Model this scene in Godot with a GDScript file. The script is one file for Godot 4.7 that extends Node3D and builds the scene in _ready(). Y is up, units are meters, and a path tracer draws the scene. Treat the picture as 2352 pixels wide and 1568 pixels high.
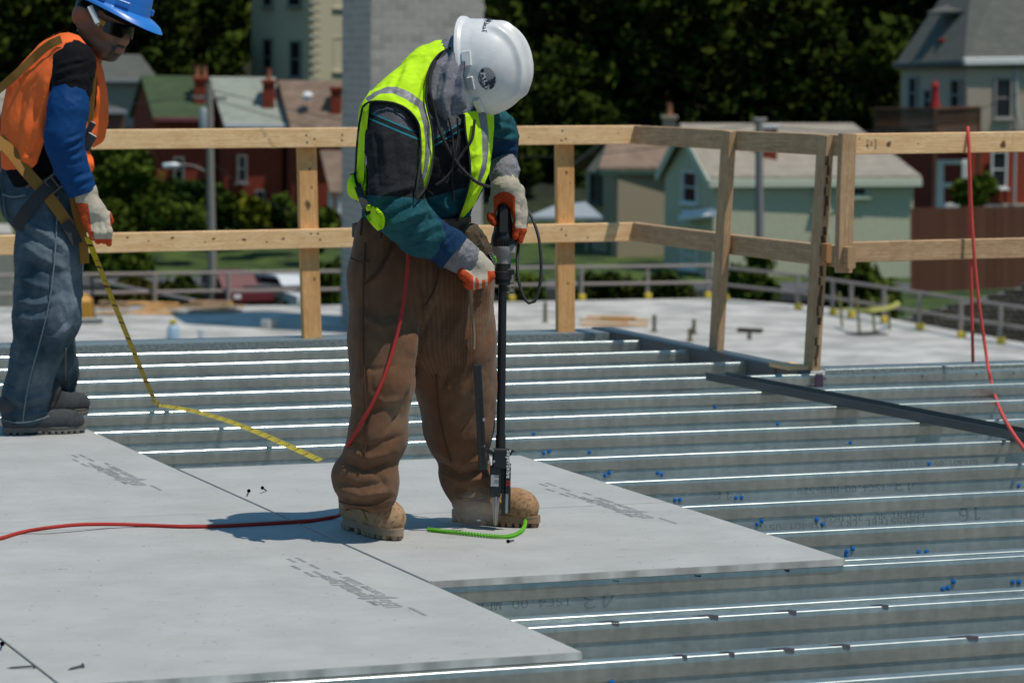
extends Node3D

# ---- camera model: the deck grid is the world grid (x along the joists, z across them, y = 0 on the panels)
const F := 7406.16
const PITCH := 0.0870787
const ROLL := 0.00842818
const YAW := 0.374729
const HC := 1.354694
var CB := Basis()
var rng := RandomNumberGenerator.new()
var M := {}
var used := {}

func lin(r: float, g: float, b: float) -> Color: return Color(r, g, b).linear_to_srgb()

# a direction given as right / up / towards the photographer, in the deck's axes
func L(x: float, y: float, z: float) -> Vector3:
	return Vector3(x * cos(YAW) - z * sin(YAW), y, x * sin(YAW) + z * cos(YAW))

func ray(u: float, v: float) -> Vector3: return CB * Vector3((u - 1176.0) / F, -(v - 784.0) / F, -1.0)
func P(u: float, v: float, d: float) -> Vector3: return Vector3(0, HC, 0) + ray(u, v) * d
# the same, with the distance measured level
func PH(u: float, v: float, d: float) -> Vector3:
	var r := ray(u, v)
	return Vector3(0, HC, 0) + r * (d / r.dot(L(0, 0, -1)))
func G(u: float, v: float, h: float) -> Vector3:
	var r := ray(u, v)
	return Vector3(0, HC, 0) + r * ((h - HC) / r.y)
func PZ(u: float, v: float, z: float) -> Vector3:
	var r := ray(u, v)
	return Vector3(0, HC, 0) + r * (z / r.z)
func PX(u: float, v: float, x: float) -> Vector3:
	var r := ray(u, v)
	return Vector3(0, HC, 0) + r * (x / r.x)
func UV(p: Vector3) -> Vector2:
	var q := CB.inverse() * (p - Vector3(0, HC, 0))
	return Vector2(1176.0 + F * q.x / -q.z, 784.0 - F * q.y / -q.z)

# ---- mesh building
class MB:
	var v := PackedVector3Array()
	var n := PackedVector3Array()
	var uv := PackedVector2Array()
	var c := PackedColorArray()
	var ix := PackedInt32Array()
	var col := Color.WHITE
	func vert(p: Vector3, nn: Vector3, t := Vector2.ZERO) -> int:
		v.append(p); n.append(nn); uv.append(t); c.append(col)
		return v.size() - 1
	# corners run counterclockwise seen from outside
	func tri(a: Vector3, b: Vector3, d: Vector3, ta := Vector2.ZERO, tb := Vector2.ZERO, td := Vector2.ZERO) -> void:
		var nn := (b - a).cross(d - a).normalized()
		var i := vert(a, nn, ta); vert(b, nn, tb); vert(d, nn, td)
		ix.append_array([i, i + 2, i + 1])
	func quad(a: Vector3, b: Vector3, d: Vector3, e: Vector3, ta := Vector2.ZERO, tb := Vector2(1, 0), td := Vector2(1, 1), te := Vector2(0, 1)) -> void:
		var nn := (d - a).cross(e - b).normalized()
		var i := vert(a, nn, ta); vert(b, nn, tb); vert(d, nn, td); vert(e, nn, te)
		ix.append_array([i, i + 2, i + 1, i, i + 3, i + 2])
	func oquad(a: Vector3, b: Vector3, d: Vector3, e: Vector3, out: Vector3, ta := Vector2.ZERO, tb := Vector2(1, 0), td := Vector2(1, 1), te := Vector2(0, 1)) -> void:
		if (d - a).cross(e - b).dot(out) >= 0: quad(a, b, d, e, ta, tb, td, te)
		else: quad(e, d, b, a, te, td, tb, ta)
	func otri(a: Vector3, b: Vector3, d: Vector3, out: Vector3) -> void:
		if (b - a).cross(d - a).dot(out) >= 0: tri(a, b, d)
		else: tri(a, d, b)
	# a box with chamfered edges; texture runs along its longest side, in metres
	func box(xf: Transform3D, s: Vector3, bev := 0.0, off := Vector2.ZERO) -> MB:
		var h := s * 0.5
		bev = minf(bev, minf(h.x, minf(h.y, h.z)) * 0.45)
		var la := 0
		for a in 3: if s[a] > s[la]: la = a
		for a in 3:
			var b := (a + 1) % 3
			var d := (a + 2) % 3
			for sg in [-1.0, 1.0]:
				var q: Array[Vector3] = []
				var t: Array[Vector2] = []
				for w in [Vector2(-1, -1), Vector2(1, -1), Vector2(1, 1), Vector2(-1, 1)]:
					var p := Vector3.ZERO
					p[a] = sg * h[a]; p[b] = w.x * (h[b] - bev); p[d] = w.y * (h[d] - bev)
					q.append(xf * p)
					var al: float = p[la] if a != la else p[b]
					var ac: float = (p[d] if b == la else p[b]) if a != la else p[d]
					t.append(Vector2(al, ac + a * 0.37 + sg * 0.11) + off)
				var o := Vector3.ZERO
				o[a] = sg
				oquad(q[0], q[1], q[2], q[3], xf.basis * o, t[0], t[1], t[2], t[3])
		if bev > 0.0:
			for a in 3:
				var b := (a + 1) % 3
				var d := (a + 2) % 3
				for sa in [-1.0, 1.0]:
					for sb in [-1.0, 1.0]:
						var q: Array[Vector3] = []
						var t: Array[Vector2] = []
						for k in 4:
							var p := Vector3.ZERO
							p[a] = sa * (h[a] if k < 2 else h[a] - bev)
							p[b] = sb * (h[b] - bev if k < 2 else h[b])
							p[d] = (h[d] - bev) * (-1.0 if k == 0 or k == 3 else 1.0)
							q.append(xf * p)
							t.append(Vector2(p[la], 0.3 + p[b]) + off)
						var o := Vector3.ZERO
						o[a] = sa; o[b] = sb
						oquad(q[0], q[1], q[2], q[3], xf.basis * o, t[0], t[1], t[2], t[3])
			for sx in [-1.0, 1.0]:
				for sy in [-1.0, 1.0]:
					for sz in [-1.0, 1.0]:
						var i := h - Vector3.ONE * bev
						var o := Vector3(sx, sy, sz)
						otri(xf * (Vector3(h.x, i.y, i.z) * o), xf * (Vector3(i.x, h.y, i.z) * o), xf * (Vector3(i.x, i.y, h.z) * o), xf.basis * o)
		return self
	func bar(a: Vector3, b: Vector3, w: float, t: float, side: Vector3, bev := 0.0, off := Vector2.ZERO) -> MB:
		# a straight bar from a to b, w wide along «side» and t thick across it
		var x := (b - a).normalized()
		var y := (side - x * side.dot(x)).normalized()
		return box(Transform3D(Basis(x, y, x.cross(y)), (a + b) * 0.5), Vector3((b - a).length(), w, t), bev, off)
	# a convex flat outline pushed along a vector
	func slab(pts: Array, push: Vector3) -> MB:
		var k := pts.size()
		var mid := Vector3.ZERO
		for p in pts: mid += p / k
		var o := (pts[1] - pts[0] as Vector3).cross(pts[2] - pts[0]).normalized()
		if o.dot(push) > 0: o = -o
		var x: Vector3 = (pts[1] - pts[0]).normalized()
		var y := o.cross(x)
		for s in 2:
			for i in range(1, k - 1):
				var q := [pts[0], pts[i], pts[i + 1]]
				var w: Array[Vector2] = []
				for j in 3:
					w.append(Vector2((q[j] - pts[0]).dot(x), (q[j] - pts[0]).dot(y)))
					if s: q[j] += push
				var out := o if s == 0 else -o
				if ((q[1] - q[0]) as Vector3).cross(q[2] - q[0]).dot(out) >= 0: tri(q[0], q[1], q[2], w[0], w[1], w[2])
				else: tri(q[0], q[2], q[1], w[0], w[2], w[1])
		for i in k:
			var a: Vector3 = pts[i]
			var b: Vector3 = pts[(i + 1) % k]
			oquad(a, b, b + push, a + push, (a + b) * 0.5 - mid, Vector2(0, 0), Vector2((b - a).length(), 0), Vector2((b - a).length(), push.length()), Vector2(0, push.length()))
		return self
	# a round tube; radius may be one number or one per point
	func tube(pts: PackedVector3Array, r, sides := 8, caps := true) -> MB:
		var k := pts.size()
		var t0 := (pts[1] - pts[0]).normalized()
		var x := t0.cross(Vector3.UP if absf(t0.y) < 0.9 else Vector3.RIGHT).normalized()
		var first := v.size()
		var run := 0.0
		for i in k:
			var t := (pts[mini(i + 1, k - 1)] - pts[maxi(i - 1, 0)]).normalized()
			x = (x - t * x.dot(t)).normalized()
			var y := t.cross(x)
			var rr: float = r if r is float else r[i]
			if i: run += (pts[i] - pts[i - 1]).length()
			for j in sides + 1:
				var a := TAU * j / sides
				var d := x * cos(a) + y * sin(a)
				vert(pts[i] + d * rr, d, Vector2(float(j) / sides, run))
		for i in k - 1:
			for j in sides:
				var a := first + i * (sides + 1) + j
				var b := a + sides + 1
				ix.append_array([a, b + 1, a + 1, a, b, b + 1])
		if caps:
			for e in 2:
				var i := 0 if e == 0 else k - 1
				var nn := -t0 if e == 0 else (pts[k - 1] - pts[k - 2]).normalized()
				var ce := vert(pts[i], nn)
				for j in sides + 1:
					vert(v[first + i * (sides + 1) + j], nn)
				for j in sides:
					if e == 0: ix.append_array([ce, ce + 1 + j, ce + 2 + j])
					else: ix.append_array([ce, ce + 2 + j, ce + 1 + j])
		return self
	# a flat profile carried along a path; «ups» gives the profile's y direction at every point
	func sweep(pts: PackedVector3Array, ups: PackedVector3Array, prof: PackedVector2Array, caps := true) -> MB:
		var k := pts.size()
		var m := prof.size()
		var area := 0.0
		for j in m: area += prof[j].cross(prof[(j + 1) % m])
		var ring: Array[PackedVector3Array] = []
		var run := PackedFloat32Array()
		var len := 0.0
		for i in k:
			var t := (pts[mini(i + 1, k - 1)] - pts[maxi(i - 1, 0)]).normalized()
			var y := (ups[i] - t * ups[i].dot(t)).normalized()
			var x := y.cross(t)
			var q := PackedVector3Array()
			for w in prof: q.append(pts[i] + x * w.x + y * w.y)
			ring.append(q)
			if i: len += (pts[i] - pts[i - 1]).length()
			run.append(len)
		for j in m:
			var j2 := (j + 1) % m
			var e := (prof[j2] - prof[j]).length()
			var acc := 0.0
			for q in j: acc += (prof[q + 1] - prof[q]).length()
			var first := v.size()
			for i in k:
				var t := (pts[mini(i + 1, k - 1)] - pts[maxi(i - 1, 0)]).normalized()
				var nn := t.cross(ring[i][j2] - ring[i][j]).normalized() * -signf(area)
				vert(ring[i][j], nn, Vector2(run[i], acc)); vert(ring[i][j2], nn, Vector2(run[i], acc + e))
			for i in k - 1:
				var a := first + i * 2
				var fn := (v[a + 1] - v[a]).cross(v[a + 2] - v[a])
				if fn.dot(n[a]) > 0: ix.append_array([a, a + 2, a + 1, a + 1, a + 2, a + 3])
				else: ix.append_array([a, a + 1, a + 2, a + 1, a + 3, a + 2])
		if caps:
			var tr := Geometry2D.triangulate_polygon(prof)
			for e in 2:
				var q := ring[0] if e == 0 else ring[k - 1]
				var out := pts[0] - pts[1] if e == 0 else pts[k - 1] - pts[k - 2]
				for i in range(0, tr.size(), 3): otri(q[tr[i]], q[tr[i + 1]], q[tr[i + 2]], out)
		return self
	# an outline of (radius, height) turned about the y axis of xf
	func lathe(prof: PackedVector2Array, xf: Transform3D, segs := 20, sharp := false) -> MB:
		var k := prof.size()
		for i in k - 1:
			var a := prof[i]
			var b := prof[i + 1]
			if (b - a).length() < 1e-6: continue
			var first := v.size()
			for e in 2:
				var p := a if e == 0 else b
				var d := (b - a).normalized()
				if not sharp:
					var da := (prof[i] - prof[maxi(i - 1, 0)]).normalized() if e == 0 and i > 0 else d
					var db := (prof[mini(i + 2, k - 1)] - prof[i + 1]).normalized() if e == 1 and i < k - 2 else d
					if e == 0 and da.dot(d) > 0.6: d = (da + d).normalized()
					if e == 1 and db.dot(d) > 0.6: d = (db + d).normalized()
				for j in segs + 1:
					var an := TAU * j / segs
					var o := Vector3(d.y * cos(an), -d.x, d.y * sin(an))
					vert(xf * Vector3(p.x * cos(an), p.y, p.x * sin(an)), (xf.basis * o).normalized(), Vector2(float(j) / segs, p.y))
			for j in segs:
				var q := first + j
				var w := q + segs + 1
				var fn := (v[w] - v[q]).cross(v[q + 1] - v[q])
				if fn.length_squared() < 1e-16: fn = (v[w + 1] - v[q + 1]).cross(v[q] - v[q + 1]) * -1.0
				if fn.dot(n[q]) > 0: ix.append_array([q, q + 1, w, q + 1, w + 1, w])
				else: ix.append_array([q, w, q + 1, q + 1, w, w + 1])
		return self
	func add(o: MB, xf := Transform3D()) -> MB:
		var f := v.size()
		for i in o.v.size():
			v.append(xf * o.v[i]); n.append((xf.basis * o.n[i]).normalized())
		uv.append_array(o.uv); c.append_array(o.c)
		for i in o.ix: ix.append(i + f)
		return self
	func smooth() -> MB:
		n.fill(Vector3.ZERO)
		for i in range(0, ix.size(), 3):
			var a := ix[i]
			var b := ix[i + 1]
			var d := ix[i + 2]
			var f := (v[d] - v[a]).cross(v[b] - v[a])
			n[a] += f; n[b] += f; n[d] += f
		for i in n.size(): n[i] = n[i].normalized()
		return self
	# keep the side where g >= 0, cutting triangles along the zero line
	func cut(g: PackedFloat32Array) -> MB:
		var o := MB.new()
		var map := {}
		var edge := {}
		for i in range(0, ix.size(), 3):
			var w := PackedInt32Array()
			for j in 3:
				var a := ix[i + j]
				var b := ix[i + (j + 1) % 3]
				if g[a] >= 0.0:
					if not map.has(a):
						map[a] = o.v.size()
						o.v.append(v[a]); o.n.append(n[a]); o.uv.append(uv[a]); o.c.append(c[a])
					w.append(map[a])
				if (g[a] >= 0.0) != (g[b] >= 0.0):
					var key := mini(a, b) * 2000000 + maxi(a, b)
					if not edge.has(key):
						var t := g[a] / (g[a] - g[b])
						edge[key] = o.v.size()
						o.v.append(v[a].lerp(v[b], t)); o.n.append(n[a].lerp(n[b], t).normalized())
						o.uv.append(uv[a].lerp(uv[b], t)); o.c.append(c[a].lerp(c[b], t))
					w.append(edge[key])
			for j in range(1, w.size() - 1): o.ix.append_array([w[0], w[j], w[j + 1]])
		return o
	func neg(g: PackedFloat32Array) -> PackedFloat32Array:
		var r := PackedFloat32Array()
		r.resize(g.size())
		for i in g.size(): r[i] = -g[i]
		return r
	# give a sheet a thickness (inwards) and a rim
	func thick(t: float) -> MB:
		var k := v.size()
		var e := {}
		for i in range(0, ix.size(), 3):
			for j in 3:
				var a := ix[i + j]
				var b := ix[i + (j + 1) % 3]
				var r := b * 2000000 + a
				if e.has(r): e.erase(r)
				else: e[a * 2000000 + b] = true
		var m := ix.size()
		for i in k:
			v.append(v[i] - n[i] * t); n.append(-n[i]); uv.append(uv[i]); c.append(c[i])
		for i in range(0, m, 3): ix.append_array([ix[i] + k, ix[i + 2] + k, ix[i + 1] + k])
		for key: int in e:
			var a := key / 2000000
			var b := key % 2000000
			var o := (v[b] - v[a]).cross(n[a]).normalized()
			var f := v.size()
			for q in [a, b, b + k, a + k]:
				v.append(v[q]); n.append(o); uv.append(uv[q]); c.append(c[q])
			ix.append_array([f, f + 2, f + 1, f, f + 3, f + 2])
		return self
	func arrays() -> Array:
		var a := []
		a.resize(Mesh.ARRAY_MAX)
		a[Mesh.ARRAY_VERTEX] = v; a[Mesh.ARRAY_NORMAL] = n; a[Mesh.ARRAY_TEX_UV] = uv; a[Mesh.ARRAY_COLOR] = c; a[Mesh.ARRAY_INDEX] = ix
		return a

# ---- rounded shapes: tapered capsules joined by a smooth minimum and meshed as surface nets
class Body:
	var pr := []
	var k := 70.0
	var cell := 0.008
	func cap(a: Vector3, b: Vector3, ra: float, rb: float, ax := Vector3.ZERO, s := 1.0) -> Body:
		pr.append([a, b, ra, rb, ax, s])
		return self
	func build() -> MB:
		var lo := Vector3.ONE * 1e9
		var hi := -lo
		for q in pr:
			var r: float = maxf(q[2], q[3]) * maxf(1.0, q[5])
			lo = lo.min((q[0] - Vector3.ONE * r).min(q[1] - Vector3.ONE * r))
			hi = hi.max((q[0] + Vector3.ONE * r).max(q[1] + Vector3.ONE * r))
		lo -= Vector3.ONE * cell * 4.0
		hi += Vector3.ONE * cell * 4.0
		var nx := int((hi.x - lo.x) / cell) + 2
		var ny := int((hi.y - lo.y) / cell) + 2
		var nz := int((hi.z - lo.z) / cell) + 2
		var f := PackedFloat32Array()
		f.resize(nx * ny * nz)
		f.fill(0.000001)
		var mar := 4.5 / k
		for q in pr:
			var a: Vector3 = q[0]
			var ba: Vector3 = q[1] - a
			var l2 := maxf(ba.length_squared(), 1e-9)
			var ra: float = q[2]
			var dr: float = q[3] - ra
			var ax: Vector3 = q[4]
			var sc: float = q[5]
			var sq := sc != 1.0
			var m := (maxf(ra, q[3])) * maxf(1.0, sc) + mar
			var p0: Vector3 = (a.min(q[1]) - Vector3.ONE * m - lo) / cell
			var p1: Vector3 = (a.max(q[1]) + Vector3.ONE * m - lo) / cell
			var x1 := mini(nx - 1, int(p1.x))
			var y1 := mini(ny - 1, int(p1.y))
			var z1 := mini(nz - 1, int(p1.z))
			for x in range(maxi(0, int(p0.x)), x1 + 1):
				for y in range(maxi(0, int(p0.y)), y1 + 1):
					var i := (x * ny + y) * nz
					for z in range(maxi(0, int(p0.z)), z1 + 1):
						var pa := lo + Vector3(x, y, z) * cell - a
						if sq: pa += ax * (pa.dot(ax) * (1.0 / sc - 1.0))
						var h := clampf(pa.dot(ba) / l2, 0.0, 1.0)
						var d := (pa - ba * h).length() - ra - dr * h
						if d < mar: f[i + z] += exp(-k * maxf(d, -0.08))
		for i in f.size(): f[i] = log(f[i])
		var at := PackedInt32Array()
		at.resize(f.size())
		at.fill(-1)
		var o := MB.new()
		var sx := ny * nz
		for x in nx - 1:
			for y in ny - 1:
				var i := (x * ny + y) * nz
				for z in nz - 1:
					var j := i + z
					var c0 := f[j] > 0.0
					if c0 == (f[j + 1] > 0.0) and c0 == (f[j + nz] > 0.0) and c0 == (f[j + nz + 1] > 0.0) and c0 == (f[j + sx] > 0.0) and c0 == (f[j + sx + 1] > 0.0) and c0 == (f[j + sx + nz] > 0.0) and c0 == (f[j + sx + nz + 1] > 0.0): continue
					var s := Vector3.ZERO
					var cn := 0
					for e in 12:
						var da := Vector3i.ZERO
						var ax := e / 4
						da[(ax + 1) % 3] = e & 1
						da[(ax + 2) % 3] = (e >> 1) & 1
						var db := da
						db[ax] = 1
						var va := f[j + da.x * sx + da.y * nz + da.z]
						var vb := f[j + db.x * sx + db.y * nz + db.z]
						if (va > 0.0) != (vb > 0.0):
							s += Vector3(da).lerp(Vector3(db), va / (va - vb))
							cn += 1
					at[j] = o.v.size()
					o.v.append(lo + (Vector3(x, y, z) + s / cn) * cell)
		for x in range(1, nx - 1):
			for y in range(1, ny - 1):
				var i := (x * ny + y) * nz
				for z in range(1, nz - 1):
					var j := i + z
					var c0 := f[j] > 0.0
					for e in 3:
						var st: int = [sx, nz, 1][e]
						if c0 == (f[j + st] > 0.0): continue
						var s1: int = [nz, 1, sx][e]
						var s2: int = [1, sx, nz][e]
						var q0 := at[j]
						var q1 := at[j - s1]
						var q2 := at[j - s1 - s2]
						var q3 := at[j - s2]
						if q0 < 0 or q1 < 0 or q2 < 0 or q3 < 0: continue
						if c0: o.ix.append_array([q0, q2, q1, q0, q3, q2])
						else: o.ix.append_array([q0, q1, q2, q0, q2, q3])
		var z2 := PackedVector2Array()
		z2.resize(o.v.size())
		o.uv = z2
		o.n.resize(o.v.size())
		o.c.resize(o.v.size())
		o.c.fill(Color.WHITE)
		return o.smooth()

# ---- nodes
func name_of(called: String, parent: Node) -> String:
	var key := str(parent.get_instance_id()) + called
	used[key] = used.get(key, -1) + 1
	return called if used[key] == 0 else "%s_%03d" % [called, used[key]]

func put(called: String, mb: MB, mat: Material, parent: Node = self) -> MeshInstance3D:
	var me := ArrayMesh.new()
	me.add_surface_from_arrays(Mesh.PRIMITIVE_TRIANGLES, mb.arrays())
	me.surface_set_material(0, mat)
	return put_mesh(called, me, parent)

func put_mesh(called: String, me: Mesh, parent: Node = self) -> MeshInstance3D:
	var o := MeshInstance3D.new()
	o.mesh = me
	o.name = name_of(called, parent)
	parent.add_child(o, true)
	return o

func multi(called: String, parts: Array, parent: Node = self) -> MeshInstance3D:
	var me := ArrayMesh.new()
	for q in parts:
		if q[0].ix.size() == 0: continue
		me.add_surface_from_arrays(Mesh.PRIMITIVE_TRIANGLES, q[0].arrays())
		me.surface_set_material(me.get_surface_count() - 1, q[1])
	return put_mesh(called, me, parent)

func tag(o: Node, label: String, category: String, group := "") -> Node:
	o.set_meta("label", label)
	o.set_meta("category", category)
	if group: o.set_meta("group", group)
	return o

func thing(called: String, label: String, category: String, at := Vector3.ZERO, turn := 0.0, group := "") -> Node3D:
	var o := Node3D.new()
	o.name = name_of(called, self)
	add_child(o, true)
	o.position = at
	o.rotation.y = turn
	tag(o, label, category, group)
	return o

# shapes are worked out in the deck's axes; this moves them under a thing
func sub(called: String, mb: MB, mat: Material, parent: Node3D) -> MeshInstance3D:
	var inv := chain(parent).affine_inverse()
	var o := MB.new()
	o.add(mb, inv)
	return put(called, o, mat, parent)

func chain(o: Node3D) -> Transform3D:
	var t := o.transform
	while o.get_parent() is Node3D and o.get_parent() != self:
		o = o.get_parent()
		t = o.transform * t
	return t

func struct(called: String, mb: MB, mat: Material) -> MeshInstance3D:
	var o := put(called, mb, mat)
	o.set_meta("kind", "structure")
	return o

func lettering(called: String, text: String, xf: Transform3D, height: float, mat: Material, parent: Node3D, font := "Droid Sans", stretch := 1.0, bold := false) -> MeshInstance3D:
	var t := TextMesh.new()
	var sf := SystemFont.new()
	sf.font_names = PackedStringArray([font])
	if bold: sf.font_weight = 700
	t.font = sf
	t.text = text
	t.font_size = 32
	t.pixel_size = height / 23.0
	t.depth = 0.0006
	t.curve_step = 1.0
	t.material = mat
	var o := put_mesh(called, t, parent)
	o.transform = chain(parent).affine_inverse() * xf * Transform3D(Basis.from_scale(Vector3(stretch, 1, 1)), Vector3.ZERO)
	return o

func poly_dist(p: Vector2, q: PackedVector2Array) -> float:
	# signed distance to an outline, positive inside
	var d := 1e9
	var inside := false
	var j := q.size() - 1
	for i in q.size():
		d = minf(d, p.distance_squared_to(Geometry2D.get_closest_point_to_segment(p, q[i], q[j])))
		if (q[i].y > p.y) != (q[j].y > p.y) and p.x < (q[j].x - q[i].x) * (p.y - q[i].y) / (q[j].y - q[i].y) + q[i].x: inside = not inside
		j = i
	return sqrt(d) if inside else -sqrt(d)

func curve(pts: Array, step := 0.02) -> PackedVector3Array:
	# a smooth path through the given points
	var c := Curve3D.new()
	c.bake_interval = step
	for i in pts.size():
		var t: Vector3 = (pts[mini(i + 1, pts.size() - 1)] - pts[maxi(i - 1, 0)]) / 6.0
		c.add_point(pts[i], -t, t)
	return c.get_baked_points()

func smat(col: Color, rough := 0.7, metal := 0.0) -> StandardMaterial3D:
	var m := StandardMaterial3D.new()
	m.albedo_color = col
	m.roughness = rough
	m.metallic = metal
	return m

func vmat(rough := 0.8) -> StandardMaterial3D:
	var m := smat(Color.WHITE, rough)
	m.vertex_color_use_as_albedo = true
	return m

# a tone texture from layers of noise: [frequency, weight, stretch x, stretch y], centred on 1
func tone(seed: int, w: int, h: int, layers: Array, lo: Color, hi: Color, gain := 1.0) -> ImageTexture:
	var im := Image.create(w, h, false, Image.FORMAT_RGB8)
	var ns := []
	for q in layers:
		var fn := FastNoiseLite.new()
		fn.seed = seed + ns.size()
		fn.frequency = q[0]
		fn.fractal_octaves = 3
		var small := fn.get_seamless_image(int(w / q[2]), int(h / q[3]), false, false, 0.12)
		small.convert(Image.FORMAT_RGB8)
		small.resize(w, h, Image.INTERPOLATE_CUBIC)
		ns.append([small, q[1]])
	var buf := PackedByteArray()
	buf.resize(w * h * 3)
	var datas := []
	for q in ns: datas.append(q[0].get_data())
	for i in w * h:
		var t := 0.0
		for a in ns.size(): t += (datas[a][i * 3] / 255.0 - 0.5) * ns[a][1]
		t = clampf(0.5 + t * gain, 0.0, 1.0)
		buf[i * 3] = int(lerpf(lo.r, hi.r, t) * 255); buf[i * 3 + 1] = int(lerpf(lo.g, hi.g, t) * 255); buf[i * 3 + 2] = int(lerpf(lo.b, hi.b, t) * 255)
	im = Image.create_from_data(w, h, false, Image.FORMAT_RGB8, buf)
	return ImageTexture.create_from_image(im)

func tri(m: StandardMaterial3D, scale: float, world := false) -> StandardMaterial3D:
	m.uv1_triplanar = true
	m.uv1_world_triplanar = world
	m.uv1_scale = Vector3.ONE * scale
	return m

func _ready() -> void:
	rng.seed = 77
	# ---- camera
	var cr := cos(ROLL)
	var sr := sin(ROLL)
	var roll := Basis(Vector3(cr, sr, 0), Vector3(-sr, cr, 0), Vector3(0, 0, 1))
	var pitch := Basis(Vector3(1, 0, 0), Vector3(0, cos(PITCH), -sin(PITCH)), Vector3(0, sin(PITCH), cos(PITCH)))
	var yaw := Basis(Vector3(cos(YAW), 0, sin(YAW)), Vector3(0, 1, 0), Vector3(-sin(YAW), 0, cos(YAW)))
	CB = yaw * pitch * roll
	var cam := Camera3D.new()
	cam.name = "camera"
	cam.transform = Transform3D(CB, Vector3(0, HC, 0))
	var at := CameraAttributesPhysical.new()
	at.frustum_focal_length = 12.0 / (784.0 / F)
	at.frustum_focus_distance = 9.3
	at.exposure_aperture = 6.8
	at.frustum_near = 0.1
	at.frustum_far = 3000.0
	cam.attributes = at
	add_child(cam, true)
	cam.fov = rad_to_deg(2.0 * atan(784.0 / F))
	cam.far = 3000.0
	cam.current = true
	# ---- sky, sun, exposure
	var we := WorldEnvironment.new()
	we.name = "world_environment"
	var env := Environment.new()
	env.background_mode = Environment.BG_SKY
	env.tonemap_mode = Environment.TONE_MAPPER_LINEAR
	env.tonemap_exposure = 1.0
	env.sdfgi_enabled = true
	env.ssao_enabled = true
	env.ssil_enabled = true
	var sky := Sky.new()
	var sm := ProceduralSkyMaterial.new()
	sm.sky_top_color = Color(0.277, 0.473, 0.634)
	sm.sky_horizon_color = Color(0.58, 0.715, 0.755)
	sm.sky_curve = 0.18
	sm.ground_bottom_color = Color(0.12, 0.12, 0.11)
	sm.ground_horizon_color = Color(0.30, 0.32, 0.33)
	sm.sky_energy_multiplier = 1.0
	sky.sky_material = sm
	env.sky = sky
	we.environment = env
	add_child(we, true)
	var sun := DirectionalLight3D.new()
	sun.name = "sun"
	sun.light_energy = 1.06
	sun.light_color = Color(1.0, 0.97, 0.92)
	sun.light_angular_distance = 0.5
	sun.shadow_enabled = true
	var el := deg_to_rad(66.5)
	var az := deg_to_rad(30.0)
	var to_sun := L(cos(el) * cos(az), sin(el), cos(el) * sin(az))
	add_child(sun, true)
	sun.basis = Basis.looking_at(-to_sun, Vector3.UP)
	materials()
	terrain()
	slab_roof()
	block_tower()
	houses_left()
	houses_right()
	wires()
	woods()
	steel_deck()
	panels()
	guardrails()
	worker_leaning()
	worker_standing()
	small_things()
	dust_puff(env)

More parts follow.
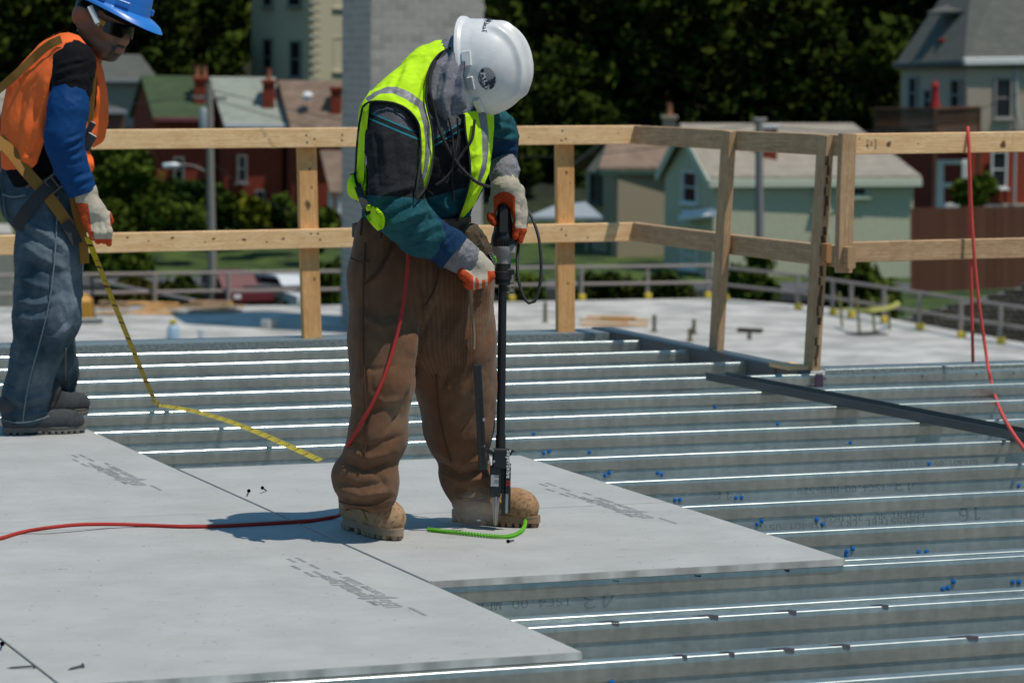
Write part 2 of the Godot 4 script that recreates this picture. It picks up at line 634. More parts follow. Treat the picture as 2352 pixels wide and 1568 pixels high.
func materials() -> void:
	var panel := smat(Color.WHITE, 0.85)
	panel.albedo_texture = tone(11, 1024, 1024, [[0.006, 0.7, 1, 1], [0.03, 0.3, 1, 1], [0.012, 0.25, 4, 1], [0.3, 0.25, 1, 1]], Color(0.64, 0.64, 0.63), Color(0.71, 0.71, 0.70), 1.0)
	var pim: Image = panel.albedo_texture.get_image()
	for i in 900:
		var x := rng.randi_range(0, 1019)
		var y := rng.randi_range(0, 1019)
		var g := rng.randf_range(0.25, 0.52)
		var big := 1 if rng.randf() < 0.85 else 2
		for k in (1 if rng.randf() < 0.9 else rng.randi_range(3, 9)):
			var xx := clampi(x + rng.randi_range(0, 9) * (1 if k else 0), 0, 1019)
			var yy := clampi(y + rng.randi_range(-2, 2) * (1 if k else 0), 0, 1019)
			pim.fill_rect(Rect2i(xx, yy, big + rng.randi_range(0, 1), big), Color(g, g * 0.97, g * 0.92))
	for i in 60:
		# faint scuffs and tan dust
		var x := rng.randi_range(30, 980)
		var y := rng.randi_range(30, 980)
		var w := rng.randi_range(12, 40)
		var h := rng.randi_range(4, 12)
		var c := Color(0.62, 0.58, 0.52) if rng.randf() < 0.6 else Color(0.72, 0.73, 0.74)
		for k in w * h / 2:
			var px := clampi(x + int(rng.randfn() * w * 0.4), 0, 1023)
			var py := clampi(y + int(rng.randfn() * h * 0.4), 0, 1023)
			pim.set_pixel(px, py, pim.get_pixel(px, py).lerp(c, 0.45))
	panel.albedo_texture = ImageTexture.create_from_image(pim)
	tri(panel, 0.45, true)
	M.panel = panel
	M.panel_edge = tri(smat(lin(0.66, 0.66, 0.65), 0.95), 1.0)
	M.panel_edge.albedo_texture = tone(12, 256, 256, [[0.03, 1.2, 1, 3]], Color(0.72, 0.73, 0.72), Color(1, 1, 1), 1.3)
	var steel := smat(Color.WHITE, 0.32, 0.74)
	steel.albedo_texture = tone(21, 1024, 256, [[0.01, 0.5, 4, 1], [0.2, 0.35, 8, 1], [0.02, 0.4, 1, 1]], Color(0.58, 0.62, 0.62), Color(0.75, 0.78, 0.77), 1.2)
	M.steel = steel
	var zinc := smat(Color.WHITE, 0.5, 0.6)
	zinc.albedo_texture = tone(23, 512, 512, [[0.06, 0.8, 1, 1], [0.25, 0.8, 1, 1]], Color(0.42, 0.47, 0.48), Color(0.68, 0.71, 0.71), 1.4)
	tri(zinc, 2.0)
	M.zinc = zinc
	M.dark_steel = smat(lin(0.13, 0.145, 0.155), 0.42, 0.55)
	M.stamp = smat(lin(0.20, 0.235, 0.25), 0.5, 0.45)
	M.print = smat(lin(0.27, 0.275, 0.28), 0.9)
	M.print_faint = smat(lin(0.335, 0.34, 0.345), 0.9)
	M.smudge = smat(lin(0.05, 0.045, 0.06), 0.7)
	M.screw_blue = smat(lin(0.012, 0.17, 0.52), 0.3, 0.1)
	M.screw = smat(lin(0.16, 0.16, 0.17), 0.45, 0.6)
	for q in [["wood", 31, Color(0.85, 0.66, 0.45), Color(0.98, 0.84, 0.65)], ["wood_warm", 37, Color(0.76, 0.54, 0.32), Color(0.91, 0.72, 0.49)], ["wood_grey", 41, Color(0.62, 0.48, 0.35), Color(0.80, 0.67, 0.52)]]:
		var m := smat(Color.WHITE, 0.8)
		m.albedo_texture = wood_tex(q[1], q[2], q[3])
		m.uv1_scale = Vector3(0.8, 3.2, 1)
		M[q[0]] = m
	M.bark = smat(lin(0.10, 0.055, 0.03), 0.95)
	M.knot = vmat(0.85)
	M.nail = smat(lin(0.03, 0.022, 0.016), 0.6)
	var conc := smat(Color.WHITE, 0.9)
	conc.albedo_texture = tone(51, 1024, 1024, [[0.008, 0.9, 1, 1], [0.04, 0.6, 3, 1], [0.2, 0.3, 1, 1]], Color(0.58, 0.575, 0.56), Color(0.80, 0.79, 0.77), 1.3)
	tri(conc, 0.06, true)
	M.concrete = conc
	M.concrete_dark = smat(lin(0.16, 0.16, 0.16), 0.95)
	for i in 4: M["block%d" % i] = smat([lin(0.36, 0.335, 0.30), lin(0.325, 0.30, 0.27), lin(0.38, 0.355, 0.32), lin(0.29, 0.27, 0.24)][i], 0.95)
	M.mortar = smat(lin(0.54, 0.51, 0.46), 0.95)
	M.white_paint = smat(lin(0.72, 0.72, 0.72), 0.6)
	M.black = smat(lin(0.012, 0.012, 0.013), 0.5)
	M.black_soft = smat(lin(0.018, 0.018, 0.02), 0.85)
	M.yellow = smat(lin(0.62, 0.46, 0.03), 0.5)
	M.pipe = smat(lin(0.29, 0.25, 0.23), 0.7, 0.1)
	M.glass = smat(lin(0.015, 0.018, 0.022), 0.12)

func wood_tex(seed: int, lo: Color, hi: Color) -> ImageTexture:
	var w := 1024
	var h := 256
	var im := Image.create(w, h, false, Image.FORMAT_RGB8)
	var fn := FastNoiseLite.new()
	fn.seed = seed
	fn.frequency = 0.004
	var f2 := FastNoiseLite.new()
	f2.seed = seed + 5
	f2.frequency = 0.02
	for y in h:
		for x in w:
			var a := fn.get_noise_2d(x * 0.6, y * 3.0)
			var g := fposmod((y * 0.055 + a * 4.0), 1.0)
			var t := 0.35 + 0.45 * g + 0.5 * f2.get_noise_2d(x * 0.15, y * 6.0) + 0.3 * f2.get_noise_2d(x * 0.4 + 500, y * 0.6)
			im.set_pixel(x, y, lo.lerp(hi, clampf(t, 0, 1)))
	return ImageTexture.create_from_image(im)

# ---- steel deck
const CHORD := [Vector2(-0.023, -0.105), Vector2(-0.019, -0.05), Vector2(-0.023, -0.014), Vector2(-0.023, -0.003), Vector2(-0.0195, 0.0), Vector2(0.0210, 0.0), Vector2(0.0225, -0.0019), Vector2(0.0245, -0.0145), Vector2(0.0225, -0.046), Vector2(0.0175, -0.0485), Vector2(0.0245, -0.105)]
const JOISTS := [-5.75, -6.36, -6.75, -7.22, -7.845, -8.45, -9.05, -9.66, -10.28, -10.9, -11.52, -12.13, -12.75, -13.35, -13.98, -14.56]

func chord(x0: float, x1: float, z: float, y := -0.02) -> MB:
	var m := MB.new()
	var pr := PackedVector2Array()
	for q in CHORD: pr.append(Vector2(-q.x, q.y))
	var pts := PackedVector3Array()
	var ups := PackedVector3Array()
	var k := 9
	for i in k:
		var t := float(i) / (k - 1)
		pts.append(Vector3(lerpf(x0, x1, t), y + 0.0012 * sin(t * 17.0 + z * 3.0), z + 0.0015 * sin(t * 11.0 + z)))
		ups.append(Vector3.UP)
	m.sweep(pts, ups, pr)
	return m

func hex_screw(at: Vector3, out: Vector3) -> MB:
	var y := out.normalized()
	var x := y.cross(Vector3.UP if absf(y.y) < 0.9 else Vector3.RIGHT).normalized()
	var xf := Transform3D(Basis(x, y, x.cross(y)), at)
	var m := MB.new()
	m.lathe(PackedVector2Array([Vector2(0, 0), Vector2(0.0072, 0), Vector2(0.0072, 0.0014), Vector2(0.0046, 0.0018)]), xf, 12)
	m.lathe(PackedVector2Array([Vector2(0.0047, 0.0016), Vector2(0.0047, 0.0052), Vector2(0.0033, 0.0058), Vector2(0, 0.0058)]), xf, 6, true)
	return m

func steel_deck() -> void:
	# floor of the storey below, seen through the gaps
	struct("floor_below", MB.new().box(Transform3D(Basis(), Vector3(4, -3.2, -9)), Vector3(30, 0.2, 22)), smat(lin(0.36, 0.31, 0.25), 0.9))
	var stamps := [
		# text, where its middle shows, height, stretch
		["TRUSSTEEL (R)  R16401 05-20412S.12", Vector2(1870, 1206), 0.02], ["F01FNT NU  2CC1B2A", Vector2(2010, 1186), 0.018], ["16", Vector2(2230, 1180), 0.042],
		["TSC4.00 NER-529", Vector2(1935, 1123), 0.02], ["43", Vector2(2080, 1112), 0.04], ["16", Vector2(1660, 1133), 0.04], ["TRUSSTEEL", Vector2(1580, 1146), 0.018],
		["TSC4.00 MER", Vector2(1205, 1386), 0.022], ["2.304.UUT42", Vector2(1190, 1367), 0.016], ["43", Vector2(1375, 1375), 0.045],
		["TRUSSTEEL (R)  R16401 05-204129.12", Vector2(1780, 1022), 0.018], ["16", Vector2(2020, 1020), 0.036], ["R16401 05-204126.12", Vector2(2140, 1064), 0.018], ["TRUSSTEEL 05-204123", Vector2(2170, 1004), 0.016],
		["TRUSSTEEL (R) R16401", Vector2(540, 1040), 0.02], ["21", Vector2(2330, 1462), 0.026], ["R16401 05-2041", Vector2(2230, 897), 0.014],
	]
	var screws := [Vector2(1249, 1040), Vector2(1262, 1036), Vector2(1354, 1038), Vector2(1390, 1091), Vector2(1400, 1085), Vector2(1511, 1086), Vector2(1520, 1089), Vector2(1226, 996), Vector2(1551, 1148), Vector2(1562, 1147), Vector2(1691, 1143), Vector2(1704, 1142),
		Vector2(1740, 1203), Vector2(1751, 1196), Vector2(1877, 1193), Vector2(1890, 1203), Vector2(1946, 1266), Vector2(1960, 1260), Vector2(1945, 1275), Vector2(2111, 1268), Vector2(2129, 1267), Vector2(2167, 1352), Vector2(2179, 1349), Vector2(2192, 1335),
		Vector2(2328, 1336), Vector2(2342, 1336), Vector2(1787, 973), Vector2(1954, 1016), Vector2(2135, 1065), Vector2(2341, 1115), Vector2(1643, 934), Vector2(1405, 1567), Vector2(1420, 1562), Vector2(1293, 1567), Vector2(1304, 1566)]
	var near_words := ["at the bottom edge of the picture", "that passes under the near edge of the left panels", "that carries the left panels' near end", "between the near ends of the two panels", "under the near edge of the right panel", "first behind the right panel's near edge", "under the middle of the right panel", "third behind the right panel's near edge", "at the far edge of the right panel", "first behind the right panel's far edge", "second behind the right panel's far edge", "third behind the right panel's far edge, under the loose channel", "level with the right guardrail", "third in front of the back rim", "second in front of the back rim", "last one in front of the back rim"]
	for i in JOISTS.size():
		var z: float = JOISTS[i]
		var x1 := 11.0 if z > -12.8 else 6.4
		var x0 := -2.0 if z > -12.0 else 0.5
		var t := thing("steel_joist", "long galvanized steel joist " + near_words[i], "joist", Vector3((x0 + x1) * 0.5, -0.125, z), 0.0, "steel joists of the unfinished deck")
		sub("top_chord", chord(x0, x1, z), M.steel, t)
		if i in [3, 4]: sub("second_chord", chord(x0 if i == 3 else 4.07, x1, z - (0.115 if i == 3 else 0.082), -0.021), M.steel, t)
		for s in [[1381, 1421, 3], [1601, 1407, 3], [1790, 1398, 3], [2010, 1387, 3], [1529, 1492, 2], [1640, 1487, 2], [1766, 1480, 2], [1905, 1473, 2], [2200, 1459, 2], [1386, 1322, 4], [1578, 1313, 4], [1784, 1301, 4], [950, 1545, 1], [1300, 1530, 1]]:
			if s[2] == i:
				var x := G(s[0], s[1], -0.02).x
				var w := rng.randf_range(0.015, 0.045)
				sub("paint_smudge", MB.new().slab([Vector3(x - w, -0.0185, z + 0.004), Vector3(x + w * 0.6, -0.0185, z + 0.0), Vector3(x + w, -0.0185, z + 0.0205), Vector3(x + w * 0.2, -0.0186, z + 0.0208)], Vector3(0, -0.001, 0)), M.smudge, t)
				sub("paint_smudge", MB.new().slab([Vector3(x + w * 0.1, -0.0185, z + 0.0208), Vector3(x + w, -0.0185, z + 0.0208), Vector3(x + w * 0.9, -0.030, z + 0.0247), Vector3(x + w * 0.3, -0.027, z + 0.0243)], Vector3(0, 0, -0.0015)), M.smudge, t)
		for s in screws:
			var q := PZ(s.x, s.y, z + 0.022)
			if q.y < -0.068 and q.y > -0.125 and q.x > x0 and q.x < x1:
				sub("screw", hex_screw(q, Vector3(0, 0.1, 1)), M.screw_blue, t)
				# keep screws on the chord the line of sight meets first
		for s in stamps:
			var q := PZ(s[1].x, s[1].y, z + 0.022)
			if q.y < -0.068 and q.y > -0.125 and q.x > x0 and q.x < x1:
				var lean := atan2(0.007, 0.0555)
				var o := lettering("stamped_marking", s[0], Transform3D(Basis(Vector3.RIGHT, -lean) * Basis(Vector3.BACK, PI), Vector3(q.x, q.y, z + 0.0175 + 0.007 * (-(q.y + 0.02) - 0.0485) / 0.0565 + 0.0008)), s[2], M.stamp, t, "Droid Sans Mono", 1.35)
				o.set_meta("label", "stamped marking " + s[0])
		if i == 12:
			sub("paint_mark", MB.new().slab([PZ(1782, 860, z + 0.0235), PZ(1797, 859, z + 0.0235), PZ(1798, 876, z + 0.0225), PZ(1783, 877, z + 0.0225)], Vector3(0, 0, -0.002)), smat(lin(0.02, 0.13, 0.19), 0.8), t)
	# rims
	var lip := [Vector2(-0.07, 0), Vector2(0.07, 0), Vector2(0.07, -0.11), Vector2(0.066, -0.11), Vector2(0.066, -0.004), Vector2(-0.07, -0.004)]
	var t := thing("rim_track", "bluish galvanized rim track along the back of the deck under the wooden posts", "steel track", Vector3(3, -0.13, -15.02))
	sub("track", MB.new().sweep(PackedVector3Array([Vector3(-1, -0.012, -15.04), Vector3(6.49, -0.012, -15.04)]), PackedVector3Array([Vector3.UP, Vector3.UP]), PackedVector2Array([Vector2(0.13, 0), Vector2(-0.13, 0), Vector2(-0.13, -0.12), Vector2(-0.126, -0.12), Vector2(-0.126, -0.004), Vector2(0.13, -0.004)])), M.zinc, t)
	t = thing("side_rim", "dark steel rim along the right end of the far joists, below the guardrail return", "steel track", Vector3(6.45, -0.13, -13.9))
	sub("track", MB.new().sweep(PackedVector3Array([Vector3(6.455, -0.006, -12.80), Vector3(6.455, -0.006, -15.16)]), PackedVector3Array([Vector3.UP, Vector3.UP]), PackedVector2Array([Vector2(-0.055, 0), Vector2(0.055, 0), Vector2(0.055, -0.14), Vector2(-0.01, -0.14), Vector2(-0.01, -0.006), Vector2(-0.055, -0.006)])), M.dark_steel, t)
	for z in [-13.35, -13.98, -14.56, -12.9]:
		sub("end_clip", MB.new().box(Transform3D(Basis(), Vector3(6.42, -0.07, z - 0.12)), Vector3(0.05, 0.1, 0.006)), M.dark_steel, t)
	t = thing("edge_track", "spangled galvanized edge track with screws, in front of the right guardrail", "steel track", Vector3(8, -0.13, -12.75))
	sub("track", MB.new().sweep(PackedVector3Array([Vector3(6.50, 0.0, -12.78), Vector3(11, 0.0, -12.78)]), PackedVector3Array([Vector3.UP, Vector3.UP]), PackedVector2Array([Vector2(0.09, 0), Vector2(-0.05, 0), Vector2(-0.053, -0.003), Vector2(-0.053, -0.05), Vector2(-0.05, -0.05), Vector2(-0.05, -0.004), Vector2(0.09, -0.004)])), M.zinc, t)
	for u in [1895, 2010, 2120, 2245, 2330]: sub("screw", hex_screw(PZ(u, 868 - (u - 1895) * 0.027, -12.725), Vector3(0, 0, 1)), M.zinc, t)
	sub("strap_end", MB.new().box(Transform3D(Basis(), PZ(1882, 874, -12.70)), Vector3(0.038, 0.058, 0.01), 0.003), smat(lin(0.06, 0.035, 0.07), 0.7), t)
	# the loose channel lying across the joists
	t = thing("loose_channel", "loose dark steel channel lying across the joists at the right", "steel channel", Vector3(5.95, -0.02, -11))
	var ch := [Vector2(-0.05, 0), Vector2(0.05, 0), Vector2(0.05, 0.034), Vector2(0.047, 0.034), Vector2(0.047, 0.003), Vector2(-0.047, 0.003), Vector2(-0.047, 0.034), Vector2(-0.05, 0.034)]
	sub("channel", MB.new().sweep(PackedVector3Array([Vector3(5.915, -0.0185, -12.62), Vector3(6.20, -0.0185, -8.0)]), PackedVector3Array([Vector3.UP, Vector3.UP]), PackedVector2Array(ch)), M.dark_steel, t)

# ---- cement panels
func panels() -> void:
	# x0, x1, z far, z near, label
	var rows := [
		[2.847, 4.062, -10.242, -7.815, "light grey cement panel under the leaning worker, with a freshly cut near edge"],
		[1.617, 2.838, -9.20, -6.757, "light grey cement panel in front, with the largest printed mark and a sawn near edge"],
		[1.617, 2.838, -11.645, -9.206, "light grey cement panel behind the front one, reaching to the standing worker's boots"],
		[0.394, 1.611, -9.42, -6.765, "light grey cement panel at the bottom left corner, with a screw lying on it"],
		[0.394, 1.611, -11.90, -9.426, "light grey cement panel at the left edge under the standing worker's heels"],
	]
	for r in rows:
		var t := thing("subfloor_panel", r[4], "panel", Vector3((r[0] + r[1]) * 0.5, -0.02, (r[2] + r[3]) * 0.5), 0.0, "cement subfloor panels")
		var w: float = r[1] - r[0]
		var d: float = r[3] - r[2]
		var mb := MB.new()
		var pr := PackedVector2Array([Vector2(-w / 2, -0.019), Vector2(w / 2 - 0.008, -0.019), Vector2(w / 2, -0.016), Vector2(w / 2, -0.0125), Vector2(w / 2 - 0.008, -0.0095), Vector2(w / 2, -0.0065), Vector2(w / 2, -0.002), Vector2(w / 2 - 0.0015, 0), Vector2(-w / 2 + 0.0015, 0), Vector2(-w / 2, -0.002)])
		var xm: float = (r[0] + r[1]) * 0.5
		var flip := PackedVector2Array()
		for q in pr: flip.append(Vector2(q.x, q.y))
		mb.sweep(PackedVector3Array([Vector3(xm, 0, r[3]), Vector3(xm, 0, r[2])]), PackedVector3Array([Vector3.UP, Vector3.UP]), flip)
		sub("board", mb, M.panel, t)
		var e := MB.new().box(Transform3D(Basis(), Vector3(xm, -0.0098, r[3] + 0.0006)), Vector3(w - 0.012, 0.0182, 0.002))
		sub("sawn_edge", e, M.panel_edge, t)
	var cz := G(400, 1206, 0).z
	for i in 2:
		var row: Array = rows[1 - i]
		sub("pencil_line", MB.new().box(Transform3D(Basis(), Vector3((row[0] + row[1]) * 0.5, 0.0004, cz)), Vector3(row[1] - row[0] - 0.01, 0.0006, 0.0022)), M.print, get_node("subfloor_panel" + ("_001" if i == 0 else "")))
	# printed marks, read from the far side: pixel of the logo, panel turned half round
	for q in [[Vector2(892, 1386), 1, 1.0], [Vector2(1475, 1184), 0, 0.95], [Vector2(312, 1109), 2, 1.0]]:
		var par := get_node("subfloor_panel" + ("" if q[1] == 0 else "_%03d" % q[1]))
		var c := G(q[0].x, q[0].y, 0.0006)
		var k: float = q[2]
		var b := Basis(Vector3(0, 0, -1), Vector3(-1, 0, 0), Vector3(0, 1, 0)) # read from the far side, upside down from here
		var put_text := func(s: String, along: float, up: float, h: float, m: Material, bold: bool):
			lettering("printed_mark", s, Transform3D(b, c + b.x * along + b.y * up), h, m, par, "Droid Sans", 1.0, bold).set_meta("label", "printed mark " + s)
		put_text.call("USG", 0.0, 0.0, 0.046 * k, M.print, true)
		put_text.call("ENDURES", 0.02, 0.034, 0.012, M.print, false)
		put_text.call("Structural Panel", 0.27 * k, 0.022, 0.036 * k, M.print, true)
		put_text.call("Concrete Subfloor", 0.28 * k, -0.025, 0.028 * k, M.print_faint, false)
		put_text.call("SPECIFICATION COMPLIANT", 0.30 * k, 0.0, 0.010, M.print_faint, false)
		for s in 7: put_text.call(["ICC-ES 1792", "UL R16401", "PER 11 46", "THIS SIDE UP", "NON-COMB", "3/4 x 48 x 96", "FM 4472"][s], 0.50 + 0.12 * (s % 3), 0.045 - 0.026 * (s / 2), 0.011, M.print_faint, false)
		put_text.call("MADE IN USA 07:14", -0.13 * k, -0.03, 0.010, M.print_faint, false)
		var tr := MB.new()
		for a in [[Vector2(-0.03, -0.055), Vector2(0.045, 0.0), Vector2(-0.03, 0.004)], [Vector2(-0.03, 0.012), Vector2(0.02, 0.012), Vector2(-0.005, 0.05)]]:
			var w := []
			for p in a: w.append(c + b.x * (0.105 + p.x) * k + b.y * (p.y * 1.0) * k)
			tr.slab(w, Vector3(0, 0.0004, 0))
		sub("printed_logo", tr, M.print, par)

# ---- timber guardrails
func stick(called: String, a: Vector3, b: Vector3, w: float, t: float, side: Vector3, m: Material, par: Node3D) -> MeshInstance3D:
	var mb := MB.new()
	# a slightly bowed bar of several lengths, so that its edges are not perfectly straight
	var k := 7
	var pts := PackedVector3Array()
	var ups := PackedVector3Array()
	var x := (b - a).normalized()
	var sd := (side - x * side.dot(x)).normalized()
	var bow := rng.randf_range(-0.004, 0.004)
	for i in k:
		var f := float(i) / (k - 1)
		pts.append(a.lerp(b, f) + sd * (bow * sin(f * PI) + rng.randf_range(-0.0008, 0.0008)))
		ups.append(sd)
	var e := 0.003
	var hw := w / 2
	var ht := t / 2
	mb.sweep(pts, ups, PackedVector2Array([Vector2(-ht + e, -hw), Vector2(ht - e, -hw), Vector2(ht, -hw + e), Vector2(ht, hw - e), Vector2(ht - e, hw), Vector2(-ht + e, hw), Vector2(-ht, hw - e), Vector2(-ht, -hw + e)]))
	var off := Vector2(rng.randf() * 3.0, rng.randf() * 2.0)
	for i in mb.uv.size(): mb.uv[i] += off
	return sub(called, mb, m, par)

func knots(par: Node3D, pts: Array, out: Vector3, size: Vector2) -> void:
	for p in pts:
		var mb := MB.new()
		var y := out.normalized()
		var x := y.cross(Vector3.UP).normalized()
		var s := rng.randf_range(0.6, 1.1)
		var xf := Transform3D(Basis(x, rng.randf_range(-0.5, 0.5)) if false else Basis(x * size.x * s, y, x.cross(y) * size.y * s), p)
		var ph := rng.randf() * 6.0
		for r in 3:
			mb.col = [Color(0.36, 0.22, 0.10), Color(0.25, 0.12, 0.045), Color(0.12, 0.05, 0.02)][r]
			for i in 14:
				var q := []
				for k in [i, i + 1]:
					var an: float = TAU * k / 14.0
					var w: float = [1.0, 0.72, 0.4][r] * (1.0 + 0.16 * sin(an * 2.0 + ph) + 0.1 * sin(an * 3.0 + ph * 2.0))
					q.append(xf * Vector3(cos(an) * w, 0.0004 + r * 0.0003, sin(an) * w))
				mb.otri(xf * Vector3(0, 0.0005 + r * 0.0003, 0), q[0], q[1], y)
		sub("knot", mb, M.knot, par)

func nails(par: Node3D, pts: Array, out: Vector3) -> void:
	for p in pts:
		var y := out.normalized()
		var x := y.cross(Vector3.UP).normalized()
		sub("nail", MB.new().lathe(PackedVector2Array([Vector2(0.0055, 0), Vector2(0.0045, 0.0012), Vector2(0, 0.0012)]), Transform3D(Basis(x, y, x.cross(y)), p), 8), M.nail, par)

func guardrails() -> void:
	var t := thing("timber_guardrail", "long pale timber guardrail across the back of the deck, behind both workers", "guardrail", Vector3(4, -0.02, -15.05), 0.0, "timber guardrails of the deck")
	stick("rail", Vector3(1.2, 0.935, -15.0), Vector3(6.585, 0.984, -15.0), 0.094, 0.038, Vector3.UP, M.wood, t)
	stick("rail", Vector3(1.2, 0.445, -15.0), Vector3(6.59, 0.491, -15.0), 0.094, 0.038, Vector3.UP, M.wood, t)
	stick("post", Vector3(4.857, -0.012, -15.04), Vector3(4.826, 0.955, -15.04), 0.094, 0.038, Vector3.RIGHT, M.wood_warm, t)
	stick("post", Vector3(6.205, -0.012, -15.04), Vector3(6.187, 0.975, -15.04), 0.094, 0.038, Vector3.RIGHT, M.wood_warm, t)
	stick("post", Vector3(3.50, -0.012, -15.04), Vector3(3.46, 0.945, -15.04), 0.094, 0.038, Vector3.RIGHT, M.wood_warm, t)
	for q in [[703, 311], [722, 319], [705, 327], [786, 310], [785, 322], [1292, 300], [1300, 318], [1290, 322]]: nails(t, [PZ(q[0], q[1], -14.981)], Vector3(0, 0, 1))
	for q in [[714, 536], [730, 536], [735, 550], [1290, 526], [1300, 540]]: nails(t, [PZ(q[0], q[1], -14.981)], Vector3(0, 0, 1))
	for q in [[292, 545, 1.0], [340, 553, .6], [395, 546, .9], [470, 556, .5], [490, 548, 1.0], [545, 552, .5], [560, 550, 1.0], [612, 555, .5], [650, 548, 1.2], [1350, 545, .5], [1215, 315, .5], [1420, 305, .5]]: knots(t, [PZ(q[0], q[1], -14.981)], Vector3(0, 0, 1), Vector2(0.011, 0.008) * q[2])
	for q in [[707, 470, 1.3], [711, 388, .6], [716, 430, .5], [722, 640, .7], [1302, 395, .6], [1310, 420, .4], [1305, 650, .5]]: knots(t, [PZ(q[0], q[1], -15.02)], Vector3(0, 0, 1), Vector2(0.012, 0.016) * q[2])
	t = thing("timber_guardrail", "short weathered return of the timber guardrail running away from the camera at the deck's corner", "guardrail", Vector3(6.5, -0.02, -13.8), 0.0, "timber guardrails of the deck")
	stick("rail", Vector3(6.565, 0.983, -14.985), Vector3(6.535, 0.992, -12.66), 0.094, 0.038, Vector3.UP, M.wood_grey, t)
	stick("rail", Vector3(6.565, 0.492, -14.985), Vector3(6.535, 0.505, -12.56), 0.094, 0.038, Vector3.UP, M.wood_grey, t)
	stick("post", Vector3(6.485, -0.006, -13.835), Vector3(6.512, 1.03, -13.785), 0.092, 0.038, Vector3(0, 0, 1), M.wood_grey, t)
	stick("post", Vector3(6.475, -0.006, -12.81), Vector3(6.502, 1.035, -12.765), 0.092, 0.04, Vector3(0, 0, 1), M.wood_grey, t)
	for i in 22:
		var bk := MB.new()
		var f := 0.04 + 0.94 * i / 22.0
		var c := Vector3(6.475, -0.006, -12.81).lerp(Vector3(6.502, 1.035, -12.765), f) + Vector3(-0.006 + 0.006 * sin(i * 2.1), 0, 0.0465)
		if sin(i * 1.7) > -0.75: bk.box(Transform3D(Basis(Vector3.BACK, rng.randf_range(-0.2, 0.2)), c), Vector3(rng.randf_range(0.008, 0.02), rng.randf_range(0.03, 0.055), 0.003), 0.001)
		if bk.v.size(): sub("bark", bk, M.bark, t)
	sub("base_block", MB.new().box(Transform3D(Basis(), Vector3(6.41, 0.002, -12.9)), Vector3(0.11, 0.018, 0.2), 0.002), M.wood, t)
	t = thing("timber_guardrail", "timber guardrail at the right with a cord hung over it and a short hanging upright", "guardrail", Vector3(8, 0.4, -12.75), 0.0, "timber guardrails of the deck")
	stick("rail", Vector3(6.575, 0.997, -12.69), Vector3(10.6, 1.04, -12.69), 0.092, 0.038, Vector3.UP, M.wood, t)
	stick("rail", Vector3(6.57, 0.522, -12.69), Vector3(10.6, 0.55, -12.69), 0.09, 0.038, Vector3.UP, M.wood_grey, t)
	stick("upright", Vector3(6.532, 0.436, -12.632), Vector3(6.54, 1.045, -12.632), 0.072, 0.04, Vector3(1, 0, 0), M.wood_grey, t)
	stick("post", Vector3(9.2, -0.01, -12.73), Vector3(9.2, 1.06, -12.73), 0.092, 0.038, Vector3.RIGHT, M.wood_grey, t)
	for q in [[2042, 331, 1.5], [2222, 333, .1], [2305, 332, 1.5], [1993, 333, .5], [2110, 330, .5], [1975, 318, .4]]: knots(t, [PZ(q[0], q[1], -12.671)], Vector3(0, 0, 1), Vector2(0.014, 0.012) * q[2])
	sub("offcut", MB.new().box(Transform3D(Basis(), PZ(1899, 581, -12.60)), Vector3(0.028, 0.085, 0.05), 0.002), smat(lin(0.42, 0.19, 0.07), 0.85), t)
	lettering("grade_stamp", "A110\nSPF\nKD-HT", Transform3D(Basis(Vector3.BACK, PI / 2), PZ(2003, 330, -12.6705)), 0.012, smat(lin(0.25, 0.16, 0.08), 0.9), t)
	lettering("grade_stamp", "A180  KD-HT", Transform3D(Basis(Vector3.BACK, -0.9), PZ(615, 318, -14.9805)), 0.016, smat(lin(0.45, 0.33, 0.2), 0.9), get_node("timber_guardrail"))

# ---- far ground, in right / depth of the camera
func ground_y(d: float) -> float:
	var ys := [[0.0, -9.5], [112.0, -9.0], [121.0, -7.4], [135.0, -7.1], [150.0, -6.4], [175.0, -4.0], [215.0, 6.0], [260.0, 20.0], [400.0, 40.0], [3000.0, 60.0]]
	for i in ys.size() - 1:
		if d < ys[i + 1][0]: return lerpf(ys[i][1], ys[i + 1][1], smoothstep(0, 1, (d - ys[i][0]) / (ys[i + 1][0] - ys[i][0])))
	return 60.0

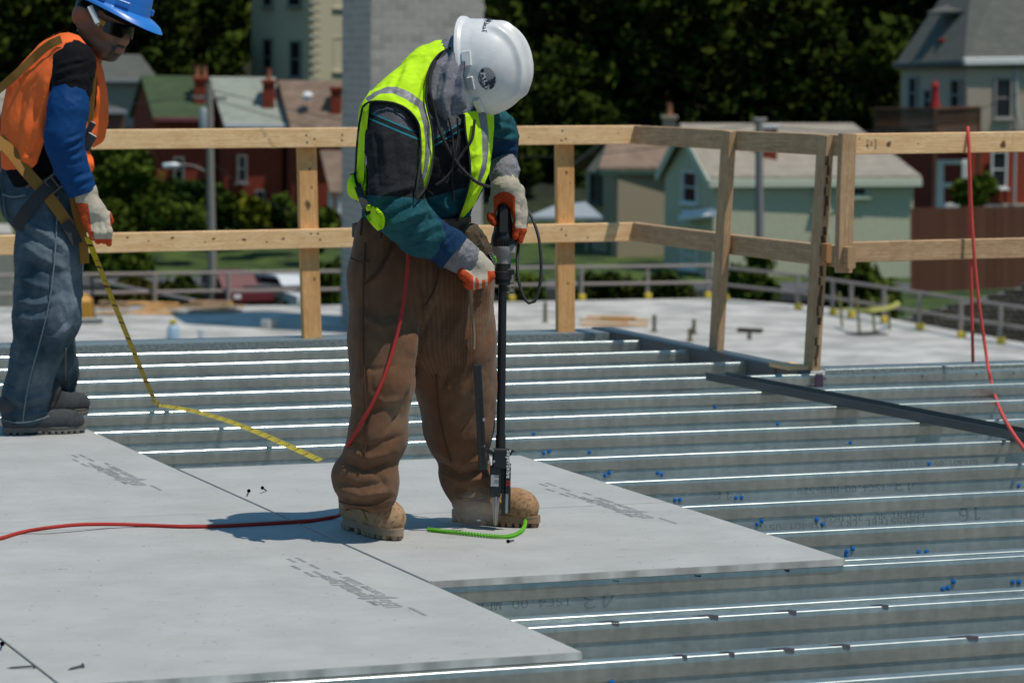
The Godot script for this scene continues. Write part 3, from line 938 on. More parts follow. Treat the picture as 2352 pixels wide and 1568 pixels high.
func terrain() -> void:
	M.grass = smat(Color.WHITE, 0.95)
	M.grass.albedo_texture = tone(61, 512, 512, [[0.01, 0.9, 1, 1], [0.06, 0.8, 1, 1], [0.2, 0.6, 1, 1]], Color(0.12, 0.19, 0.04), Color(0.31, 0.39, 0.11), 1.5)
	tri(M.grass, 0.12, true)
	M.grass.vertex_color_use_as_albedo = true
	var mb := MB.new()
	var ds := [0.5, 60, 100, 112, 115, 118, 121, 125, 130, 135, 140, 145, 150, 156, 162, 168, 175, 185, 195, 205, 215, 230, 245, 260, 300, 350, 400, 700, 1500, 2900]
	var xs := []
	for i in 41: xs.append((i - 20) * 20.0 * (1.0 + absf(i - 20) * 0.25))
	for i in ds.size():
		for x in xs:
			var p := L(x, 0, -ds[i])
			p.y = ground_y(ds[i]) + 0.3 * sin(x * 0.13 + ds[i] * 0.2)
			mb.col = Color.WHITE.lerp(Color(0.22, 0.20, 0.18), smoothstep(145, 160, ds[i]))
			mb.vert(p, Vector3.UP, Vector2(x, ds[i]))
	var w := xs.size()
	for i in ds.size() - 1:
		for j in w - 1:
			var a := i * w + j
			mb.ix.append_array([a, a + w, a + 1, a + 1, a + w, a + w + 1])
	mb.smooth()
	if mb.n[w * 3 + 4].y < 0:
		for i in range(0, mb.ix.size(), 3):
			var s := mb.ix[i + 1]
			mb.ix[i + 1] = mb.ix[i + 2]; mb.ix[i + 2] = s
		mb.smooth()
	struct("ground", mb, M.grass)
	var rd := MB.new()
	var y := -6.98
	rd.slab([L(-120, y, -122.5), L(120, y, -122.5), L(120, y, -118), L(-120, y, -118)], Vector3(0, -0.4, 0))
	struct("street", rd, tri(smat(lin(0.09, 0.09, 0.095), 0.95), 1.0))

const SLAB_Y := -5.75

func at_slab(u: float, v: float) -> Vector3: return G(u, v, SLAB_Y)

func slab_roof() -> void:
	# the lower concrete deck beyond: outline read off its edges
	var far := [at_slab(-900, 712), at_slab(780, 700), at_slab(1640, 684), at_slab(1900, 705), at_slab(2700, 850)]
	var pts := [L(-60, SLAB_Y, -24), far[0], far[1], far[2], far[3], far[4], L(26, SLAB_Y, -24)]
	struct("lower_deck", MB.new().slab(pts, Vector3(0, -0.6, 0)), M.concrete)
	# scatter on it
	var rails := func(label: String, q: Array, hh: float, posts: Array, rail_only := false):
		var t := thing("pipe_guardrail", label, "guardrail", q[0], 0.0, "thin guardrails round the lower deck")
		for k in 2:
			var mb := MB.new()
			var w := PackedVector3Array()
			for p in q: w.append(p + Vector3(0, hh * (1.0 - k * 0.52), 0))
			mb.tube(w, 0.05, 6)
			sub("rail", mb, M.pipe, t)
		for p in posts:
			sub("post", MB.new().tube(PackedVector3Array([p, p + Vector3(0, hh, 0)]), 0.06, 6), M.pipe, t)
			sub("foot", MB.new().box(Transform3D(Basis(), p + Vector3(0, 0.09, 0.05)), Vector3(0.2, 0.18, 0.16), 0.02), M.yellow, t)
	var p := at_slab
	rails.call("thin guardrail along the lower deck's far edge right of the tower, with yellow feet", [at_slab(1110, 692), at_slab(1635, 684)], 0.98, [at_slab(1174, 691), at_slab(1335, 689), at_slab(1487, 686), at_slab(1625, 684)])
	rails.call("thin guardrail sloping down along the lower deck's right edge with yellow feet", [at_slab(1650, 688), at_slab(1840, 710), at_slab(2352, 796), at_slab(2500, 822)], 0.98, [at_slab(1665, 690), at_slab(1832, 711), at_slab(1913, 723), at_slab(1955, 729), at_slab(2030, 741), at_slab(2112, 757), at_slab(2207, 776), at_slab(2298, 790)])
	rails.call("thin guardrail along the lower deck's far left edge, before the parked vehicles", [at_slab(-60, 716), at_slab(780, 702)], 1.0, [at_slab(160, 713), at_slab(355, 710), at_slab(524, 707), at_slab(695, 704)])

func block_tower() -> void:
	var d0 := 83.0
	var k := d0 / F
	var a := PH(848, 775, d0)          # front left corner
	a.y = SLAB_Y
	var bx := L(cos(0.237), 0, -sin(0.237))
	var bz := L(sin(0.237), 0, cos(0.237))
	var t := thing("block_tower", "tall grey concrete block tower behind the leaning worker", "tower", a, 0.0)
	t.basis = Basis(bx, Vector3.UP, bz)
	var cw := 0.4064
	var chh := 0.2032
	var n := 7
	var rows := 66
	var w := n * cw + 0.13
	var dp := 4.0
	var core := MB.new().box(Transform3D(Basis(), Vector3(w / 2, rows * chh / 2, -dp / 2)), Vector3(w - 0.012, rows * chh, dp - 0.012))
	put("mortar_core", core, M.mortar, t)
	# the side face to the left is narrower in view
	var shapes := []
	for i in 4: shapes.append(mesh_of(MB.new().box(Transform3D(), Vector3(cw - 0.022, chh - 0.022, 0.05), 0.006), M["block%d" % i]))
	var half := []
	for i in 4: half.append(mesh_of(MB.new().box(Transform3D(), Vector3(cw / 2 - 0.022, chh - 0.022, 0.05), 0.006), M["block%d" % i]))
	var r0 := 26
	var rest := MB.new()
	for r in rows:
		var y := (r + 0.5) * chh
		for i in n + 1:
			var odd := r % 2
			var x0 := (i - 0.5 * odd) * cw
			var x1 := minf(x0 + cw, w)
			x0 = maxf(x0, 0.0)
			if x1 - x0 < 0.06: continue
			var pick: int = [0, 0, 1, 2, 0, 1, 3, 0, 2][rng.randi() % 9]
			if r >= r0:
				var o := put_mesh("block", shapes[pick] if x1 - x0 > 0.3 else half[pick], t)
				o.position = Vector3((x0 + x1) / 2, y, -0.022)
				if x1 - x0 < 0.3: o.scale = Vector3((x1 - x0 - 0.022) / (cw / 2 - 0.022), 1, 1)
			else:
				rest.box(Transform3D(Basis(), Vector3((x0 + x1) / 2, y, -0.022)), Vector3(x1 - x0 - 0.022, chh - 0.022, 0.05), 0.006)
		for i in 11:
			var z0 := (i - 0.5 * ((r + 1) % 2)) * cw
			var z1 := minf(z0 + cw, dp)
			z0 = maxf(z0, 0.0)
			if z1 - z0 < 0.06: continue
			rest.col = Color.WHITE * rng.randf_range(0.85, 1.1)
			rest.box(Transform3D(Basis(), Vector3(0.022, y, -(z0 + z1) / 2)), Vector3(0.05, chh - 0.022, z1 - z0 - 0.022), 0.006)
		rest.col = Color.WHITE
	var m := M.block0.duplicate() as StandardMaterial3D
	m.vertex_color_use_as_albedo = true
	var o := put("blockwork", rest, m, t)
	o.set_meta("kind", "stuff")

func mesh_of(mb: MB, m: Material) -> ArrayMesh:
	var me := ArrayMesh.new()
	me.add_surface_from_arrays(Mesh.PRIMITIVE_TRIANGLES, mb.arrays())
	me.surface_set_material(0, m)
	return me

# ---- house pieces, laid out from corners at known depths
var roofs := {}
func roof_mat(key: String, lo: Color, hi: Color) -> StandardMaterial3D:
	var m := smat(Color.WHITE, 0.95)
	m.albedo_texture = tone(key.hash() % 1000, 256, 256, [[0.03, 0.7, 3, 1], [0.2, 0.7, 2, 1]], lo, hi, 1.3)
	return tri(m, 0.35)

func window(par: Node3D, u0: float, v0: float, u1: float, v1: float, d0: float, d1: float, frame: Material, rails := 1, sill := true) -> void:
	var a := PH(u0, v1, d0)
	var b := PH(u1, v1, d1)
	var top := PH(u0, v0, d0).y
	var w := Vector3(b.x - a.x, 0, b.z - a.z)
	var h := top - a.y
	var x := w.normalized()
	var z := x.cross(Vector3.UP)
	var bs := Basis(x, Vector3.UP, z)
	var c := a + w * 0.5 + Vector3(0, h * 0.5, 0)
	var fw := 0.09
	var f := MB.new()
	var wl := w.length()
	for s in [-1, 1]:
		f.box(Transform3D(bs, c + x * s * (wl / 2 + fw / 2) + z * 0.03), Vector3(fw, h + 2 * fw, 0.14), 0.01)
		f.box(Transform3D(bs, c + Vector3(0, s * (h / 2 + fw / 2), 0) + z * 0.029), Vector3(wl, fw, 0.136), 0.01)
	for i in rails: f.box(Transform3D(bs, c + Vector3(0, -h / 2 + h * (i + 1.0) / (rails + 1), 0) + z * 0.01), Vector3(wl, 0.06, 0.06), 0.01)
	var fr := sub("window", f, frame, par)
	sub("pane", MB.new().box(Transform3D(bs, c - z * 0.005), Vector3(wl, h, 0.02)), M.glass, fr)
	if sill: sub("sill", MB.new().box(Transform3D(bs, c - Vector3(0, h / 2 + fw + 0.04, 0) + z * 0.09), Vector3(wl + 0.35, 0.09, 0.25), 0.015), frame, fr)

# a body of walls over a footprint of [u, depth] corners
func walls(par: Node3D, called: String, foot: Array, y0: float, y1: float, m: Material) -> void:
	var pts := []
	for q in foot:
		var p := PH(q[0], 400, q[1])
		pts.append(Vector3(p.x, y1, p.z))
	sub(called, MB.new().slab(pts, Vector3(0, y0 - y1, 0)), m, par)

func yv(v: float, d: float) -> float: return PH(1176, v, d).y

func chimney(par: Node3D, u0: float, u1: float, v0: float, v1: float, d: float, m: Material, pots := 0, cap: Material = null) -> void:
	var a := PH(u0, v1, d)
	var b := PH(u1, v0, d)
	var w := (PH(u1, v1, d) - a).length()
	var bs := Basis(L(1, 0, 0), Vector3.UP, L(0, 0, 1))
	var c := (a + b) * 0.5
	var h := b.y - a.y
	var o := sub("chimney", MB.new().box(Transform3D(bs, c - Vector3(0, 0.2, 0)), Vector3(w, h + 0.4, 0.75), 0.02), m, par)
	sub("cap", MB.new().box(Transform3D(bs, Vector3(c.x, b.y - 0.02, c.z)), Vector3(w + 0.16, 0.16, 0.9), 0.02), cap if cap else m, o)
	for i in pots:
		sub("pot", MB.new().lathe(PackedVector2Array([Vector2(0.13, 0), Vector2(0.11, 0.5), Vector2(0.14, 0.55), Vector2(0, 0.55)]), Transform3D(Basis(), Vector3(c.x, b.y + 0.05, c.z) + L((i - (pots - 1) * 0.5) * 0.35, 0, 0)), 10), smat(lin(0.42, 0.17, 0.09), 0.85), o)

# gable house: its ridge runs across the picture; u/v corners of the near roof slope
func gable(called: String, label: String, ul: float, ur: float, vr: float, el: float, er: float, ve: float, vbase: float, d: float, back: float, wall: Material, roof: Material, trim: Material, group := "") -> Node3D:
	var base := PH((el + er) / 2, vbase, d)
	var t := thing(called, label, "house", base, 0.0, group)
	var r0 := PH(ul, vr, d + back)
	var r1 := PH(ur, vr, d + back)
	var e0 := PH(el, ve, d)
	var e1 := PH(er, ve, d)
	r1.y = r0.y
	e1.y = e0.y
	var b0 := r0 + (r0 - e0) * Vector3(1, 0, 1)
	b0.y = e0.y
	var b1 := r1 + (r1 - e1) * Vector3(1, 0, 1)
	b1.y = e1.y
	var up := Vector3(0, 0.16, 0)
	sub("roof", MB.new().slab([e0, e1, r1, r0], up), roof, t)
	sub("roof", MB.new().slab([b0, b1, r1 + up * 0.01, r0 + up * 0.01], up), roof, t)
	var x := (e1 - e0).normalized()
	var inw := (r0 - e0) * Vector3(1, 0, 1) * 0.12
	var w0 := e0 + x * 0.15 + inw
	var w1 := e1 - x * 0.15 + inw
	var w2 := b1 - x * 0.15 - inw
	var w3 := b0 + x * 0.15 - inw
	var y0 := base.y - 1.5
	var pts := []
	for q in [w0, w1, w2, w3]: pts.append(Vector3(q.x, e0.y + 0.1, q.z))
	sub("wall", MB.new().slab(pts, Vector3(0, y0 - e0.y, 0)), wall, t)
	# gable ends
	for q in [[w0, w3, r0 + x * 0.15], [w1, w2, r1 - x * 0.15]]:
		var s := 1.0 if q[0] == w0 else -1.0
		sub("gable_end", MB.new().slab([Vector3(q[0].x, e0.y + 0.1, q[0].z), Vector3(q[1].x, e0.y + 0.1, q[1].z), q[2] - Vector3(0, 0.02, 0)], x * s * 0.2), wall, t)
	sub("gutter", MB.new().bar(e0 + Vector3(0, 0.04, 0) - inw * 0.3, e1 + Vector3(0, 0.04, 0) - inw * 0.3, 0.2, 0.16, Vector3.UP, 0.02), trim, t)
	return t

func houses_left() -> void:
	var brick := tri(smat(Color.WHITE, 0.95), 0.5)
	brick.albedo_texture = tone(71, 256, 256, [[0.05, 0.8, 1, 1], [0.25, 0.9, 4, 1]], Color(0.42, 0.15, 0.09), Color(0.64, 0.27, 0.17), 1.4)
	M.brick = brick
	var dark_brick := smat(lin(0.055, 0.03, 0.025), 0.95)
	M.green_roof = roof_mat("green", Color(0.21, 0.27, 0.17), Color(0.30, 0.36, 0.24))
	M.grey_roof = roof_mat("grey", Color(0.50, 0.53, 0.49), Color(0.66, 0.67, 0.62))
	M.brown_roof = roof_mat("brown", Color(0.40, 0.33, 0.28), Color(0.60, 0.51, 0.44))
	M.tan_roof = roof_mat("tan", Color(0.52, 0.49, 0.45), Color(0.66, 0.62, 0.57))
	M.slate_roof = roof_mat("slate", Color(0.29, 0.30, 0.28), Color(0.40, 0.40, 0.37))
	var g := "brick row houses with gabled roofs"
	var h := gable("brick_house", "red brick row house with a green gabled roof", 322, 462, 181, 350, 490, 276, 520, 148, 2.6, brick, M.green_roof, smat(lin(0.22, 0.06, 0.06), 0.6), g)
	chimney(h, 447, 473, 180, 285, 149.2, brick, 2)
	h = gable("brick_house", "red brick row house with a pale grey gabled roof and white gutter", 480, 632, 184, 513, 660, 290, 520, 147, 2.6, brick, M.grey_roof, M.white_paint, g)
	chimney(h, 604, 630, 186, 290, 148.2, brick, 1)
	h = gable("brick_house", "red brick row house with a brown gabled roof and a white vent", 638, 790, 192, 668, 815, 306, 520, 146, 2.6, brick, M.brown_roof, smat(lin(0.10, 0.08, 0.07), 0.8), g)
	chimney(h, 760, 784, 202, 300, 147.2, brick, 0)
	sub("roof_vent", MB.new().lathe(PackedVector2Array([Vector2(0.2, 0), Vector2(0.2, 0.15), Vector2(0.27, 0.2), Vector2(0.15, 0.36), Vector2(0, 0.4)]), Transform3D(Basis(), PH(706, 230, 146.9)), 12), M.white_paint, h)
	sub("porch_roof", MB.new().slab([PH(735, 345, 144.6), PH(790, 345, 144.6), PH(790, 440, 142.6), PH(757, 440, 142.6)], Vector3(0, -0.15, 0)), M.brown_roof, h)
	for u in [759, 777]: sub("porch_post", MB.new().box(Transform3D(Basis(), PH(u, 478, 142.9)), Vector3(0.18, 1.6, 0.18), 0.01), M.white_paint, h)
	var names := ["brick_house", "brick_house_001", "brick_house_002"]
	var fr := smat(lin(0.2, 0.19, 0.18), 0.7)
	for q in [[402, 365, 418, 415, 148.2, 0], [430, 445, 446, 488, 148.2, 0], [548, 360, 563, 415, 147.2, 1], [590, 440, 604, 485, 147.2, 1], [702, 360, 717, 420, 146.2, 2]]:
		window(get_node(names[q[5]]), q[0], q[1], q[2], q[3], q[4] - 0.05, q[4] - 0.05, fr)
	# dark gaps between the houses
	# grey-roofed cottage behind the standing worker
	var wallc := smat(lin(0.33, 0.31, 0.25), 0.9)
	h = gable("cottage", "cottage with a dark grey hipped roof and beige wall behind the standing worker's chin", 215, 322, 131, 195, 362, 186, 320, 168, 3.0, wallc, M.slate_roof, smat(lin(0.30, 0.32, 0.33), 0.7))
	h = gable("shed", "low building with a flat grey roof edge beside the standing worker's orange vest", 150, 250, 246, 130, 290, 258, 330, 160, 2.0, smat(lin(0.20, 0.09, 0.06), 0.9), M.slate_roof, smat(lin(0.32, 0.33, 0.35), 0.7))
	h = gable("cottage", "grey-roofed house at the left edge behind the standing worker's back", -200, 40, 205, -220, 60, 262, 330, 158, 3.0, smat(lin(0.16, 0.12, 0.1), 0.9), M.tan_roof, smat(lin(0.32, 0.33, 0.35), 0.7))
	# sided garage at the lower left edge
	var sd := thing("sided_building", "pale sided building at the left edge behind the standing worker's knees", "building", PH(-60, 700, 108), 0.0)
	walls(sd, "wall", [[-260, 108], [28, 108], [20, 114], [-260, 114]], -7.2, yv(545, 108), smat(lin(0.42, 0.39, 0.34), 0.8))
	var sdm := MB.new()
	for i in 24:
		var y := yv(712 - i * 7, 108)
		sdm.bar(PH(-260, 712 - i * 7, 107.97), PH(27, 712 - i * 7, 107.97), 0.085, 0.04, Vector3.UP, 0.01)
	sub("siding", sdm, smat(lin(0.42, 0.39, 0.34), 0.8), sd)
	# tall cream building
	var cream := smat(lin(0.52, 0.47, 0.32), 0.9)
	var t := thing("cream_building", "tall cream building with corner blocks left of the block tower", "building", PH(690, 300, 178), 0.0)
	var ytop := yv(-120, 178)
	walls(t, "wall", [[709, 175], [900, 181], [780, 190], [576, 181]], -4.0, ytop, cream)
	for i in 16:
		var y := yv(200 - i * 19.5, 175)
		for k in 2:
			var p := PH(709, 200 - i * 19.5, 175)
			if k == 0: sub("corner_block", MB.new().box(Transform3D(Basis(L(1, 0, 0), Vector3.UP, L(0, 0, 1)), p + L(0.32, 0, 0.0)), Vector3(0.6, 0.24, 0.3), 0.03), cream, t)
	for q in [[764, 165, 785, 205, 176.9], [764, 88, 785, 160, 176.9], [764, 14, 785, -40, 176.9]]: window(t, q[0], minf(q[1], q[3]), q[2], maxf(q[1], q[3]), q[4] - 0.15, q[4] + 0.5, cream)
	for q in [[606, 92, 625, 170], [668, 97, 690, 175], [606, -40, 625, 12], [664, -40, 690, 12]]:
		var f0: float = lerpf(181, 175, (q[0] - 576) / 133.0)
		var f1: float = lerpf(181, 175, (q[2] - 576) / 133.0)
		window(t, q[0], q[1], q[2], q[3], f0 - 0.12, f1 - 0.12, smat(lin(0.25, 0.24, 0.2), 0.8))
	# utility pole with a lamp arm
	t = thing("utility_pole", "grey utility pole with a transformer and a curved street lamp arm, left of the middle", "utility pole", PH(487, 660, 118), 0.0)
	var wood := smat(lin(0.26, 0.235, 0.21), 0.9)
	sub("pole", MB.new().tube(PackedVector3Array([PH(488, 690, 118), PH(483, 420, 118), PH(480, 190, 118)]), PackedFloat32Array([0.155, 0.14, 0.12]), 10), wood, t)
	sub("transformer", MB.new().lathe(PackedVector2Array([Vector2(0, 0), Vector2(0.17, 0), Vector2(0.17, 0.75), Vector2(0.1, 0.82), Vector2(0, 0.82)]), Transform3D(Basis(), PH(467, 298, 118)), 12), smat(lin(0.26, 0.29, 0.31), 0.5, 0.2), t)
	sub("lamp_arm", MB.new().tube(curve([PH(482, 400, 118), PH(465, 390, 118), PH(440, 380, 118), PH(405, 378, 118)], 0.1), 0.035, 6), M.pipe, t)
	sub("lamp_head", MB.new().lathe(PackedVector2Array([Vector2(0, -0.35), Vector2(0.1, -0.3), Vector2(0.12, 0.0), Vector2(0.07, 0.3), Vector2(0, 0.35)]), Transform3D(Basis(L(0, 0, 1), L(1, 0.06, 0), L(0, 1, 0)), PH(393, 380, 118)), 10), smat(lin(0.62, 0.66, 0.70), 0.4, 0.3), t)
	sub("crossarm", MB.new().bar(PH(440, 222, 118), PH(520, 226, 118), 0.12, 0.1, Vector3.UP, 0.01), wood, t)
	# vehicles on the street
	vehicle("red_pickup", "dark red pickup truck parked beyond the lower deck's left rail", Vector2(520, 718), 119.0, lin(0.11, 0.008, 0.012), true)
	vehicle("white_car", "white car parked right of the red pickup beyond the lower deck", Vector2(655, 724), 119.5, lin(0.62, 0.64, 0.66), false)

func vehicle(called: String, label: String, at: Vector2, d: float, col: Color, pickup: bool) -> void:
	var p := PH(at.x, at.y, d)
	var t := thing(called, label, "pickup" if pickup else "car", p, 0.0)
	var ya := -1.05 if pickup else -0.95
	t.basis = Basis(L(cos(ya), 0, -sin(ya)), Vector3.UP, L(sin(ya), 0, cos(ya)))
	var paint := smat(col, 0.25)
	paint.roughness = 0.4
	var hw := 0.85
	var side := PackedVector2Array([Vector2(-2.2, 0.35), Vector2(2.15, 0.35), Vector2(2.25, 0.6), Vector2(2.2, 0.88), Vector2(1.2, 1.0), Vector2(-2.2, 1.0), Vector2(-2.28, 0.7)])
	var cab := PackedVector2Array([Vector2(-0.7, 1.0), Vector2(1.25, 1.0), Vector2(0.72, 1.5), Vector2(0.5, 1.58), Vector2(-0.5, 1.58), Vector2(-0.62, 1.5)]) if pickup else PackedVector2Array([Vector2(-2.1, 1.0), Vector2(1.25, 1.0), Vector2(0.6, 1.5), Vector2(0.4, 1.56), Vector2(-1.6, 1.56), Vector2(-1.85, 1.48)])
	for q in [["body", side, hw], ["cab", cab, hw - 0.12]]:
		var mb := MB.new()
		mb.sweep(PackedVector3Array([Vector3(0, 0, -q[2]), Vector3(0, 0, -q[2] + 0.06), Vector3(0, 0, q[2] - 0.06), Vector3(0, 0, q[2])]), PackedVector3Array([Vector3.UP, Vector3.UP, Vector3.UP, Vector3.UP]), q[1])
		put(q[0], mb, paint, t)
	for q in ([[-0.5, 0.75]] if pickup else [[-1.75, -0.75], [-0.65, 0.7]]):
		var g := MB.new().slab([Vector3(q[0], 1.06, hw - 0.115), Vector3(q[1] + 0.25, 1.06, hw - 0.115), Vector3(q[1], 1.45, hw - 0.115), Vector3(q[0], 1.45, hw - 0.115)], Vector3(0, 0, -0.02))
		put("window", g, M.glass, t)
	for x in [-1.4, 1.4]:
		for s in [-1, 1]:
			var o := put("wheel", MB.new().lathe(PackedVector2Array([Vector2(0, -0.1), Vector2(0.3, -0.1), Vector2(0.34, -0.06), Vector2(0.34, 0.06), Vector2(0.3, 0.1), Vector2(0, 0.1)]), Transform3D(Basis(Vector3.RIGHT, PI / 2), Vector3(x, 0.34, s * 0.8)), 16), M.black_soft, t)
			put("rim", MB.new().lathe(PackedVector2Array([Vector2(0.2, 0), Vector2(0.16, 0.02), Vector2(0, 0.02)]), Transform3D(Basis(Vector3.RIGHT, s * PI / 2), Vector3(x, 0.34, s * 0.905)), 12), smat(lin(0.5, 0.5, 0.52), 0.3, 0.8), o)
	put("headlight", MB.new().box(Transform3D(Basis(), Vector3(2.2, 0.75, 0.6)), Vector3(0.1, 0.16, 0.3), 0.03), M.white_paint, t)
	put("tail_light", MB.new().box(Transform3D(Basis(), Vector3(-2.24, 0.8, 0.65)), Vector3(0.08, 0.25, 0.15), 0.02), smat(lin(0.4, 0.01, 0.01), 0.3), t)

func houses_right() -> void:
	var pale := tri(smat(lin(0.55, 0.55, 0.40), 0.9), 0.5)
	pale.albedo_texture = tone(81, 256, 256, [[0.04, 0.5, 1, 1], [0.25, 0.6, 4, 1]], Color(0.88, 0.88, 0.88), Color(1, 1, 1), 1.3)
	# pale green house
	var t := thing("green_house", "pale green painted house behind the guardrail corner", "house", PH(1860, 690, 128), 0.0)
	var y0 := -7.6
	var ye := yv(405, 128)
	walls(t, "wall", [[1640, 127], [2100, 130], [2030, 138], [1528, 131.5]], y0, ye, pale)
	var fr := smat(lin(0.55, 0.58, 0.47), 0.8)
	# gable wall
	var gl := PH(1640, 405, 127)
	var gb := PH(1528, 396, 131.5)
	gl.y = ye; gb.y = ye
	var ap := PH(1590, 292, 129.3)
	sub("gable_end", MB.new().slab([gl, gb, ap], L(0.2, 0, -0.05)), pale, t)
	var rid := PH(1960, 293, 133.0)
	rid.y = ap.y
	var e0 := PH(1628, 408, 126.72)
	var e1 := PH(2118, 402, 129.75)
	e0.y = ye - 0.05; e1.y = e0.y
	sub("roof", MB.new().slab([e0, e1, rid, ap + L(-0.5, 0, 0.1)], Vector3(0, 0.15, 0)), M.tan_roof, t)
	var e2 := PH(2050, 402, 139)
	e2.y = e0.y
	var e3 := PH(1508, 396, 132.0)
	e3.y = e0.y
	sub("roof", MB.new().slab([e1, e2, rid], Vector3(0, 0.15, 0)), M.tan_roof, t)
	sub("roof", MB.new().slab([e2, e3, ap + L(-0.5, 0.003, 0.1), rid + Vector3(0, 0.003, 0)], Vector3(0, 0.15, 0)), M.tan_roof, t)
	for q in [[e0, e1], [e0, ap + L(-0.5, 0, 0.1)], [e3, ap + L(-0.5, 0, 0.1)]]: sub("eave_board", MB.new().bar(q[0] - Vector3(0, 0.12, 0) + L(0, 0, 0.05), q[1] - Vector3(0, 0.12, 0) + L(0, 0, 0.05), 0.32, 0.12, Vector3.UP, 0.02), fr, t)
	var d_of := func(u: float) -> float: return lerpf(127, 130, (u - 1640) / 460.0) - 0.06
	for q in [[1958, 415, 1987, 447], [1872, 416, 1900, 478], [1872, 535, 1900, 600]]: window(t, q[0], q[1], q[2], q[3], d_of.call(q[0]), d_of.call(q[2]), fr)
	var d_g := func(u: float) -> float: return lerpf(131.5, 127, (u - 1528) / 112.0) - 0.1
	for q in [[1572, 396, 1602, 460, 1], [1572, 560, 1602, 610, 1]]: window(t, q[0], q[1], q[2], q[3], d_g.call(q[0]), d_g.call(q[2]), M.white_paint)
	chimney(t, 1748, 1784, 290, 395, 129.3, M.brick, 0, M.white_paint)
	sub("porch_roof", MB.new().slab([PH(1568, 483, 129.5), PH(1640, 478, 126.4), PH(1648, 492, 125.8), PH(1558, 500, 128.6)], Vector3(0, -0.1, 0)), M.white_paint, t)
	# tan house behind it
	var tan := smat(lin(0.30, 0.255, 0.18), 0.9)
	t = thing("tan_house", "tan house with a brown roof and green trim between the two guardrail posts", "house", PH(1450, 650, 138), 0.0)
	walls(t, "wall", [[1420, 136], [1560, 139], [1500, 147], [1345, 140]], -7.4, yv(392, 138), tan)
	sub("roof", MB.new().slab([PH(1375, 392, 135.2), PH(1575, 392, 138.8), PH(1560, 318, 142), PH(1400, 318, 139)], Vector3(0, 0.15, 0)), M.brown_roof, t)
	sub("roof", MB.new().slab([PH(1300, 392, 142), PH(1490, 392, 148), PH(1560, 317, 142), PH(1400, 317, 139)], Vector3(0, 0.15, 0)), M.brown_roof, t)
	sub("gable_end", MB.new().slab([PH(1345, 394, 140), PH(1420, 394, 136), PH(1400, 322, 139)], L(0.2, 0, 0)), tan, t)
	var gtrim := smat(lin(0.03, 0.07, 0.05), 0.8)
	sub("eave_board", MB.new().bar(PH(1375, 396, 135.2), PH(1575, 396, 138.8), 0.25, 0.15, Vector3.UP, 0.02), gtrim, t)
	for q in [[1360, 400, 1382, 460], [1358, 540, 1400, 610]]: window(t, q[0], q[1], q[2], q[3], lerpf(140, 136, (q[0] - 1345) / 75.0) - 0.1, lerpf(140, 136, (q[2] - 1345) / 75.0) - 0.1, gtrim)
	sub("porch_roof", MB.new().slab([PH(1275, 478, 131), PH(1345, 470, 131), PH(1385, 505, 129.5), PH(1210, 505, 129.5)], Vector3(0, 0.12, 0)), smat(lin(0.30, 0.33, 0.36), 0.7), t)
	chimney(t, 1523, 1552, 268, 330, 141, tan, 1)
	# far roof with a clay pot between the trees
	# the two-storey house at the right: brick below, siding above
	t = thing("victorian_house", "two-storey house at the upper right with siding over brick and a grey hipped roof", "house", PH(2260, 660, 150), 0.0)
	var sd := smat(lin(0.48, 0.40, 0.32), 0.8)
	var yc := yv(297, 150)
	var yt := yv(148, 150)
	var foot := [[2222, 150], [2620, 153], [2480, 166], [2066, 158]]
	walls(t, "upper_wall", foot, yc, yt, sd)
	var sid := MB.new()
	for i in 22:
		var v := 300 - i * 7.0
		sid.bar(PH(2222, v, 149.97), PH(2620, v - 4, 152.97), 0.15, 0.05, Vector3(0, 1, 0.2), 0.01)
	sub("siding", sid, sd, t)
	walls(t, "lower_wall", [[2226, 150.2], [2616, 153.2], [2478, 166], [2070, 158.2]], -6.8, yc - 0.01, M.brick)
	var ea := [PH(2214, 140, 149.65), PH(2630, 134, 152.7), PH(2490, 150, 167), PH(2056, 152, 158.3)]
	for i in 4: ea[i].y = yt + 0.02
	var peak := PH(2330, -110, 158)
	var peak2 := PH(2240, -110, 159)
	sub("roof", MB.new().slab([ea[0], ea[1], peak, peak2], Vector3(0, 0.15, 0)), M.slate_roof, t)
	sub("roof", MB.new().slab([ea[3], ea[0], peak2], Vector3(0, 0.15, 0)), M.slate_roof, t)
	sub("roof", MB.new().slab([ea[1], ea[2], peak], Vector3(0, 0.15, 0)), M.slate_roof, t)
	sub("cornice", MB.new().bar(PH(2214, 141, 149.6), PH(2640, 135, 152.6), 0.34, 0.2, Vector3.UP, 0.04), M.white_paint, t)
	sub("cornice", MB.new().bar(PH(2212, 142, 149.6), PH(2054, 150, 158.2), 0.3, 0.2, Vector3.UP, 0.04), smat(lin(0.12, 0.14, 0.13), 0.8), t)
	chimney(t, 2160, 2203, 92, 135, 154.5, M.brick)
	sub("dormer_roof", MB.new().slab([PH(2130, 28, 155), PH(2260, 22, 154), PH(2352, 0, 158), PH(2230, -10, 160)], Vector3(0, -0.12, 0)), M.slate_roof, t)
	sub("flashing", MB.new().slab([PH(2180, 122, 153.6), PH(2200, 108, 153.6), PH(2206, 114, 153.6), PH(2188, 128, 153.6)], L(0, 0, -0.05)), M.white_paint, t)
	var d_f := func(u: float) -> float: return lerpf(150, 153, (u - 2222) / 398.0) - 0.09
	for q in [[2287, 182, 2319, 268]]: window(t, q[0], q[1], q[2], q[3], d_f.call(q[0]), d_f.call(q[2]), smat(lin(0.30, 0.28, 0.26), 0.7))
	for q in [[2279, 350, 2308, 428], [2400, 350, 2430, 428]]: window(t, q[0], q[1], q[2], q[3], d_f.call(q[0]), d_f.call(q[2]), M.white_paint)
	var d_s := func(u: float) -> float: return lerpf(158, 150, (u - 2066) / 156.0) - 0.12
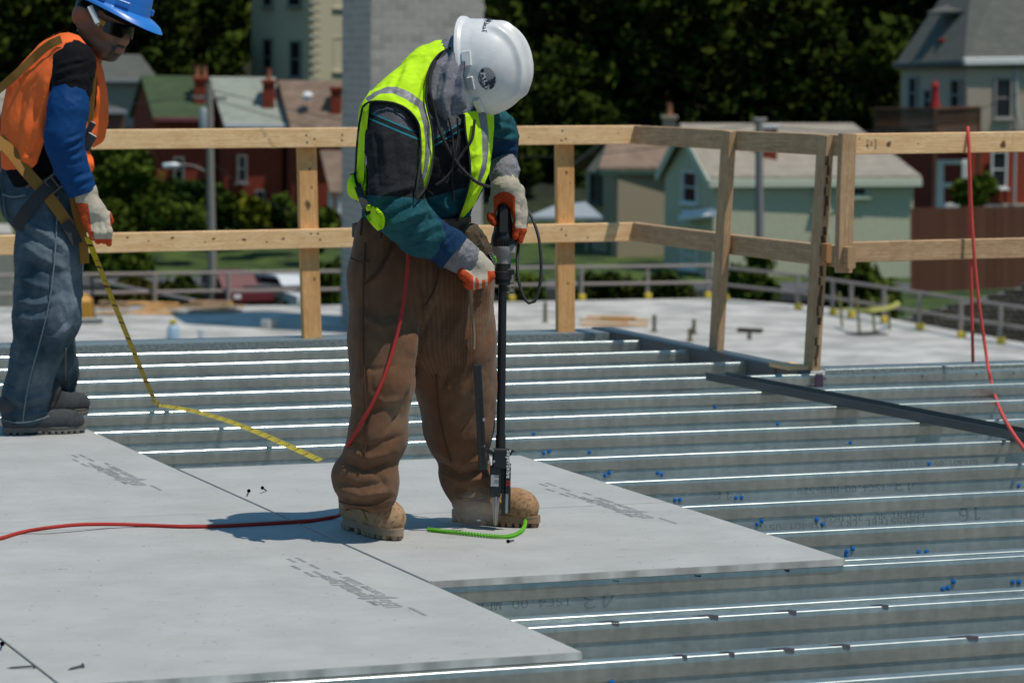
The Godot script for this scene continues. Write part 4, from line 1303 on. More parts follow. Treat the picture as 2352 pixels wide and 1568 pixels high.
	for q in [[2090, 180, 2106, 247], [2125, 208, 2140, 252], [2186, 185, 2206, 250]]: window(t, q[0], q[1], q[2], q[3], d_s.call(q[0]), d_s.call(q[2]), smat(lin(0.34, 0.35, 0.36), 0.7))
	sub("downpipe", MB.new().tube(PackedVector3Array([PH(2335, 148, 150.7), PH(2336, 250, 150.7), PH(2345, 290, 150.5), PH(2334, 300, 150.6), PH(2330, 480, 150.6)]), 0.07, 6), smat(lin(0.45, 0.45, 0.46), 0.6), t)
	sub("stone_base", MB.new().bar(PH(2228, 476, 150.1), PH(2616, 474, 153.1), 0.3, 0.2, Vector3.UP, 0.02), smat(lin(0.4, 0.38, 0.35), 0.9), t)
	# timber balcony
	var b := thing("timber_balcony", "dark brown timber balcony on posts at the upper right", "balcony", PH(2130, 400, 148), 0.0)
	var brown := smat(lin(0.10, 0.045, 0.022), 0.85)
	var c0 := PH(2012, 250, 149)
	var c1 := PH(2150, 250, 145.5)
	var c2 := PH(2250, 246, 148)
	for q in [[c0, c1], [c1, c2]]:
		var a: Vector3 = q[0]
		var e: Vector3 = q[1]
		sub("handrail", MB.new().bar(a, e, 0.12, 0.2, Vector3.UP, 0.02), brown, b)
		sub("rail", MB.new().bar(a - Vector3(0, 0.85, 0), e - Vector3(0, 0.85, 0), 0.14, 0.1, Vector3.UP, 0.01), brown, b)
		sub("deck_beam", MB.new().bar(a - Vector3(0, 1.1, 0), e - Vector3(0, 1.1, 0), 0.26, 0.12, Vector3.UP, 0.01), brown, b)
		var k := int((e - a).length() / 0.17)
		for i in k: sub("baluster", MB.new().bar(a.lerp(e, (i + 0.5) / k) - Vector3(0, 0.85, 0), a.lerp(e, (i + 0.5) / k), 0.09, 0.04, L(1, 0, 0), 0.008), brown, b)
	var fl := [c0, c1, c2, PH(2200, 250, 152)]
	for i in 4: fl[i] -= Vector3(0, 1.0, 0)
	sub("floor", MB.new().slab(fl, Vector3(0, -0.1, 0)), brown, b)
	for p in [c0, c1, c2]: sub("post", MB.new().bar(p, Vector3(p.x, -6.9, p.z), 0.18, 0.18, L(1, 0, 0), 0.01), brown, b)
	# folded parasol
	var um := thing("folded_parasol", "folded red parasol standing on the timber balcony", "parasol", PH(2148, 250, 147), 0.0)
	var red := smat(lin(0.36, 0.008, 0.012), 0.8)
	var cl := MB.new()
	cl.lathe(PackedVector2Array([Vector2(0.0, 1.38), Vector2(0.07, 1.25), Vector2(0.16, 1.1), Vector2(0.13, 0.8), Vector2(0.17, 0.4), Vector2(0.23, 0.1), Vector2(0.18, 0.05)]), Transform3D(Basis(), PH(2148, 252, 147)), 14)
	for i in cl.v.size():
		var o := cl.v[i] - PH(2148, 252, 147)
		var an := atan2(o.z, o.x)
		cl.v[i] += Vector3(o.x, 0, o.z) * 0.25 * sin(an * 6.0)
	sub("canopy", cl.smooth(), red, um)
	sub("pole", MB.new().tube(PackedVector3Array([PH(2148, 296, 147), PH(2148, 184, 147)]), 0.03, 6), M.pipe, um)
	# porch under the balcony
	var pc := thing("white_porch", "white porch frame under the timber balcony", "porch", PH(2190, 470, 149), 0.0)
	for u in [2160, 2218]: sub("post", MB.new().bar(PH(u, 480, 149), PH(u, 372, 149), 0.34, 0.2, L(1, 0, 0), 0.02), M.white_paint, pc)
	for v in [372, 425, 472]: sub("beam", MB.new().bar(PH(2150, v, 149.02), PH(2226, v, 149.02), 0.22, 0.16, Vector3.UP, 0.02), M.white_paint, pc)
	# timber fence and retaining wall
	var fn := thing("timber_fence", "long reddish brown board fence right of the pale green house", "fence", PH(2230, 660, 112), 0.0)
	for i in 40:
		var u := 2096.0 + i * 8.6
		var dd := 112.0 + i * 0.04
		var m := smat(lin(0.12, 0.038, 0.02) * 1.0, 0.85)
		m.albedo_color = lin(0.135, 0.045, 0.024).lerp(lin(0.20, 0.075, 0.042), rng.randf())
		sub("board", MB.new().bar(PH(u, 672 - i * 0.4, dd), PH(u, 478 - i * 0.2, dd), 0.125, 0.03, L(1, 0, 0), 0.005), m, fn)
	sub("rail", MB.new().bar(PH(2096, 520, 112.1), PH(2440, 515, 113.6), 0.1, 0.06, Vector3.UP), brown, fn)
	var rw := thing("block_retaining_wall", "dark split-faced block retaining wall at the right edge of the lower deck", "retaining wall", PH(2200, 780, 97), 0.0)
	var bm := tri(smat(Color.WHITE, 0.95), 0.6)
	bm.albedo_texture = tone(91, 128, 128, [[0.05, 1, 1, 1], [0.2, 1, 1, 1]], Color(0.20, 0.19, 0.17), Color(0.40, 0.38, 0.34), 1.4)
	var rest := MB.new()
	for r in 15:
		for i in 26:
			var u := 2036 + i * 15.5 + (r % 2) * 7.7
			var v := 806 - r * 11.5
			if v < 742 - (u - 2036) * 0.27: continue
			var p := PH(u, v, 97.0 + r * 0.08)
			rest.box(Transform3D(Basis(L(1, 0, 0), Vector3.UP, L(0, 0, 1)), p + L(0, 0, rng.randf_range(-0.03, 0.03))), Vector3(0.195, 0.142, 0.3), 0.03)
	sub("blocks", rest, bm, rw).set_meta("kind", "stuff")
	sub("backing", MB.new().slab([PH(2030, 840, 97.5), PH(2460, 840, 97.5), PH(2460, 634, 98.8), PH(2030, 750, 98.8)], L(0, 0, -0.8)), M.concrete_dark, rw)
	var bank := MB.new()
	bank.slab([PH(2030, 752, 98.6), PH(2460, 636, 98.6), PH(2460, 650, 116), PH(2020, 672, 116)], Vector3(0, -0.5, 0))
	struct("grass_bank", bank, M.grass)
	# pole on the right
	t = thing("utility_pole", "grey utility pole in front of the pale green house", "utility pole", PH(1746, 690, 118), 0.0)
	sub("pole", MB.new().tube(PackedVector3Array([PH(1746, 715, 118), PH(1744, 272, 118)]), PackedFloat32Array([0.17, 0.14]), 10), smat(lin(0.23, 0.22, 0.22), 0.9), t)
	sub("top_cap", MB.new().box(Transform3D(Basis(), PH(1746, 275, 118)), Vector3(0.5, 0.14, 0.2), 0.03), M.pipe, t)

func wires() -> void:
	var list := [[PH(480, 205, 118), PH(1744, 285, 118), 1.2, "upper wire strung between the left and right utility poles"], [PH(480, 226, 118), PH(1744, 300, 118), 1.5, "lower wire strung between the left and right utility poles"], [PH(480, 215, 118), PH(-300, 150, 112), 0.9, "wire running left from the left utility pole"], [PH(484, 372, 118), PH(760, 515, 137), 0.4, "service wire dropping from the left utility pole to the brown-roofed house"], [PH(1744, 288, 118), PH(2420, 180, 130), 1.0, "wire running right from the right utility pole"]]
	for q in list:
		var t := thing("utility_wire", q[3], "wire", (q[0] + q[1]) * 0.5, 0.0, "wires between the utility poles")
		var w := PackedVector3Array()
		for i in 13: w.append((q[0] as Vector3).lerp(q[1], i / 12.0) - Vector3(0, q[2] * sin(PI * i / 12.0), 0))
		sub("cable", MB.new().tube(w, 0.018, 5), M.black_soft, t)

# ---- trees: trunks, limbs and crowns of many small leaf clumps
var clump: ArrayMesh
func leaf_clump() -> ArrayMesh:
	var mb := MB.new()
	var r := RandomNumberGenerator.new()
	r.seed = 5
	for i in 9:
		var c := Vector3(r.randf_range(-1, 1), r.randf_range(-0.8, 0.8), r.randf_range(-1, 1)) * 0.32
		var a := Vector3(r.randf_range(-1, 1), r.randf_range(-0.5, 0.5), r.randf_range(-1, 1)).normalized()
		var b := a.cross(Vector3(r.randf_range(-1, 1), r.randf_range(-0.3, 1), r.randf_range(-1, 1))).normalized()
		var s := r.randf_range(0.16, 0.26)
		var f := a.cross(b) * s * 0.25
		mb.tri(c - a * s, c + f + b * s * 0.5, c + a * s)
		mb.tri(c + a * s, c + f - b * s * 0.5, c - a * s)
	for i in mb.v.size(): mb.n[i] = (mb.n[i] * 0.6 + mb.v[i].normalized() * 0.8 + Vector3.UP * 0.2).normalized()
	var m := vmat(1.0)
	m.metallic_specular = 0.1
	m.backlight_enabled = true
	m.backlight = Color(0.08, 0.10, 0.02)
	return mesh_of(mb, m)

func tree(called: String, label: String, cat: String, u: float, vt: float, vb: float, d: float, wu: float, n: int, lo: Color, hi: Color, size := 1.0, group := "") -> void:
	var top := PH(u, vt, d)
	var bot := PH(u, vb, d)
	var h := top.y - bot.y
	var w := wu * d / F * 0.5
	var t := thing(called, label, cat, bot, rng.randf() * TAU, group)
	var blobs := []
	var kb := 16
	for i in kb:
		var a := rng.randf() * TAU
		var y := rng.randf_range(0.18, 0.92)
		var r := w * sqrt(clampf(1.0 - pow((y - 0.5) / 0.62, 2.0), 0.05, 1.0)) * rng.randf_range(0.25, 0.8)
		blobs.append([Vector3(cos(a) * r, y * h, sin(a) * r), rng.randf_range(0.24, 0.42) * minf(w, h * 0.6), rng.randf()])
	if cat == "tree":
		var tr := MB.new()
		tr.tube(PackedVector3Array([Vector3(0, -2.0, 0), Vector3(0.1, h * 0.35, 0.1), Vector3(0, h * 0.75, 0)]), PackedFloat32Array([0.45, 0.3, 0.08]), 8)
		put("trunk", tr, smat(lin(0.05, 0.04, 0.03), 0.95), t)
		for i in 5: put("limb", MB.new().tube(PackedVector3Array([Vector3(0.05, h * (0.25 + 0.07 * i), 0.05), blobs[i * 3][0]]), PackedFloat32Array([0.16, 0.04]), 6), smat(lin(0.05, 0.04, 0.03), 0.95), t)
	var mm := MultiMesh.new()
	mm.transform_format = MultiMesh.TRANSFORM_3D
	mm.use_colors = true
	mm.instance_count = n
	mm.mesh = clump
	for i in n:
		var q: Array = blobs[rng.randi() % kb]
		var o: Vector3 = Vector3(rng.randfn(), rng.randfn() * 0.8, rng.randfn()).normalized() * q[1] * pow(rng.randf(), 0.35)
		var s := size * rng.randf_range(0.7, 1.35)
		mm.set_instance_transform(i, Transform3D(Basis(Vector3(rng.randfn(), rng.randfn(), rng.randfn()).normalized(), rng.randf() * TAU).scaled(Vector3.ONE * s), q[0] + o))
		mm.set_instance_color(i, lo.lerp(hi, clampf(q[2] * 0.6 + rng.randf() * 0.4, 0, 1)))
	var mi := MultiMeshInstance3D.new()
	mi.multimesh = mm
	mi.name = "crown"
	mi.set_meta("kind", "stuff")
	t.add_child(mi, true)

func woods() -> void:
	clump = leaf_clump()
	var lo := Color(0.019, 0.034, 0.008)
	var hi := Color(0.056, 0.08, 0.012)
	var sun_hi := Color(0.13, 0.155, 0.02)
	var g := "trees on the hillside"
	var list := [
		# u, top, base, depth, width, leaves, light
		[-60, -260, 260, 196, 420, 0, "dark broad tree at the left edge behind the standing worker"],
		[420, -300, 250, 205, 420, 0, "dark tree right of the standing worker's blue hard hat"],
		[515, -140, 185, 196, 120, 1, "sunlit yellow-green tree beside the cream building"],
		[430, 120, 190, 186, 230, 0, "low bushy tree behind the green roof"],
		[1210, -330, 330, 200, 420, 0, "dark tree just right of the white hard hat"],
		[1380, -160, 320, 186, 260, 0, "tree with lit leaf tips left of the clay chimney pot"],
		[1560, -300, 320, 196, 380, 0, "large dark tree above the tan house"],
		[1745, -200, 320, 184, 300, 1, "broad sunlit tree above the pale green house's chimney"],
		[1930, -220, 330, 188, 300, 1, "tree with yellow-green boughs left of the upper right house"],
		[2090, -260, 300, 182, 260, 0, "dark tree beside the grey hipped roof"],
		[1990, 90, 340, 172, 190, 0, "dark low tree left of the timber balcony"],
		[2420, -300, 200, 200, 300, 0, "tree behind the upper right house"],
		[900, -320, 260, 225, 420, 0, "tree behind the block tower"],
		[150, -100, 270, 185, 300, 0, "dark tree behind the grey-roofed cottage"],
		[1320, 150, 560, 165, 260, 0, "dark shrubby tree behind the left guardrail post of the corner"],
		[1150, 200, 600, 160, 200, 0, "dark tree between the block tower and the tan house"],
	]
	for q in list:
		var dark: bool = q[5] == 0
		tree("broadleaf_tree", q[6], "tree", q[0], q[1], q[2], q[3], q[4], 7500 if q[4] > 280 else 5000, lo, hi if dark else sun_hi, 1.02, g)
	struct_wood(lo, hi)
	var bl := Color(0.03, 0.055, 0.01)
	var bh := Color(0.10, 0.14, 0.02)
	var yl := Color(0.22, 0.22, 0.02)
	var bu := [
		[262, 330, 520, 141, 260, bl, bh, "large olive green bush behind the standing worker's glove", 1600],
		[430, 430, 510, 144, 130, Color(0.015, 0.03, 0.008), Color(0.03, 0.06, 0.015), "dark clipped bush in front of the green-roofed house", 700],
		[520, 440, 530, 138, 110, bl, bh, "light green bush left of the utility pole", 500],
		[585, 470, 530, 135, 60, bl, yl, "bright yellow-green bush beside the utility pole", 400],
		[650, 460, 530, 136, 90, bl, bh, "round green bush in front of the brown-roofed house", 500],
		[300, 470, 545, 134, 220, bl, bh, "low flowering hedge along the left lawn", 900],
		[420, 485, 540, 133, 170, bl, bh, "low green hedge along the middle of the lawn", 700],
		[735, 490, 570, 132, 130, bl, bh, "green bush left of the block tower", 600],
		[1720, 590, 705, 111, 100, bl, Color(0.09, 0.13, 0.025), "green shrub at the foot of the right utility pole", 700],
		[1975, 602, 735, 101, 200, bl, Color(0.10, 0.13, 0.02), "large green shrub behind the lower deck's right rail", 1500],
		[2240, 415, 482, 140, 90, bl, bh, "green shrub below the white porch", 500],
		[300, 560, 650, 126, 120, bl, bh, "shrub on the lawn behind the measuring tape", 400],
		[290, 655, 725, 113, 110, Color(0.06, 0.06, 0.015), Color(0.13, 0.12, 0.03), "dry yellowish shrub behind the left lower rail, nearest the tape", 600],
		[400, 650, 722, 114, 120, bl, Color(0.08, 0.09, 0.02), "dark shrub behind the left lower rail, left of the red pickup", 700],
		[1190, 640, 710, 113, 110, bl, bh, "shrub beyond the lower rail, left of the middle guardrail post", 600],
		[1390, 645, 705, 112, 130, bl, Color(0.05, 0.06, 0.015), "low dark shrub beyond the lower rail in front of the tan house", 800],
		[1530, 640, 700, 111, 150, bl, Color(0.05, 0.06, 0.015), "low dark shrub beyond the lower rail, left of the green house gable", 900],
		[750, 610, 720, 113, 90, bl, bh, "green shrub left of the tower's foot", 500],
		[215, 540, 680, 122, 90, bl, bh, "shrub behind the standing worker's knees", 400],
	]
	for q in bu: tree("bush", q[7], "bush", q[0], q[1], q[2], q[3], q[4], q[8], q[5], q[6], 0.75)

func struct_wood(lo: Color, hi: Color) -> void:
	# the closed wood farther up the hill
	var mm := MultiMesh.new()
	mm.transform_format = MultiMesh.TRANSFORM_3D
	mm.use_colors = true
	mm.instance_count = 70000
	mm.mesh = clump
	for i in 70000:
		var u := rng.randf_range(-700, 3050)
		var d := rng.randf_range(176, 250)
		if u > 540 and u < 1130 and d < 200: d += 30.0
		var x := (u - 1176) * d / F
		var cx := floorf(x / 6.0)
		var top := 13.0 + 5.0 * sin(cx * 2.3 + floorf(d / 12.0) * 1.7) - 3.0 * pow(fposmod(x / 6.0, 1.0) * 2.0 - 1.0, 2.0)
		var p := L(x, 0, -d)
		p.y = ground_y(d) - 2.0 + top * pow(rng.randf(), 0.6)
		mm.set_instance_transform(i, Transform3D(Basis(Vector3(rng.randfn(), rng.randfn(), rng.randfn()).normalized(), rng.randf() * TAU).scaled(Vector3.ONE * rng.randf_range(1.1, 2.1)), p))
		mm.set_instance_color(i, lo.lerp(hi, rng.randf()))
	var mi := MultiMeshInstance3D.new()
	mi.multimesh = mm
	mi.name = "hillside_wood"
	add_child(mi, true)
	mi.set_meta("kind", "stuff")
	tag(mi, "dense dark wood covering the hillside behind the houses", "wood")

# ---- figures. Joints are read off as [u, v, nearer/farther than the figure's middle], radii in picture units
class Surf:
	var uv := PackedVector2Array()
	var d := PackedFloat32Array()
	var top: Node3D
	func depth(u: float, v: float) -> float:
		# nearest surface depth under a point of the silhouette
		var best := 1e9
		var bd := 1e9
		var near := 1e9
		var q := Vector2(u, v)
		for i in uv.size():
			var e := uv[i].distance_squared_to(q)
			if e < 150.0 and d[i] < best: best = d[i]
			if e < bd:
				bd = e
				near = d[i]
		return best if best < 1e8 else near

func skin_of(mbs: Array) -> Surf:
	var s := Surf.new()
	var inv := CB.inverse()
	for mb in mbs:
		for i in mb.v.size():
			if mb.n[i].dot(Vector3(0, HC, 0) - mb.v[i]) > 0.0:
				var q: Vector3 = inv * (mb.v[i] - Vector3(0, HC, 0))
				s.uv.append(Vector2(1176.0 + F * q.x / -q.z, 784.0 - F * q.y / -q.z))
				s.d.append(-q.z)
	return s

func on(s: Surf, u: float, v: float, off: float) -> Vector3: return P(u, v, s.depth(u, v) - off)

func caps(b: Body, D: float, list: Array, k := 1.0) -> Body:
	# [[u, v, dd, r], [u, v, dd, r], ...] chains
	var s := D / F
	for ch in list:
		for i in range(0, maxi(1, ch.size() - 1)):
			var a: Array = ch[i]
			var e: Array = ch[mini(i + 1, ch.size() - 1)]
			b.cap(P(a[0], a[1], D + a[2]), P(e[0], e[1], D + e[2]), a[3] * s * k, e[3] * s * k)
	return b

# folds: [height in mm, width, u, v, u, v, ...] ridges (+) and creases (-), and a fine unevenness
func fold(mb: MB, folds: Array, seed := 1, amp := 0.004, freq := Vector3(5, 5, 5), back := true) -> MB:
	var fn := FastNoiseLite.new()
	fn.seed = seed
	fn.frequency = 1.0
	fn.fractal_octaves = 2
	var fr := FastNoiseLite.new()
	fr.seed = seed + 40
	fr.frequency = 1.0
	fr.fractal_type = FastNoiseLite.FRACTAL_RIDGED
	fr.fractal_octaves = 2
	fr.domain_warp_enabled = true
	fr.domain_warp_amplitude = 0.5
	fr.domain_warp_frequency = 0.8
	var segs := []
	for f in folds:
		var lo := Vector2(1e9, 1e9)
		var hi := -lo
		var pts := PackedVector2Array()
		for i in range(2, f.size(), 2):
			var p := Vector2(f[i], f[i + 1])
			pts.append(p)
			lo = lo.min(p); hi = hi.max(p)
		var m: Vector2 = Vector2.ONE * f[1] * 3.0
		segs.append([f[0] * 0.001, float(f[1]), pts, lo - m, hi + m])
	var cam := Vector3(0, HC, 0)
	for i in mb.v.size():
		var p := mb.v[i]
		var n := mb.n[i]
		var face := clampf(n.dot((cam - p).normalized()) * 2.0 + 0.4, 0.0, 1.0)
		var s := amp * (0.55 * fn.get_noise_3d(p.x * freq.x, p.y * freq.y, p.z * freq.z) + 0.8 * fr.get_noise_3d(p.x * freq.x * 1.1, p.y * freq.y * 1.1, p.z * freq.z * 1.1) + 0.22 * fn.get_noise_3d(p.x * freq.x * 4.0, p.y * freq.y * 4.0, p.z * freq.z * 4.0))
		if face > 0.0:
			var q := UV(p)
			for g in segs:
				if q.x < g[3].x or q.y < g[3].y or q.x > g[4].x or q.y > g[4].y: continue
				var d := 1e9
				var pts: PackedVector2Array = g[2]
				for j in pts.size() - 1: d = minf(d, q.distance_squared_to(Geometry2D.get_closest_point_to_segment(q, pts[j], pts[j + 1])))
				var e0: float = minf(q.distance_to(pts[0]), q.distance_to(pts[pts.size() - 1])) / (g[1] * 2.0)
				var x: float = d / (g[1] * g[1])
				s += g[0] * face * (1.5 * exp(-sqrt(x) * 1.3) - 0.4 * exp(-x * 0.25) if g[0] < 0.0 else 1.4 * exp(-x * 1.4) - 0.3 * exp(-x * 0.25)) * lerpf(0.35, 1.0, clampf(e0, 0, 1))
		mb.v[i] = p + n * s
	return mb.smooth()

func gvals(mb: MB, f: Callable) -> PackedFloat32Array:
	var g := PackedFloat32Array()
	g.resize(mb.v.size())
	for i in mb.v.size(): g[i] = f.call(mb.v[i], mb.n[i])
	return g

func paint(mb: MB, f: Callable) -> MB:
	for i in mb.v.size(): mb.c[i] = f.call(mb.v[i], mb.n[i])
	return mb

func localize(mb: MB, par: Node3D) -> MB: return MB.new().add(mb, chain(par).affine_inverse())

func cloth(seed: int, base: Color, vary := 0.12, rough := 0.95, vertex := false) -> StandardMaterial3D:
	var m := smat(Color.WHITE, rough)
	m.albedo_color = base
	m.albedo_texture = tone(seed, 128, 128, [[0.04, 0.5, 1, 1], [0.3, 0.9, 1, 1]], Color.WHITE * (1.0 - vary), Color.WHITE, 1.3)
	m.vertex_color_use_as_albedo = vertex
	m.metallic_specular = 0.25
	return tri(m, 4.0)

# a sheet of cloth between two edges given point by point, bulging by «b»
func sheet(a: Array, e: Array, n: int, bulge: Callable) -> MB:
	var mb := MB.new()
	var pa := curve(a, 0.012)
	var pe := curve(e, 0.012)
	var k := 44
	for i in k + 1:
		var f := float(i) / k
		var qa := pa[mini(int(f * (pa.size() - 1)), pa.size() - 1)]
		var qe := pe[mini(int(f * (pe.size() - 1)), pe.size() - 1)]
		for j in n + 1:
			var t := float(j) / n
			mb.vert(qa.lerp(qe, t) + bulge.call(f, t), Vector3.UP, Vector2(t, f))
	for i in k:
		for j in n:
			var q := i * (n + 1) + j
			mb.ix.append_array([q, q + 1, q + n + 1, q + 1, q + n + 2, q + n + 1])
	mb.smooth()
	var s := 0.0
	for i in mb.v.size(): s += mb.n[i].dot(Vector3(0, HC, 0) - mb.v[i])
	if s < 0:
		for i in range(0, mb.ix.size(), 3):
			var w := mb.ix[i + 1]
			mb.ix[i + 1] = mb.ix[i + 2]; mb.ix[i + 2] = w
		mb.smooth()
	return mb

func strap(s: Surf, pts: Array, w: float, off := 0.008, thick := 0.003) -> MB:
	var w3 := []
	for p in pts: w3.append(on(s, p[0], p[1], off + (p[2] if p.size() > 2 else 0.0)))
	var c := curve(w3, 0.02)
	var ups := PackedVector3Array()
	for i in c.size(): ups.append((Vector3(0, HC, 0) - c[i]).normalized() + L(0.0, 0.25, 0))
	return MB.new().sweep(c, ups, PackedVector2Array([Vector2(-w / 2, -thick / 2), Vector2(w / 2, -thick / 2), Vector2(w / 2, thick / 2), Vector2(-w / 2, thick / 2)]))

func cord(pts: Array, r: float, step := 0.02) -> MB: return MB.new().tube(curve(pts, step), r, 7)

# ---- head: x to its left, y up, z forward
func head_mesh(xf: Transform3D, skin: Color, stubble: Color, hair: Color, beard := 1.0, neck := Vector3(0, -0.16, -0.045)) -> MB:
	var b := Body.new()
	b.k = 110.0
	b.cell = 0.0033
	b.cap(Vector3(0, 0.035, -0.035), Vector3(0, 0.035, 0.018), 0.073, 0.071)
	b.cap(Vector3(-0.024, 0.028, 0.060), Vector3(0.024, 0.028, 0.060), 0.022, 0.022)
	for s in [-1.0, 1.0]:
		b.cap(Vector3(s * 0.036, -0.018, 0.048), Vector3(s * 0.046, -0.012, 0.02), 0.026, 0.03)
		b.cap(Vector3(s * 0.052, -0.05, 0.0), Vector3(s * 0.028, -0.085, 0.05), 0.022, 0.018)
		b.cap(Vector3(s * 0.006, -0.0325, 0.094), Vector3(s * 0.011, -0.033, 0.088), 0.007, 0.0075)
		b.cap(Vector3(s * 0.004, -0.0595, 0.0855), Vector3(s * 0.018, -0.062, 0.078), 0.0058, 0.0045)
		b.cap(Vector3(s * 0.004, -0.0695, 0.084), Vector3(s * 0.015, -0.0685, 0.077), 0.0066, 0.0045)
		# ear: a flat shell with a raised rim and lobe
		b.cap(Vector3(s * 0.073, 0.010, -0.028), Vector3(s * 0.073, -0.016, -0.020), 0.021, 0.015, Vector3.RIGHT, 0.42)
		for i in 6:
			var a0 := 0.2 + i * 0.6
			var a1 := a0 + 0.6
			b.cap(Vector3(s * 0.083, 0.002 + 0.026 * sin(a0), -0.027 + 0.018 * cos(a0)), Vector3(s * 0.083, 0.002 + 0.026 * sin(a1), -0.027 + 0.018 * cos(a1)), 0.0058, 0.0058)
		b.cap(Vector3(s * 0.077, -0.027, -0.017), Vector3(s * 0.077, -0.030, -0.016), 0.008, 0.008)
	b.cap(Vector3(0, -0.045, 0.045), Vector3(0, -0.062, 0.052), 0.034, 0.028)
	b.cap(Vector3(-0.008, -0.092, 0.058), Vector3(0.008, -0.092, 0.058), 0.017, 0.017)
	b.cap(Vector3(0, 0.012, 0.078), Vector3(0, -0.027, 0.1), 0.0085, 0.0115)
	b.cap(Vector3(0, -0.05, -0.02), neck, 0.057, 0.058)
	var mb := b.build()
	paint(mb, func(p: Vector3, n: Vector3) -> Color:
		var c := skin
		var st := 0.0
		# jaw, moustache and goatee
		st = maxf(st, smoothstep(-0.055, -0.075, p.y + maxf(0.0, p.z - 0.03) * 0.2) * smoothstep(-0.005, 0.02, p.z) * 0.45)
		st = maxf(st, smoothstep(0.028, 0.02, absf(p.x)) * smoothstep(-0.044, -0.048, p.y) * smoothstep(-0.060, -0.0555, p.y) * smoothstep(0.05, 0.07, p.z))
		st = maxf(st, smoothstep(0.026, 0.018, absf(p.x)) * smoothstep(-0.0745, -0.078, p.y) * smoothstep(0.04, 0.06, p.z))
		st = maxf(st, smoothstep(0.034, 0.029, absf(p.x)) * smoothstep(0.018, 0.022, absf(p.x)) * smoothstep(-0.05, -0.056, p.y) * smoothstep(0.04, 0.055, p.z) * 0.9)
		c = c.lerp(stubble, st * beard)
		if p.z > 0.07 and absf(p.x) < 0.02 and p.y < -0.0575 and p.y > -0.074: c = skin.lerp(Color(0.25, 0.06, 0.05), 0.45)
		# hair: back and sides above the ear line
		var hr := smoothstep(-0.012, 0.006, p.y - 0.95 * minf(0.0, p.z + 0.03)) * smoothstep(0.03, 0.015, p.z - maxf(0, p.y - 0.03) * 0.8)
		if absf(p.x) > 0.0705 and p.y < 0.03 and p.z > -0.045: hr = 0.0
		if p.z > -0.052 and p.z < 0.012 and absf(p.y + 0.004) < 0.038 and absf(p.x) > 0.055: hr = 0.0
		if p.y > 0.062: hr = 1.0
		return c.lerp(hair, hr))
	return MB.new().add(mb, xf)

